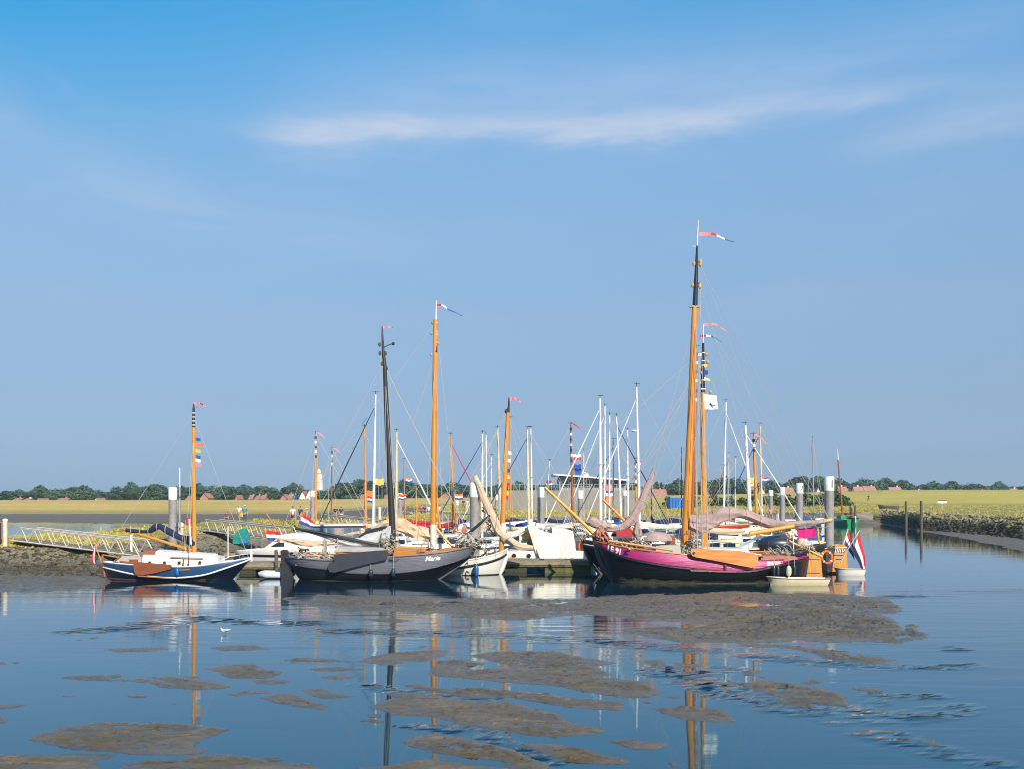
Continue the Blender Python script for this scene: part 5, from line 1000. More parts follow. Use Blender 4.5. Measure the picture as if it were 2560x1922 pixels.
CR = [(1155, 78, D(8), 8.5, 'white cruiser with dark windows just right of the grey barge bowsprit', 'cream_canvas'), (1180, 96, D(178), 8, 'white cruiser with blue canopy between the grey pile and the orange mast', 'blue_canvas'),
 (1290, 79, D(184), 9, 'white cruiser with raked dark windscreen behind the hanging tan sail', 'cream_canvas'), (1395, 99, D(10), 8.5, 'white cruiser with blue canopy left of the long yellow bowsprit', 'blue_canvas'), (1352, 112, D(175), 8, 'far white cruiser with bright blue hood near the round pile', 'blue_canvas'),
 (1470, 92, D(185), 9, 'white cruiser with dark blue hood beside the round grey pile', 'navy_canvas'), (1560, 84, D(8), 9, 'white cruiser with blue cabin window behind the bow of the magenta barge', 'cream_canvas'), (1655, 97, D(182), 9, 'white cruiser with black canopy above the skylight cover', 'black_mast'),
 (1655, 83, D(4), 8, 'white cruiser with red canopy left of the big orange mast', 'red_canvas'), (1770, 88, D(176), 9, 'white cruiser under the arched mauve sail cover', 'blue_canvas'), (1845, 92, D(5), 9, 'white cruiser with maroon sail roll beneath the mauve sail cover', 'cream_canvas'),
 (1905, 74, D(184), 8.5, 'white cruiser with blue cover beside the black tender', 'blue_canvas'), (1950, 96, D(12), 8.5, 'white cruiser behind the end of the mauve sail cover', 'white_paint'), (1100, 100, D(185), 8.5, 'white cruiser behind the orange mast and hanging tan sail', 'white_paint'), (1050, 86, D(6), 8.5, 'white cruiser peeping out under the hanging tan sail', 'navy_canvas'),
 (1620, 118, D(170), 8, 'far cruiser with dark hood by the blue container', 'navy_canvas'), (1720, 112, D(5), 8, 'far white cruiser between the two tallest masts', 'navy_canvas'), (1935, 128, D(178), 9, 'far white cruiser with blue canopy near the timber quay', 'blue_canvas')]
CR += [(1215, 88, D(92), 7.5, 'white cruiser bow on behind the grey pile and blue bundle', 'white_paint'), (1245, 99, D(5), 8, 'white cruiser low behind the tan hanging jib', 'cream_canvas'), (1425, 83, D(96), 7.5, 'white cruiser stern on just behind the canvas tent', 'navy_canvas'), (1515, 100, D(88), 7.5, 'white cruiser end on at the foot of the white masts', 'cream_canvas'),
 (1590, 107, D(2), 8, 'white cruiser behind the bagged mauve sail', 'white_paint'), (1690, 90, D(85), 7, 'white cruiser end on beside the tallest orange mast', 'cream_canvas'), (1745, 100, D(184), 8.5, 'white cruiser between the barge shrouds', 'white_paint'), (1800, 104, D(3), 8, 'far white cruiser above the sail cover hump', 'navy_canvas'), (1870, 110, D(180), 8, 'far white cruiser by the thick leaning mast', 'white_paint'), (1080, 118, D(176), 8, 'far white cruiser left of the big grey pile', 'navy_canvas'), (1130, 92, D(184), 8, 'white cruiser under the leaning orange mast', 'red_canvas')]
for c_ in CR: cruiser(c_[0], c_[1], c_[2], c_[3], c_[4], c_[5])

# ------------------------------------------------------------------ special boats of the middle row
def boat_tan():
    B = Boat('sailing_boat', 960, 65.8, 0, 'varnished sailing boat with tall orange mast and hanging tan sail, behind the grey barge', 'boat'); B.beam = 1.6
    B.hull([(745, 1392), (800, 1390), (950, 1384), (1060, 1378), (1120, 1372), (1150, 1362)], [(748, 1402), (800, 1402), (950, 1400), (1060, 1396), (1120, 1388), (1148, 1372)], [(765, 1434), (1000, 1434), (1120, 1434)], 1.6, mats=(m['mahogany'], m['varnish'], m['deck_sand']), wt=.8)
    B.spar('mast', [(1083.5, 1385), (1084, 1200), (1087.5, 900), (1088, 800)], [.20, .19, .15, .135], m['varnished_mast'], 0, 14); B.spar('mast_boot', [(1083.5, 1384), (1083.5, 1310)], .215, m['cream_canvas'], 0, 14)
    B.spar('masthead', [(1088, 882), (1090, 800)], [.15, .07], m['black_mast'], 0, 10); B.spar('topmast_pole', [(1090, 802), (1090.5, 775), (1091, 751)], [.05, .04, .015], m['white_mast'], 0, 6)
    for y in (806, 828, 835, 855, 862): B.spar('mast_band', [(1089, y), (1089, y+2.5)], .125, m['white_paint'], 0, 8)
    for px, py in ((1081, 808), (1079, 835), (1078, 888), (1096, 860)): MB().ball(B.L(px, py), (.08, .08, .11), 8, 6).build('pulley_block', m['tackle'], B.o)
    B.pennant([(1091, 763), (1105, 763), (1122, 775), (1140, 783), (1157, 791)], .14, ['flag_red', 'flag_white', 'pennant_blue', 'pennant_blue', 'pennant_blue'])
    B.sausage('hanging_sail', [(860, 1334), (900, 1325), (935, 1314), (960, 1298), (992, 1291), (1010, 1294), (1040, 1312), (1083, 1320)], [(862, 1338), (905, 1334), (940, 1326), (965, 1322), (985, 1325), (1010, 1333), (1040, 1348), (1085, 1357)], .3, .34, m['tan_sail'], .16, 60, 15, 18)
    B.sausage('boom_sail', [(700, 1346), (730, 1347), (780, 1350), (830, 1353), (850, 1350)], [(700, 1351), (730, 1358), (765, 1365), (800, 1365), (850, 1358)], .1, .16, m['tan_sail'], .16, 30, 16); B.spar('boom', [(692, 1347.5), (1080, 1372)], .085, m['varnished_mast'], .15, 8)
    B.spar('gaff', [(985, 1370), (1060, 1374)], .09, m['varnished_mast'], -.2, 8); B.spar('bowsprit', [(1088, 1316), (1112, 1345), (1134, 1369)], [.09, .08, .07], m['varnished_mast'], 0, 8); B.spar('spinnaker_pole', [(1088, 1225), (1100, 1320)], .08, m['varnished_mast'], .2, 8)
    B.plate('cabin', [(990, 1385), (992, 1370), (1060, 1369), (1072, 1378), (1072, 1385)], 1.6, m['varnish'], 0); B.blob('mast_gear', 1083, 1381, .3, .3, -.4, m['dark_rope'], 26, .08, 51)
    B.lines([[(1088, 885), (1060, 1378, -1.5)], [(1088, 885), (1110, 1378, -1.5)], [(1090, 805), (1150, 1364)], [(1088, 890), (1031, 1060)], [(1090, 805), (695, 1347)], [(1095, 830), (1093, 1370)]], .012)
boat_tan()
def boat_white():
    B = Boat('sailing_boat', 1190, 66.0, 0, 'white sailing boat with upswept bow, black stripe and blue fender, moored behind the grey barge', 'boat'); B.beam = 1.45
    B.hull([(1090, 1404), (1130, 1404), (1180, 1398), (1220, 1390), (1252, 1380), (1270, 1371)], [(1090, 1426), (1130, 1423), (1180, 1415), (1215, 1408), (1250, 1396), (1266, 1386)], [(1095, 1441), (1150, 1441), (1200, 1441), (1247, 1440)], 1.45, mats=(m['white_hull'], m['white_hull'], m['cream_paint']), bluff=(5, 2.2), wt=.8)
    B.rail('rubbing_strake', B.K, .085, m['black_mast'], off=(0, -.02, .05)); B.rail('gunwale', B.A, .05, m['white_paint']); B.rail('waterline_weed', [Vector((p.x, p.y, .03)) for p in B.W], .08, m['weed'])
    MB().tube(B.pl([(1270, 1372), (1264, 1394), (1254, 1420), (1243, 1443)]), [.10, .17, .20, .16], 8).build('stem_post', m['white_paint'], B.o, True)
    B.plate('bow_trim', [(1232, 1377), (1247, 1378), (1254, 1388), (1256, 1395), (1250, 1393), (1245, 1384)], .12, m['varnish'], -.6); B.fender(1191, 1410, 1441, -1.7, m['fender_blue'], .15, 1385)
    B.spar('mast', [(1253, 1385), (1259, 1250), (1270, 1030)], [.17, .17, .12], m['varnished_mast'], 0, 12); B.spar('mast_boot', [(1256.5, 1355), (1258, 1306)], .19, m['cream_canvas'], 0, 12); B.spar('masthead', [(1270, 1032), (1272, 1010), (1272.6, 992)], [.11, .06, .04], m['black_mast'], 0, 8)
    MB().ball(B.L(1266, 1027), (.12, .1, .16), 8, 6).build('pulley_block', m['iron'], B.o); B.pennant([(1273, 996), (1288, 995), (1296, 999), (1304, 1006)], .22, ['pennant_pink'])
    B.roll('hanging_jib', [(1187, 1188), (1206, 1232), (1228, 1285), (1252, 1330), (1288, 1359), (1333, 1369)], [.12, .21, .26, .28, .24, .14], -.3, m['tan_sail'], 21)
    B.blob('bowsprit_tackle', 1228, 1300, .6, .8, .3, m['tackle'], 34, .07, 61); B.blob('fore_gear', 1150, 1395, 1.0, .2, -.5, m['blue_canvas'], 12, .14, 62); B.blob('deck_gear', 1225, 1384, .7, .2, -.7, m['dark_rope'], 20, .08, 63)
    for i, (x, y, c) in enumerate([(1268, 1128, 'flag_white'), (1266, 1147, 'flag_white'), (1265, 1172, 'flag_blue'), (1264, 1188, 'pennant_yellow'), (1264, 1207, 'flag_red'), (1262, 1228, 'pennant_yellow'), (1260, 1240, 'flag_red')]): B.flag([(x, y-4), (x, y+6), (x+11, y+8), (x+10, y)], 0, (c,), 'signal_flag', .05, 1, nu=6)
    B.lines([[(1270, 1030), (1333, 1300)], [(1270, 1030), (1240, 1390, -1.2)], [(1270, 1030), (1184, 1187)], [(1271, 1010), (1100, 1400)]], .014)
boat_white()
def boat_tent():
    B = Boat('sailing_boat', 1370, 73, 0, 'white hulled boat under a big cream canvas tent behind the wooden pontoon', 'boat'); B.beam = 1.5
    B.hull([(1262, 1394), (1300, 1394), (1350, 1395), (1400, 1397), (1450, 1397), (1490, 1393)], [(1262, 1403), (1320, 1403), (1400, 1404), (1450, 1404), (1490, 1401)], [(1270, 1415), (1350, 1415), (1485, 1415)], 1.5, mats=(m['navy_paint'], m['navy_paint'], m['deck_sand']), bluff=(3, 4))
    B.plate('cabin', [(1266, 1395), (1270, 1375), (1350, 1374), (1470, 1374), (1474, 1395)], 2.2, m['white_paint'], 0); B.plate('varnished_side', [(1268, 1392), (1300, 1393), (1345, 1396), (1350, 1402), (1268, 1402)], .1, m['varnished_mast'], -1.55)
    for px in (1285, 1322): c = B.L(px, 1388, -1.12); MB().tube([c, c+Vector((0, -.06, 0))], .15, 14).build('porthole', m['dark_glass'], B.o)
    top = [(1318, 1312), (1330, 1309), (1345, 1320), (1365, 1329), (1390, 1333), (1410, 1330), (1432, 1325)]; bot = [(1352, 1403), (1360, 1402), (1380, 1403), (1400, 1403), (1412, 1402), (1430, 1394), (1442, 1392)]
    rows = []; nu, nv = 48, 16
    for j in range(nv+1):
        v = j/nv; row = []
        for i in range(nu+1):
            u = i/nu; t = B.L(top[0][0]+(top[-1][0]-top[0][0])*u, interp(top, top[0][0]+(top[-1][0]-top[0][0])*u)[0], -.1); b_ = B.L(bot[0][0]+(bot[-1][0]-bot[0][0])*u, interp(bot, bot[0][0]+(bot[-1][0]-bot[0][0])*u)[0], -1.75)
            p = t.lerp(b_, v); p.y = -.1-1.65*v**.75+.07*math.sin(v*16+3.2*math.sin(u*3.1))*math.exp(-v*2.2)*(1-abs(2*u-1)**3)*2+.035*math.sin(u*22+v*3); row.append(p)
        rows.append(row)
    far = [Vector((p.x, 1.5, p.z-1.6)) for p in rows[0]]; cv = MB().grid([far]+rows).build('canvas_tent', m['cream_canvas'], B.o, True); sm = cv.modifiers.new('thick', 'SOLIDIFY'); sm.thickness = .02
    g = [(1268, 1330), (1290, 1325), (1315, 1314), (1330, 1318)]; g2 = [(1268, 1352), (1290, 1342), (1312, 1328), (1334, 1334)]; B.sausage('canvas_fold', g, g2, .4, .3, m['cream_canvas'], .1, 20, 31)
    B.plate('yellow_lining', [(1302, 1338), (1322, 1322), (1332, 1342), (1330, 1346), (1308, 1346)], .3, m['pennant_yellow'], .9); B.plate('tent_edge', [(1318, 1312), (1326, 1312), (1356, 1402), (1346, 1402)], .12, m['cream_canvas'], -1.2)
    B.spar('boom', [(1320, 1372), (1430, 1330)], .07, m['varnish'], .3, 6); B.spar('stern_arch', [(1434, 1394), (1434, 1340), (1462, 1340), (1462, 1394)], .035, m['iron'], -.3, 5); B.plate('stern_panel', [(1440, 1350), (1460, 1350), (1460, 1390), (1436, 1394)], .3, m['white_paint'], .4); B.plate('rudder_blade', [(1426, 1361), (1432, 1364), (1444, 1384), (1438, 1382)], .2, m['old_wood'], -.6)
    c = B.L(1456, 1364, -.5); MB().tube([c+Vector((math.cos(a*.524)*.24, 0, math.sin(a*.524)*.38)) for a in range(13)], .10, 7, False).build('life_ring', m['orange_plastic'], B.o, True); B.plate('stern_cushion', [(1450, 1352), (1459, 1354), (1461, 1380), (1452, 1372)], .3, m['pennant_yellow'], .1)
boat_tent()
def launch_left():
    B = Boat('motor_cruiser', 770, 71, 0, 'long white motor cruiser with dark stripe and stern flag left of the grey barge', 'motor boat'); B.beam = 1.7
    B.hull([(588, 1376), (620, 1374), (700, 1372), (800, 1370), (880, 1372), (930, 1374)], [(590, 1386), (640, 1388), (740, 1390), (830, 1390), (930, 1390)], [(606, 1419), (700, 1419), (920, 1419)], 1.7, mats=(m['white_hull'], m['white_hull'], m['white_paint']), bluff=(2.4, 4))
    B.rail('hull_stripe', B.K, .075, m['deep_navy'], off=(0, -.02, .02))
    B.plate('cabin', [(640, 1374), (672, 1366), (700, 1345), (712, 1334), (800, 1330), (812, 1345), (830, 1366), (832, 1376)], 2.4, m['white_paint'], 0)
    B.plate('cabin_window', [(686, 1364), (704, 1353), (720, 1353), (720, 1363)], 2.46, m['dark_glass'], 0); B.plate('saloon_front', [(712, 1338), (735, 1331), (780, 1331), (782, 1334), (716, 1342)], 2.44, m['white_mast'], 0)
    for i, x in enumerate(range(722, 833, 14)): B.plate('curtained_window', [(x, 1376), (x+11, 1376), (x+11, 1385), (x, 1385)], 3.46 if i % 2 else 3.45, m['red_curtain'] if i % 2 == 0 else m['dark_glass'], 0)
    fs_ = B.spar('flagstaff', [(663, 1278), (680, 1306), (698, 1330)], .06, m['salmon_canvas'], -.3, 6)
    st = B.spar('ensign_staff', [(664, 1330), (668, 1352)], .03, m['varnish'], -.5, 5); B.flag([(665, 1325), (668, 1352), (693, 1351), (702, 1329)], -.5, parent=st, amp=.08)
    st2 = B.spar('ensign_staff', [(757, 1278), (750, 1302)], .03, m['varnish'], .6, 5); B.flag([(756, 1281), (746, 1308), (782, 1320), (784, 1303)], .6, ('flag_red', 'flag_white', 'flag_blue'), parent=st2, amp=.08)
    for x in (628, 640, 655): B.spar('stanchion', [(x, 1375), (x, 1346)], .025, m['steel'], -.9, 5)
    B.spar('bow_rail', [(592, 1356, 0), (630, 1349, -.9), (700, 1352, -1.3)], .022, m['steel'], 0, 5)
    MB().ball(B.L(606, 1344, .8), (.55, .4, .62), 14, 9).build('covered_engine', m['green_canvas'], B.o, True); B.plate('engine_cover', [(584, 1352), (588, 1336), (600, 1322), (614, 1320), (620, 1330), (614, 1342), (602, 1358), (584, 1358)], .5, m['green_canvas'], .7); B.plate('blue_bag', [(604, 1350), (616, 1345), (618, 1356), (606, 1358)], .4, m['blue_plastic'], .3)
launch_left()
def launch_grey():
    B = Boat('motor_cruiser', 880, 77, 0, 'white motor boat with long grey glazed deckhouse behind the black mast', 'motor boat'); B.beam = 1.8
    B.hull([(770, 1360), (850, 1358), (950, 1358), (1000, 1358)], [(772, 1372), (850, 1372), (950, 1372), (1000, 1370)], [(785, 1406), (900, 1406), (990, 1406)], 1.8, mats=(m['white_hull'], m['white_hull'], m['white_paint']), bluff=(3, 3))
    dh = B.plate('deckhouse', [(782, 1358), (784, 1313), (908, 1312), (912, 1358)], 2.6, m['bldg_grey'], 0); B.plate('deckhouse_roof', [(778, 1313), (778, 1309), (914, 1308), (914, 1312)], 3.0, m['white_paint'], 0, dh)
    for a, b_, c in ((786, 822, 'glass_blue'), (826, 842, 'glass_blue'), (845, 862, 'mauve_canvas'), (868, 886, 'glass_blue'), (889, 905, 'glass_blue')): B.plate('window', [(a, 1342), (a, 1318), (b_, 1317), (b_, 1342)], 2.66, m[c], 0, dh)
    st = B.spar('flagstaff', [(893, 1344), (891, 1310)], .03, m['varnish'], -1.2, 5); B.flag([(893, 1312), (894, 1330), (912, 1325), (914, 1318)], -1.2, parent=st)
    B.plate('foredeck_screen', [(912, 1345), (925, 1316), (945, 1312), (960, 1316), (962, 1345)], 1.4, m['white_paint'], .2)
    b = MB()
    for k in range(6): b.tube(B.pl([(985+k*9, 1345), (985+k*9, 1330)], -1), .02, 4)
    b.tube(B.pl([(983, 1331), (1032, 1331)], -1), .025, 5); b.build('stern_rail', m['steel'], B.o)
launch_grey()

# ------------------------------------------------------------------ dinghies and the green boat
def dinghy(name, px, Y, L, bm, fb, hm, im, label, yaw=0, cat='dinghy'):
    o = empty(name, ((px-CX)/FPX*Y, Y, 0), yaw, label, cat); N = 16; rws = [[], [], [], []]; inn = [[], []]
    for i in range(N+1):
        u = i/N; w = bm/2*max(0, 1-max(0, (.5-u)/.5)**2.6)**.7*(1-.22*max(0, (u-.6)/.4)**2); w = max(w, .05); x = (u-.5)*L; z = fb*(1+.25*max(0, (.5-u)*2)**2)
        xs = x-.08*max(0, .5-u)*2
        for r_, (f, zz, xx) in zip(rws, ((0, -.1, x*.88), (.72, -.02, x*.92), (.94, z*.55, x*.97), (1, z, xs))): r_.append(Vector((xx, -w*f, zz)))
        inn[0].append(Vector((xs*.98, -w*.93, z))); inn[1].append(Vector((x*.9, -w*.6, .06)))
    mir = lambda r: [Vector((p.x, -p.y, p.z)) for p in r]; b = MB(); b.grid(rws); b.grid([mir(r) for r in rws])
    for e in (0, -1): b.add([r[e] for r in rws]+[mir(r)[e] for r in rws[:0:-1]], [tuple(range(7))])
    b.build('hull', hm, o, True); b = MB(); b.grid([inn[0], inn[1], mir(inn[1]), mir(inn[0])]); b.build('inner_hull', im, o, True)
    b = MB(); b.tube(rws[3], .028, 6); b.tube(mir(rws[3]), .028, 6); b.tube([rws[3][-1], mir(rws[3])[-1]], .028, 6); b.build('gunwale', m['teak'], o, True)
    for x in (-.15, .25): MB().box((x*L, 0, fb*.62), (.24, bm*.86, .03)).build('thwart', m['teak'], o)
    return o
dg = dinghy('rowing_dinghy', 1995, 57.9, 3.4, 1.2, .38, m['cream_paint'], m['white_paint'], 'cream rowing dinghy floating under the stern of the magenta barge')
dinghy('rowing_dinghy', 2124, 65.2, 1.8, 1.0, .38, m['white_paint'], m['grey_deck'], 'small white dinghy behind the two red white and blue flags')
for k in range(2):
    px = 2126+k*8; B_ = W(px, 1412, 63.86); 
o = empty('inflatable_tender', W(672, 0, 62.6)*0+Vector(((672-CX)/FPX*62.8, 62.8, 0)), 0, 'pale grey inflatable tender between the pontoon and the grey barge rudder', 'inflatable')
b = MB()
for y in (-.55, .55): b.tube([(-.55, y*.25, .30), (-.35, y*.75, .26), (0, y, .22), (.6, y, .22), (1.35, y, .22), (1.5, y, .22)], [.10, .19, .21, .21, .20, .08], 12)
b.build('buoyancy_tube', mat('pale_rubber', (.62, .66, .72), .45), o, True); MB().box((.55, 0, .14), (1.6, .9, .05)).build('floor_board', m['grey_deck'], o); MB().box((1.3, 0, .3), (.06, .8, .4)).build('transom', m['grey_rubber'], o)
e_ = MB().tube([(1.5, -.1, 1.25), (1.5, -.1, 1.15), (1.48, -.1, .8), (1.46, -.1, .1)], [.10, .17, .13, .07], 10).build('outboard_engine', m['outboard'], o, True)
def boat_green():
    Y = 182; o = empty('sailing_boat', ((2108-CX)/FPX*Y, Y, 0), R(100), 'green wooden boat with orange mast moored stern on beside the timber quay', 'boat')
    t = gen_hull(o, 7.0, 3.5, 1.0, m['green_paint'], m['deck_sand'], m['green_paint'], True)
    for sg in (1, -1): MB().tube([Vector((p.x, p.y*sg*1.02, p.z-.22)) for p in t], .06, 5).build('rubbing_strake', m['white_paint'], o, True)
    inv = Matrix.Rotation(R(-100), 4, 'Z') @ Matrix.Translation(-o.location); T = inv @ W(2095, 1148, Y); F = Vector((.2, 0, 1.4)); Tt = inv @ W(2094, 1120, Y)
    ms = tube('mast', o, [F, T], [.17, .11], m['brown_mast'], 8); tube('masthead', ms, [T, Tt], [.12, .05], m['white_mast'], 6); MB().box((.6, 0, 1.35), (1.6, 1.0, .6)).build('cabin', m['green_paint'], o); MB().box((-3.6, -.3, 1.0), (.35, .25, 1.1)).build('stern_light_post', m['white_paint'], o)
    MB().box((-3.95, 0, .4), (.12, .35, 1.8)).build('rudder', m['black_mast'], o); tube('tiller', o, [(-3.7, 0, 1.65), (-2.2, .9, 1.7)], .06, m['yellow_spar'], 6); MB().tube([T, (3.9, 0, 1.6)], .02, 4).build('rigging', m['wire'], o)
boat_green()

# ------------------------------------------------------------------ piles, pontoons, gangways
PILES = [(432, 1217, 20, 'near the navy blue boat'), (1187, 1205, 24, 'right of the bowsprit of the grey barge'), (1352, 1216, 17, 'between the two cream masts and the long yellow bowsprit'), (1451, 1225, 13, 'in front of the grey quay wall'),
 (1562, 1225, 10, 'behind the raised mauve sail'), (782, 1225, 12, 'behind the orange mast at far left'), (1000, 1231, 12, 'behind the cream mast'), (1143, 1250, 9, 'next to the leaning orange mast'), (1243, 1235, 10, 'behind the cluster of white masts'),
 (1927, 1224, 11, 'shorter one left of the numbered piles'), (1956, 1217, 13, 'behind the blue furled sail'), (1999, 1206, 17, 'with a white cap, second from the right'), (2073, 1190, 23, 'with the figure 1 on its cap, rightmost of the big ones')]
for px, ty, wd, lb in PILES:
    Y = .62*2560/wd; r = .31; o = empty('mooring_pile', ((px-CX)/FPX*Y, Y, 0), 0, 'grey steel pile with white cap, '+lb.replace('with the figure 1 on its cap, rightmost of the big ones','figure 1 on it, rightmost big one').replace('between the two cream masts and the long yellow bowsprit','left of the long yellow bowsprit'), 'pile', 'mooring piles of the harbour'); top = CAMH+(HY-ty)/FPX*Y; cap = .95 if wd > 12 else .8
    MB().tube([(0, 0, -1), (0, 0, .7)], r+.004, 24).build('tide_stain', m['pile_weed'], o, True); MB().tube([(0, 0, .68), (0, 0, top-cap)], r, 24).build('shaft', m['pile_grey'], o, True); MB().tube([(0, 0, top-cap), (0, 0, top-.06), (0, 0, top)], [r+.02, r+.02, r*.9], 24).build('cap', m['pile_cap'], o, True)
    MB().box((.0, -r-.17, 1.1), (.9, .34, .16)).build('pile_guide', m['iron'], o)
    if wd in (17, 23) and px > 1900:
        cu = bpy.data.curves.new('t', 'FONT'); cu.body = '1' if px > 2050 else '2'; cu.size = .75; cu.align_x = 'CENTER'; to = bpy.data.objects.new('t', cu); me0 = to.to_mesh(); vs = []
        for v in me0.vertices: a = (v.co.x+.09)/r; vs.append((math.sin(a)*(r+.032), -math.cos(a)*(r+.032), top-.75+v.co.y))
        fs = [tuple(p.vertices) for p in me0.polygons]; to.to_mesh_clear(); bpy.data.objects.remove(to); MB().add(vs, fs).build('number', m['outboard'], o)
def pontoon(x0, x1, Y0, Y1, z, label, floats=True, algae=True):
    xa, xb = (x0-CX)/FPX*Y0, (x1-CX)/FPX*Y0; L = xb-xa; o = empty('pontoon', ((xa+xb)/2, (Y0+Y1)/2, 0), 0, label, 'pontoon'); d = Y1-Y0
    b = MB(); n = int(L/.16)
    for i in range(n): b.box((-L/2+(i+.5)*L/n, 0, z-.02), (L/n-.012, d, .04))
    b.build('decking', m['dock_wood'], o); 
    for s in (-1, 1): MB().box((0, s*(d/2-.02), z-.17), (L, .08, .25)).build('edge_beam', m['dock_wood'], o)
    for s in (-1, 1): MB().box((0, s*(d/2-.06), z-.36), (L-.1, .06, .13)).build('lower_beam', m['dock_algae'], o)
    n = max(2, int(L/3.2))
    for i in range(n): MB().box((-L/2+(i+.5)*L/n, 0, z*.5-.34), (L/n*.72, d*.88, z*.9)).build('float', m['dock_algae' if i % 2 else 'weed'], o)
    for i in range(max(2, int(L/4))): x = -L/2+.6+i*4; MB().box((x, -d/2+.15, z+.05), (.32, .09, .1)).build('mooring_cleat', m['iron'], o)
    return o
pontoon(590, 700, 66.4, 68.6, .70, 'wooden pontoon piece between the navy boat and the grey barge'); pontoon(1180, 1500, 67.6, 69.8, .78, 'weathered wooden pontoon in front of the canvas tent boat')
pontoon(560, 1120, 79.5, 81.5, .6, 'long wooden walkway pontoon behind the left boats'); pontoon(1120, 2000, 106, 108, .6, 'long walkway pontoon deep inside the marina'); pontoon(1500, 2045, 71, 73, .62, 'wooden pontoon behind the magenta barge')
for px, Y, ty, by, lb in ((690, 66.2, 1374, 1440, 'leaning old timber post left of the grey barge rudder'), (2265, 151, 1252, 1330, 'left one of two bare posts standing in the channel'), (2303, 147, 1251, 1340, 'right one of two bare posts standing in the channel'), (2126, 186, 1264, 1312, 'pair post left of the ramp'), (2138, 185, 1262, 1313, 'post at the corner of the ramp'), (2129, 188, 1268, 1311, 'thin post behind the ramp corner')):
    p = MB(); t = W(px, ty, Y); p.tube([(0, 0, -1), (.02, 0, 1), (0, 0, t.z)], [.2, .2, .17] if Y > 100 else [.12, .12, .11], 9); o = p.build('timber_post', m['old_wood'], None, True, (t.x, Y, 0)); tag(o, lb, 'post')
def gangway(A0, YA, B0, YB, wdt, hgt, label, n=9):
    """aluminium truss footbridge between two photo points of its lower chord"""
    a, b_ = W(A0[0], A0[1], YA), W(B0[0], B0[1], YB); d = b_-a; L = d.length; o = empty('gangway', a, 0, label, 'footbridge'); side = Vector((-d.y, d.x, 0)).normalized()
    for s in (0, 1):
        b = MB(); off = side*wdt*s; up = Vector((0, 0, hgt)); P0 = lambda t: d*t+off
        b.tube([P0(0), P0(1)], .055, 6); b.tube([P0(.03), P0(.105)+up, P0(.94)+up, P0(1)], .045, 6); b.tube([P0(.105)+up*.93, P0(.94)+up*.93], .03, 5)
        for i in range(n): t0 = .105+(.835)*i/n; t1 = .105+.835*(i+1)/n; tm = (t0+t1)/2; b.tube([P0(t0)+up, P0(tm)], .03, 5); b.tube([P0(tm), P0(t1)+up], .03, 5)
        b.build('side_truss', m['galvanised'], o)
    dk = MB(); w_ = Vector((0, 0, .02)); dk.grid([[P0*1 for P0 in (Vector((0, 0, .04)), side*wdt+Vector((0, 0, .04)))], [d+Vector((0, 0, .04)), d+side*wdt+Vector((0, 0, .04))]]); q = dk.build('walkway', m['dock_wood'], o); sm = q.modifiers.new('t', 'SOLIDIFY'); sm.thickness = .07
    return o
gangway((22, 1349), 75, (348, 1389), 67.5, 1.3, 1.0, 'long white truss gangway leading down from the left bank', 8)
gangway((495, 1323), 94, (712, 1352), 80, 1.3, 1.0, 'second truss gangway behind the navy boat', 8)
gangway((785, 1305), 112, (965, 1330), 98, 1.3, 1.0, 'farther truss gangway below the group of walkers', 7); gangway((1010, 1290), 150, (1190, 1305), 132, 1.3, 1.0, 'farthest pale gangway near the grey quay', 7)
# service post at the left gangway, small gate posts
def simple_post(px, Y, top, bot, r, ma, label, cap=None, box=None, cat='post', name='service_post'):
    t = W(px, top, Y); bz = W(px, bot, Y).z; o = empty(name, (t.x, Y, bz), 0, label, cat); MB().tube([(0, 0, -.4), (0, 0, t.z-bz)], r, 12).build('post_shaft', ma, o, True)
    if cap: MB().ball((0, 0, t.z-bz), (r*1.2, r*1.2, r*.9), 10, 6).build('lamp_cap', cap, o, True)
    if box: MB().box((box[0], -.05, t.z-bz-box[1]), box[2]).build('notice_box', box[3], o)
    return o
simple_post(13, 74.5, 1300, 1360, .17, m['fender_cream'], 'thick pale post with rounded white top at the left gangway', m['pile_cap'], (-.5, .9, (.35, .3, 1.5), m['rust_red']))
simple_post(449, 70.5, 1215, 1315, .07, m['grey_mast'], 'thin pole with white light tube right of the left pile', m['white_paint']); 
simple_post(449, 70.6, 1170, 1216, .045, m['white_paint'], 'slender white tip on the light pole', m['white_paint'], name='light_tube')
simple_post(449, 72, 1313, 1322, .3, m['fender_cream'], 'squat pale bollard at the foot of the light pole', m['fender_cream'], name='bollard')
simple_post(328, 69, 1338, 1385, .09, m['white_paint'], 'white water and power post beside the left gangway end', m['white_paint'])
simple_post(570, 72, 1315, 1380, .04, m['white_paint'], 'thin white pole on the bow side of the navy boat'); simple_post(628, 68, 1374, 1405, .09, m['white_paint'], 'short white power post on the small pontoon', m['white_paint'])
simple_post(739, 108, 1236, 1300, .09, m['grey_mast'], 'grey lamp post among the walkers', m['blue_canvas'], (0, .2, (.3, .2, .5), m['blue_canvas'])); simple_post(949, 104, 1270, 1300, .16, m['galvanised'], 'short grey bollard post on the grass', m['white_paint'])
simple_post(252, 87, 1317, 1328, .1, m['yellow_spar'], 'small yellow marker post on the left grass', name='marker_post'); simple_post(326, 88, 1314, 1326, .1, m['yellow_spar'], 'yellow marker post above the navy sail cover', name='marker_post')

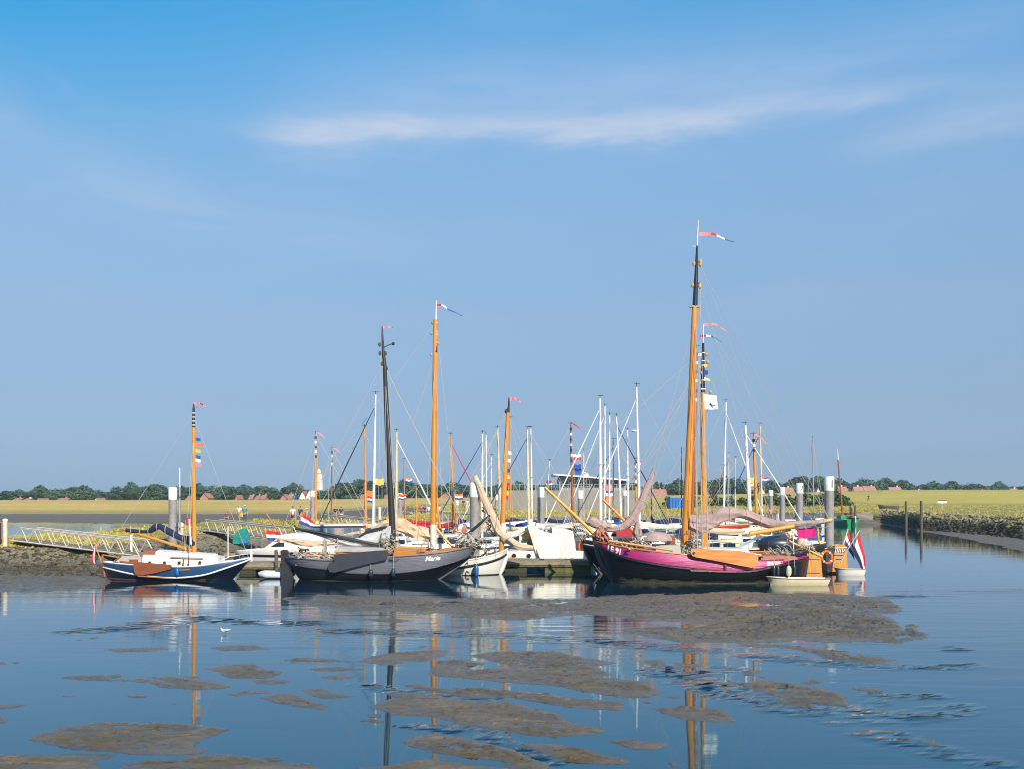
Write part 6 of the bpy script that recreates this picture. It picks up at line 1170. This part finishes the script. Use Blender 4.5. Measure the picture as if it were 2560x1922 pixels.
# ------------------------------------------------------------------ people
def person(px, py, Y, shirt, legs, label, hair='hair_dark', hat=None, pose='stand', turn=0.0, h=1.75, sleeve='short', bare=False, bag=None, zadd=0):
    f = W(px, py, Y); o = empty('person', f, turn, label, 'person'); s = h/1.75
    def skin(name, pts, edges, rad, ma, root=0, lvl=1):
        me = bpy.data.meshes.new(name); me.from_pydata([Vector(p)*s for p in pts], edges, []); ob = bpy.data.objects.new(name, me); COL.objects.link(ob); ob.parent = o; md = ob.modifiers.new('skin', 'SKIN'); md.use_smooth_shade = True
        for v, r in zip(me.skin_vertices[0].data, rad): v.radius = (r*s, r*s)
        me.skin_vertices[0].data[root].use_root = True; sb = ob.modifiers.new('sub', 'SUBSURF'); sb.levels = lvl; sb.render_levels = lvl; me.materials.append(ma); return ob
    if pose == 'stand': hip, kn, an = .92, .50, .08; st = .10; legp = lambda x: [(x, 0, .86), (x*1.15, -.02, .49), (x*1.3, .03, .09), (x*1.4, -.12, .04)]
    elif pose == 'walk': hip, kn, an = .92, .50, .08; legp = lambda x: [(x, 0, .86), (x*1.1, -.16 if x > 0 else .06, .49), (x*1.1, -.22 if x > 0 else .28, .10), (x*1.1, -.36 if x > 0 else .18, .05)]
    else: legp = lambda x: [(x, 0, .10), (x*1.3, -.42, .16), (x*1.3, -.46, -.28), (x*1.3, -.58, -.32)]
    dz = 0 if pose != 'sit' else -.78
    sh = 1.42+dz; arms = {'cross': lambda x: [(x*.19, 0, sh), (x*.27, -.06, sh-.28), (x*.0+.05*x, -.24, sh-.20)], None: lambda x: [(x*.19, 0, sh), (x*.25, .02, sh-.29), (x*.27, -.10, sh-.55)]}
    af = arms['cross' if pose == 'cross' else None]
    if pose == 'cross': legp = lambda x: [(x, 0, .86), (x*1.15, -.02, .49), (x*1.3, .03, .09), (x*1.4, -.12, .04)]
    pts = [(0, 0, .95+dz), (0, .0, 1.18+dz), (0, 0, 1.40+dz), (0, -.01, 1.50+dz), (0, -.02, 1.60+dz), (0, -.02, 1.70+dz), (0, -.115, 1.615+dz)]; rad = [.14, .13, .15, .055, .085, .075, .022]; ed = [(0, 1), (1, 2), (2, 3), (3, 4), (4, 5), (4, 6)]
    for x in (-1, 1):
        i = len(pts); L_ = legp(x*.09); pts += L_; rad += [.085, .06, .042, .035]; ed += [(0, i), (i, i+1), (i+1, i+2), (i+2, i+3)]
        i = len(pts); a = af(x); pts += a; rad += [.055, .042, .03]; ed += [(2, i), (i, i+1), (i+1, i+2)]
        w_ = Vector(a[2]); dr = (Vector(a[2])-Vector(a[1])).normalized(); i = len(pts); pts.append(tuple(w_+dr*.08)); rad.append(.035); ed.append((i-1, i))
        for q in range(4): j = len(pts); pts.append(tuple(w_+dr*(.16+.015*(q in (1, 2)))+Vector((0, (q-1.5)*.022, 0)))); rad.append(.010); ed.append((i, j))
        j = len(pts); pts.append(tuple(w_+dr*.09+Vector((-x*.02, -.06, 0)))); rad.append(.012); ed.append((i, j))
    body = skin('body', pts, ed, rad, m['skin_tan' if bare else 'skin'])
    if shirt:
        p2 = [(0, 0, .93+dz), (0, 0, 1.18+dz), (0, 0, 1.41+dz), (0, 0, 1.46+dz)]; r2 = [.165, .155, .17, .08]; e2 = [(0, 1), (1, 2), (2, 3)]
        for x in (-1, 1):
            i = len(p2); a = af(x); p2 += [a[0], tuple(Vector(a[0]).lerp(Vector(a[1]), .75))]; r2 += [.078, .065]; e2 += [(2, i), (i, i+1)]
            if sleeve == 'long': p2 += [tuple(Vector(a[1])), tuple(Vector(a[1]).lerp(Vector(a[2]), .9))]; r2 += [.055, .045]; e2 += [(i+1, i+2), (i+2, i+3)]
        skin('shirt', p2, e2, r2, m[shirt])
    p3 = [(0, 0, .97+dz)]; r3 = [.155]; e3 = []; short = legs.startswith('short_'); lm = legs.replace('short_', '')
    for x in (-1, 1):
        i = len(p3); L_ = legp(x*.09); p3 += [L_[0], tuple(Vector(L_[0]).lerp(Vector(L_[1]), .8))] if short else L_[:3]; r3 += [.10, .085] if short else [.10, .075, .058]; e3 += [(0, i), (i, i+1)]+([] if short else [(i+1, i+2)])
    skin('trousers' if not short else 'shorts', p3, e3, r3, m[lm])
    MB().ball(Vector((0, .015, 1.66+dz))*s, (.098*s, .105*s, .10*s), 10, 7).build('hair', m[hair], o, True)
    if hat: hb = MB().ball(Vector((0, 0, 1.70+dz))*s, (.115*s, .12*s, .09*s), 10, 6).tube([Vector((0, -.06, 1.69+dz))*s, Vector((0, -.06, 1.70+dz))*s], .13*s, 12).build('cap', m[hat], o, True)
    if bag: b = MB().box((.32*s, -.05, .72*s), (.28, .14, .34)).build('shopping_bag', m[bag], o)
    return o
PEOPLE = [(598, 1303, 108, 'cloth_white', 'cloth_khaki', 'person in white shirt and beige trousers carrying a yellow bag', dict(hair='hair_fair', bag='pennant_yellow', pose='walk')),
 (612, 1307, 104, 'cloth_teal', 'cloth_jeans', 'person in teal shirt, jeans and white cap', dict(hat='cloth_white', h=1.82)), (567, 1310, 99, 'cloth_purple', 'cloth_purple', 'dark haired child in purple behind the second gangway', dict(h=1.25, pose='walk')),
 (732, 1309, 100, 'cloth_white', 'short_cloth_navy', 'person in white shirt and dark shorts near the lamp post', dict(pose='walk', turn=.4)), (751, 1310, 98, 'cloth_navy', 'short_cloth_khaki', 'dark haired person in navy top beside the stern flag', dict(pose='walk', turn=-.5)),
 (767, 1308, 108, 'cloth_khaki', 'cloth_khaki', 'person wearing a white hat behind the flag', dict(hat='cloth_white', h=1.6)), (839, 1301, 124, 'cloth_black', 'short_cloth_jeans', 'person in black top and denim shorts with crossed arms', dict(pose='cross')),
 (853, 1302, 122, 'cloth_navy', 'short_cloth_white', 'person in navy shirt and white shorts', dict(pose='walk')), (1053, 1292, 150, 'cloth_red', 'cloth_black', 'person in red jacket left of the walkers group', {}), (1062, 1292, 150, 'cloth_navy', 'cloth_jeans', 'person in dark blue jacket next to the red jacket', {}),
 (1072, 1292, 149, 'cloth_white', 'cloth_khaki', 'person in white top beside the tall orange mast', {}), (1097, 1291, 150, 'cloth_white', 'cloth_black', 'person in white shirt and black trousers right of the orange mast', {}), (1159, 1272, 180, 'cloth_navy', 'cloth_black', 'far walker in dark clothes on the grass', {}), (1168, 1272, 181, 'cloth_white', 'cloth_white', 'far walker dressed in white on the grass', {}),
 (1141, 1335, 82, None, 'short_cloth_navy', 'tanned person standing bare chested on a boat', dict(bare=True, h=1.7)), (1161, 1337, 84, None, 'short_cloth_navy', 'tanned person sitting on a white cruiser deck', dict(bare=True, pose='sit', turn=.8)),
 (1862, 1282, 196, 'cloth_navy', 'cloth_black', 'person in dark clothes sitting on the right bank', dict(pose='sit', turn=.5)), (2171, 1252, 262, 'cloth_black', 'cloth_black', 'lone walker in black on the right grass', dict(pose='walk')),
 (1926, 1300, 128, 'pennant_pink', 'cloth_khaki', 'person in pink shirt aboard a far cruiser', dict(h=1.6)), (1944, 1300, 127, 'salmon_canvas', 'cloth_white', 'person in salmon shirt aboard a far cruiser', dict(h=1.6))]
for px, py, Y, sh, lg, lb, kw in PEOPLE: person(px, py, Y, sh, lg, lb, **kw)

# ------------------------------------------------------------------ gull
def gull(px, py, s, label):
    Y = YG(py); o = empty('gull', ((px-CX)/FPX*Y, Y, 0), 0, label, 'bird'); b = MB()
    b.tube([(.24, 0, .15), (.14, 0, .15), (.04, 0, .135), (-.06, 0, .13), (-.12, 0, .16), (-.14, 0, .215), (-.16, 0, .235), (-.19, 0, .232)], [.008, .035, .06, .062, .04, .032, .034, .012], 10)
    b.build('body', m['gull_white'], o, True)
    for y in (-.05, .05): MB().tube([(-.05, y, .15), (.08, y*1.15, .155), (.2, y*.7, .165), (.27, y*.3, .17)], [.02, .045, .03, .005], 8).build('wing', m['gull_grey'], o, True); MB().tube([(.02, y*.4, .10), (.02, y*.4, -.02)], .006, 4).build('leg', m['flag_red'], o)
    MB().tube([(-.185, 0, .23), (-.225, 0, .222)], [.01, .003], 5).build('beak', m['flag_red'], o); o.scale = (s, s, s); return o
gull(562, 1583, .85, 'white gull standing in shallow water left of centre')

# ------------------------------------------------------------------ quay, harbour building, timber wall, tower, houses, container
def block(name, x0, x1, Y, z0, z1, depth, ma, parent=None, base=None):
    xa, xb = (x0-CX)/FPX*Y, (x1-CX)/FPX*Y; c = Vector(((xa+xb)/2, Y+depth/2, (z0+z1)/2)); 
    if base is not None: c = c-base
    return MB().box(c, (xb-xa, depth, z1-z0)).build(name, ma, parent)
q = block('quay_wall', 1266, 1612, 182, 1.5, 6.1, 24, m['concrete']); tag(q, 'long grey concrete quay terrace under the harbour building', 'quay wall')
o = empty('guard_fence', ((1440-CX)/FPX*182, 182.3, 6.1), 0, 'thin railing along the edge of the grey quay terrace', 'fence'); b = MB()
for i in range(26): x = -12+i*.96; b.tube([(x, 0, 0), (x, 0, 1.1)], .03, 4)
b.build('upright', m['galvanised'], o); b = MB(); b.tube([(-12.2, 0, 1.1), (12.2, 0, 1.1)], .035, 4); b.tube([(-12.2, 0, .6), (12.2, 0, .6)], .02, 4); b.build('handrail', m['galvanised'], o)
def harbour_building():
    Y = 190; o = empty('harbour_building', ((1480-CX)/FPX*Y, Y+5, 6.1), 0, 'low harbour building with overhanging pale roof and dark glass front', 'building'); base = o.location.copy(); base.z = 6.1
    z = lambda py: CAMH+(HY-py)/FPX*Y-6.1; X = lambda px: (px-CX)/FPX*Y-base.x
    MB().plate([(X(1383), 0, z(1183)), (X(1383), 0, z(1187)), (X(1572), 0, z(1201)), (X(1572), 0, z(1197.5))], 12).build('roof', m['roof_grey'], o, loc=(0, 0, 0))
    MB().plate([(X(1398), 0, z(1191)), (X(1398), 0, 0), (X(1566), 0, 0), (X(1566), 0, z(1200))], 9).build('wall', m['bldg_grey'], o)
    for a, b_ in ((1402, 1425), (1428, 1452), (1455, 1478), (1482, 1505), (1508, 1532), (1536, 1560)): MB().box(((X(a)+X(b_))/2, -4.5, (z(1214)+z(1203))/2-.1), (X(b_)-X(a), .12, z(1202)-z(1217))).build('window', m['dark_glass'], o)
    MB().tube([(X(1470), 0, z(1189)), (X(1470), 0, z(1181))], .55, 12).build('roof_vent', m['white_paint'], o)
harbour_building()
tw = block('quay_wall', 1900, 2140, 189.4, -.5, 1.95, 1.2, m['old_wood']); tag(tw, 'dark timber sheet pile quay behind the grey masted yacht', 'quay wall'); tw2 = block('quay_wall', 2146, 2200, 186, -.5, .65, 1.0, m['old_wood']); tag(tw2, 'low dark kerb at the foot of the ramp', 'quay wall')
o = empty('light_tower', ((797-CX)/FPX*520, 520, 2), 0, 'tall round white tower rising over the trees', 'tower'); hz = CAMH+(HY-1170)/FPX*520-2
MB().tube([(0, 0, 0), (0, 0, hz*.86)], [2.6, 1.75], 20).build('tower_shaft', m['wall_white'], o, True); MB().tube([(0, 0, hz*.86), (0, 0, hz*.93), (0, 0, hz)], [1.2, 1.1, .2], 14).build('lantern', m['galvanised'], o, True); MB().tube([(0, 0, hz*.855), (0, 0, hz*.87)], 2.3, 18).build('gallery', m['galvanised'], o)
def cont():
    o = empty('shipping_container', ((1692-CX)/FPX*205, 207, 2.5), R(8), 'bright blue container on the bank behind the masts', 'container'); b = MB(); L, Wd, Hh = 2.9, 2.4, 2.3; b.box((0, 0, Hh/2), (L, Wd, Hh)); b.build('body', m['blue_plastic'], o)
    for i in range(9): MB().box((-L/2+.2+i*.31, -Wd/2-.03, Hh/2), (.12, .05, Hh*.9)).build('rib', m['blue_canvas'], o)
cont()
def house(px, ry, wpx, label, Y=352, wall='wall_brick', roofm='roof_red', chim=1, z0=2.0):
    w_ = wpx/FPX*Y; r_ = W(px, ry, Y); hh = r_.z-z0; dp = 7.0; rh = min(2.6, hh*.42); o = empty('house', (r_.x, Y+dp/2, z0), 0, label, 'house', 'red roofed houses behind the dyke'); eave = hh-rh
    MB().box((0, 0, eave/2), (w_, dp, eave)).build('wall', m[wall], o)
    g = (int(px) % 3 == 0); e = .3
    if g: vs_ = [(-w_/2-e, -dp/2-e, eave), (w_/2+e, -dp/2-e, eave), (w_/2+e, dp/2+e, eave), (-w_/2-e, dp/2+e, eave), (0, -dp/2-e, hh), (0, dp/2+e, hh)]; f_ = [(0, 4, 5, 3), (1, 2, 5, 4)]; MB().add([(-w_/2, -dp/2+.01, eave), (w_/2, -dp/2+.01, eave), (0, -dp/2+.01, hh-.15)], [(0, 1, 2)]).build('gable', m[wall], o)
    else: vs_ = [(-w_/2-e, -dp/2-e, eave), (w_/2+e, -dp/2-e, eave), (w_/2+e, dp/2+e, eave), (-w_/2-e, dp/2+e, eave), (-w_/2-e, 0, hh), (w_/2+e, 0, hh)]; f_ = [(0, 1, 5, 4), (2, 3, 4, 5)]; MB().add([(-w_/2, -dp/2, eave), (-w_/2, dp/2, eave), (-w_/2, 0, hh-.1), (w_/2, -dp/2, eave), (w_/2, dp/2, eave), (w_/2, 0, hh-.1)], [(0, 1, 2), (3, 4, 5)]).build('gable', m[wall], o)
    rf = MB().add(vs_, f_).build('roof', m[roofm], o)
    if int(px*7) % 3: MB().box((w_*(.3-.11*(int(px) % 5)), .4, hh), (.5, .5, .9)).build('chimney', m['wall_white' if wall == 'wall_white' else 'wall_brick'], rf)
    for k in (-.25, .25): MB().box((w_*k, -dp/2-.02, eave*.6), (w_*.18, .08, eave*.35)).build('window', m['dark_glass'], o)
    return o
HOUSES = [(38, 1243, 18, 'small red roof at the far left edge of the dyke'), (62, 1244, 14, 'white gabled house beside the leftmost red roof', 'wall_white'), (96, 1244, 10, 'tiny pale roof left of the broad crowned trees', 'wall_white'), (152, 1243, 24, 'low wide red roof under the tall left trees'), (240, 1243, 10, 'lone white gable on the left dyke', 'wall_white'),
 (470, 1238, 12, 'white gable next to the navy boat mast', 'wall_white'), (510, 1231, 22, 'large old red brown roof right of the navy boat mast'), (591, 1236, 7, 'narrow red gable left of the walkers'), (625, 1236, 8, 'narrow red gable above the teal shirted walker'), (641, 1237, 8, 'second narrow red gable above the walkers'), (655, 1236, 10, 'third narrow gable above the walkers'),
 (708, 1234, 16, 'red roof with white gable left of the tower'), (724, 1233, 10, 'steep red roof left of the white houses'), (756, 1226, 16, 'white house with red roof just left of the tower', 'wall_white'), (774, 1222, 18, 'tall white house with red roof near the tower', 'wall_white'), (911, 1234, 22, 'long red roof behind the slim orange mast'), (965, 1236, 10, 'small red roof beside the black mast'),
 (1113, 1229, 34, 'long low red roof right of the tall orange mast'), (1646, 1221, 46, 'red roof between the mauve sail and the blue container'), (1905, 1216, 22, 'pale red roof behind the blue furled sail', 'wall_white'), (1978, 1216, 20, 'pink roof behind the shrubs right of the marina', 'wall_white'), (2046, 1216, 18, 'pink roof by the numbered pile', 'wall_white'), (2113, 1214, 20, 'red roof right of the green boat mast', 'wall_white'),
 (2152, 1214, 22, 'red gabled roof with white wall on the right dyke', 'wall_white'), (2180, 1213, 30, 'broad red roof with white chimney on the right dyke', 'wall_white'), (2245, 1215, 30, 'long white building with red stripe roof', 'wall_white'), (2298, 1217, 24, 'red roof right of the long white building', 'wall_white'), (2457, 1217, 28, 'low orange red roof far right'), (2545, 1219, 16, 'tiny pale roof at the right edge', 'wall_white')]
for hsp in HOUSES:
    px = hsp[0]; Yh = 352; house(px, hsp[1]+(1 if px > 1900 else .5), hsp[2]*.9, hsp[3], Yh, hsp[4] if len(hsp) > 4 else 'wall_brick')
# notice board, upturned boat on the bank
o = empty('warning_sign', ((2355-CX)/FPX*230, 230, 2.1), 0, 'small red and white warning sign standing in the right marsh', 'sign'); MB().tube([(0, 0, 0), (0, 0, 1.5)], .06, 6).build('post_shaft', m['white_paint'], o); MB().box((0, -.05, 1.8), (2.0, .06, .8)).build('sign_panel', m['flag_white'], o); MB().box((0, -.09, 2.05), (2.0, .03, .3)).build('red_band', m['flag_red'], o)
o = dinghy('rowing_dinghy', 2222, 214, 4.2, 2.0, .8, m['grey_hull'], m['white_paint'], 'dark dinghy lying on the grass of the right bank', R(-20)); o.location.z = land_z(o.location.x, o.location.y)[0][0]+.05

# ------------------------------------------------------------------ vegetation
def leaf_mat(name, c1, c2):
    mm = bpy.data.materials.new(name); mm.use_nodes = True; t = NT(mm.node_tree); b = t.n['Principled BSDF']; g = t.new('ShaderNodeNewGeometry'); oi = t.new('ShaderNodeObjectInfo')
    n = t.noise(g.outputs['Position'], .45, 3, .6); f = t.math('ADD', t.math('MULTIPLY', n, .8), t.math('MULTIPLY', oi.outputs['Random'], .35)); t.link(t.mix(t.ramp(f, [(.35, 0.), (.8, 1.)]), c1, c2), b.inputs['Base Color']); b.inputs['Roughness'].default_value = .7; b.inputs['Specular IOR Level'].default_value = .2; return mm
LEAF = leaf_mat('hazed_leaves', (.034, .080, .060), (.085, .140, .078)); LEAF2 = leaf_mat('shrub_leaves', (.035, .075, .018), (.10, .15, .035)); BARK = mat('bark', (.09, .07, .05), .9)  # far tree leaves carry distance haze in their lighter, bluer colour
def crown(n, seed, w, h, size, z0, clumps=16, tall=False):
    r = np.random.default_rng(seed); cs = []; b = MB()
    for i in range(clumps):
        a = r.uniform(0, 6.283); q = r.uniform(0, 1)**.6; zz = r.uniform(.08, .95); prof = math.sin(math.pi*min(1, .12+zz*.88))**.55 if not tall else (1-zz)**.7+.1; cs.append((math.cos(a)*q*w*.38*prof, math.sin(a)*q*w*.38*prof, z0+zz*h*.86, w*r.uniform(.13, .25)))
    vs, fs = [], []
    for i in range(n):
        c = cs[r.integers(len(cs))]; d = r.normal(size=3); d /= np.linalg.norm(d)+1e-9; rr = c[3]*r.uniform(.55, 1.08); p = np.array(c[:3])+d*rr*np.array([1, 1, .8]); t1 = np.cross(d+r.normal(size=3)*.6, [.3, .2, 1]); t1 /= np.linalg.norm(t1)+1e-9; t2 = np.cross(d, t1); s = size*r.uniform(.5, 1.3); k = len(vs)
        vs += [tuple(p-t1*s-t2*s*.5), tuple(p+t1*s*.3-t2*s), tuple(p+t1*s+t2*s*.4), tuple(p-t1*s*.2+t2*s)]; fs.append((k, k+1, k+2, k+3))
    me = bpy.data.meshes.new('crown'); me.from_pydata(vs, [], fs); me.update(); return me, cs
def tree(seed, w, h, n, size, mt, trunk=.22, clumps=16, tall=False):
    o = bpy.data.objects.new('tree', None); COL.objects.link(o); z0 = h*trunk; me, cs = crown(n, seed, w, h-z0, size, z0, clumps, tall); me.materials.append(mt); c = bpy.data.objects.new('crown', me); COL.objects.link(c); c.parent = o
    b = MB(); b.tube([(0, 0, -.5), (0, 0, z0), (0, 0, h*.7)], [w*.05, w*.035, w*.01], 7)
    for q in cs[:6]: b.tube([(0, 0, z0*.8), (q[0]*.6, q[1]*.6, q[2]*.75+z0*.2), q[:3]], [w*.025, w*.015, w*.006], 5)
    b.build('trunk', BARK, o); return o
PROTO = [tree(1, 10, 10, 2600, .34, LEAF), tree(2, 12, 9, 2800, .34, LEAF, .15, 20), tree(3, 8, 10, 2200, .32, LEAF, .2, 13), tree(4, 11, 10, 2600, .36, LEAF, .12, 24), tree(5, 6, 10, 1800, .3, LEAF, .08, 20, True)]
TLB = ['tall round crowned tree in the far line behind the dyke', 'broad spreading tree in the far line behind the dyke', 'narrow crowned tree in the far line behind the dyke', 'dense many lobed tree in the far line behind the dyke', 'pointed dark tree in the far line behind the dyke']
SKY = [(-200, 1218), (0, 1224), (30, 1224), (75, 1222), (110, 1214), (130, 1222), (190, 1213), (240, 1222), (270, 1226), (320, 1206), (350, 1214), (390, 1208), (430, 1214), (470, 1211), (530, 1212), (580, 1207), (620, 1217), (660, 1210), (700, 1219), (740, 1208), (785, 1226), (830, 1208), (920, 1196), (1000, 1201), (1050, 1205), (1130, 1206), (1200, 1209), (1300, 1206), (1600, 1206), (1700, 1200), (1820, 1193), (1900, 1200), (1960, 1203), (2000, 1188), (2050, 1187), (2100, 1200), (2150, 1193), (2190, 1201), (2215, 1197), (2250, 1195), (2300, 1206), (2380, 1202), (2450, 1207), (2560, 1209), (2800, 1208)]
first = [True]*5; x = -190.0; rt = random.Random(5)
while x < 2790:
    Y = rt.uniform(388, 440) if x < 1900 else rt.uniform(400, 470); k = rt.choice([0, 1, 2, 3, 0, 1, 3]) if x < 1950 else rt.choice([0, 1, 2, 3, 4, 4, 2]); ty = interp(SKY, x)[0]+rt.uniform(-2, 5); top = CAMH+(HY-ty)/FPX*Y-2.0
    src = PROTO[k]; o = src if first[k] else copy_tree(src); first[k] = False; o.location = ((x-CX)/FPX*Y, Y, 2.0); s = top/10 if k != 1 else top/9; sw = max(s, .85)*rt.uniform(.9, 1.2); o.scale = (sw, sw, s); o.rotation_euler = (0, 0, rt.uniform(0, 6.28)); tag(o, TLB[k], 'tree', 'trees in the far line behind the dyke')
    x += rt.uniform(22, 36) if x < 1950 else rt.uniform(15, 26)
# a far-off wood that closes the gaps of the line
def far_wood():
    r = np.random.default_rng(8); n = 26000; X = r.uniform(-330, 330, n); Y = r.uniform(500, 560, n); px = CX+X/Y*FPX; tops = np.interp(px, [p[0] for p in SKY], [p[1] for p in SKY])+7+6*np.sin(px*.11)+5*np.sin(px*.047+1); zt = CAMH+(HY-tops)/FPX*Y; Z = 2+(zt-2)*r.uniform(0, 1, n)**.6
    d = r.normal(size=(n, 3)); d /= np.linalg.norm(d, axis=1)[:, None]; t1 = np.cross(d, [.2, .3, 1]); t1 /= np.linalg.norm(t1, axis=1)[:, None]; t2 = np.cross(d, t1); s = r.uniform(.4, 1.1, (n, 1)); c = np.stack([X, Y, Z], 1)
    v = np.stack([c-t1*s-t2*s*.6, c+t1*s*.4-t2*s, c+t1*s+t2*s*.5, c-t1*s*.3+t2*s], 1).reshape(-1, 3); me = bpy.data.meshes.new('far_wood'); me.from_pydata(v.tolist(), [], [(4*i, 4*i+1, 4*i+2, 4*i+3) for i in range(n)]); me.materials.append(LEAF); o = bpy.data.objects.new('far_wood', me); COL.objects.link(o); tag(o, kind='stuff')
far_wood()
SH = [(1672, 1236, 15), (1700, 1239, 12), (1735, 1234, 14), (1765, 1236, 12), (1790, 1230, 16), (1825, 1234, 14), (1850, 1239, 12), (1880, 1232, 14), (1915, 1236, 13), (1940, 1228, 15), (1968, 1230, 16), (1990, 1234, 15), (2015, 1226, 17), (2040, 1232, 16), (2060, 1228, 15), (2085, 1222, 16), (2100, 1232, 14), (2118, 1238, 12), (1680, 1250, 13), (1960, 1248, 13), (2025, 1249, 14)]
sp_ = tree(11, 4.2, 3, 900, .22, LEAF2, .02, 12); sp_.name = 'shrub'
for i, (px, ty, wd) in enumerate(SH):
    Y = 232+(i*37 % 23); o = sp_ if i == 0 else copy_tree(sp_); X = (px-CX)/FPX*Y; zb = float(land_z(X, Y)[0][0]); h = max(1.2, CAMH+(HY-ty)/FPX*Y-zb); o.location = (X, Y, zb-.1); sc = h/3; o.scale = (max(.8, sc)*1.1, max(.8, sc), sc); o.rotation_euler = (0, 0, i*1.3); tag(o, 'green shrub growing on the low dunes right of the marina', 'shrub', 'shrubs on the dunes')
def grass_tufts():
    r = np.random.default_rng(3); V, Fc = [], []; n = 42000; px = r.uniform(-350, 2850, n); uu = np.where(r.uniform(size=n) < .6, r.uniform(3.1, 5.0, n), r.uniform(5.0, 8.1, n)); keep = (px > 1000) | (uu < 4.6); px = px[keep]; uu = uu[keep]
    prof = np.array([np.interp(px, PX, PYY[:, k]) for k in range(PYY.shape[1])]); i0 = np.floor(uu).astype(int); f = uu-i0; Y = prof[i0, np.arange(len(px))]*(1-f)+prof[np.minimum(i0+1, 10), np.arange(len(px))]*f; X = (px-CX)/FPX*Y; Z = land_z(X, Y)[0]
    dens = fbm(X*.3, Y*.3, 77) > .42; X, Y, Z, uu = X[dens], Y[dens], Z[dens], uu[dens]; h = r.uniform(.07, .24, len(X))*np.clip(Y/110, .6, 1.3)
    for x, y, z, hh in zip(X, Y, Z, h):
        for q in range(3):
            a = r.uniform(0, 3.14); dx, dy = math.cos(a)*.10, math.sin(a)*.10; ox, oy = r.uniform(-.2, .2, 2); lx, ly = r.uniform(-.18, .18, 2)*hh*2; k = len(V); V += [(x+ox-dx, y+oy-dy, z-.05), (x+ox+dx, y+oy+dy, z-.05), (x+ox+lx, y+oy+ly, z+hh)]; Fc.append((k, k+1, k+2))
    me = bpy.data.meshes.new('grass'); me.from_pydata(V, [], Fc); me.materials.append(leaf_mat('grass_blades', (.22, .23, .045), (.54, .44, .13))); o = bpy.data.objects.new('grass', me); COL.objects.link(o); tag(o, 'rough grass on the banks', 'grass', kind='stuff')
grass_tufts()
def rubble():
    """dumped stone along both banks, uncountable: one object"""
    r = np.random.default_rng(6); n1 = 5200; px = np.concatenate([r.uniform(2185, 2900, 5200), r.uniform(-300, 560, 1600)]); u = np.concatenate([r.uniform(.9, 4.1, 5200), r.uniform(.95, 3.6, 1600)])
    prof = np.array([np.interp(px, PX, PYY[:, k]) for k in range(PYY.shape[1])]); i0 = np.floor(u).astype(int); f = u-i0; ar = np.arange(len(px)); Y = prof[i0, ar]*(1-f)+prof[i0+1, ar]*f; X = (px-CX)/FPX*Y; Z = land_z(X, Y)[0]
    V, Fc = [], []; ico = [(0, 0, 1), (.89, 0, .45), (.28, .85, .45), (-.72, .53, .45), (-.72, -.53, .45), (.28, -.85, .45), (.72, .53, -.45), (-.28, .85, -.45), (-.89, 0, -.45), (-.28, -.85, -.45), (.72, -.53, -.45), (0, 0, -1)]
    F0 = [(0, 1, 2), (0, 2, 3), (0, 3, 4), (0, 4, 5), (0, 5, 1), (1, 6, 2), (2, 7, 3), (3, 8, 4), (4, 9, 5), (5, 10, 1), (6, 7, 2), (7, 8, 3), (8, 9, 4), (9, 10, 5), (10, 6, 1), (11, 7, 6), (11, 8, 7), (11, 9, 8), (11, 10, 9), (11, 6, 10)]
    for x, y, z, right in zip(X, Y, Z, px > 1500):
        s = r.uniform(.12, .40) if right else r.uniform(.05, .18); k = len(V); sc = r.uniform(.6, 1.2, 3)*s; a = r.uniform(0, 6.28); ca, sa = math.cos(a), math.sin(a)
        for p in ico: q = np.array(p)*sc*r.uniform(.75, 1.2); V.append((x+q[0]*ca-q[1]*sa, y+q[0]*sa+q[1]*ca, z+q[2]*.7+s*.15))
        Fc += [tuple(k+i for i in fc) for fc in F0]
    mm = bpy.data.materials.new('rubble_stone'); mm.use_nodes = True; t = NT(mm.node_tree); b = t.n['Principled BSDF']; g = t.new('ShaderNodeNewGeometry'); sp = t.new('ShaderNodeSeparateXYZ'); t.link(g.outputs['Position'], sp.inputs[0]); n = t.noise(g.outputs['Position'], .9, 4, .6); n2 = t.noise(g.outputs['Position'], 3, 3, .6)
    hi = t.mix(t.ramp(n2, [(.35, 0.), (.65, 1.)]), (.20, .165, .09), (.46, .38, .24)); hi = t.mix(t.ramp(n, [(.42, 0.), (.58, .7)]), hi, (.24, .19, .04)); lo = t.mix(n2, (.020, .018, .010), (.09, .075, .03))
    t.link(t.mix(t.ramp(t.math('ADD', t.math('MULTIPLY', sp.outputs[2], .35), t.math('MULTIPLY', n, .5)), [(.66, 0.), (.95, 1.)]), lo, hi), b.inputs['Base Color']); b.inputs['Roughness'].default_value = .8
    me = bpy.data.meshes.new('rubble'); me.from_pydata(V, [], Fc); me.materials.append(mm); o = bpy.data.objects.new('rubble', me); COL.objects.link(o); tag(o, 'dumped rubble stone along the banks', 'rubble', kind='stuff')
rubble()

# ------------------------------------------------------------------ haze: thin even air round everything
def build_haze():
    o = MB().box((0, 3450, 17.5), (28000, 7900, 39)).build('haze', None_mat()); tag(o, kind='stuff')
def None_mat():
    mm = bpy.data.materials.new('haze_air'); mm.use_nodes = True; t = NT(mm.node_tree); t.n.remove(t.n['Principled BSDF']); v = t.new('ShaderNodeVolumePrincipled')
    v.inputs['Color'].default_value = (.72, .88, 1, 1); v.inputs['Density'].default_value = HAZE; v.inputs['Anisotropy'].default_value = .1; t.link(v.outputs[0], t.n['Material Output'].inputs['Volume']); return mm
HAZE = .00021
build_haze()
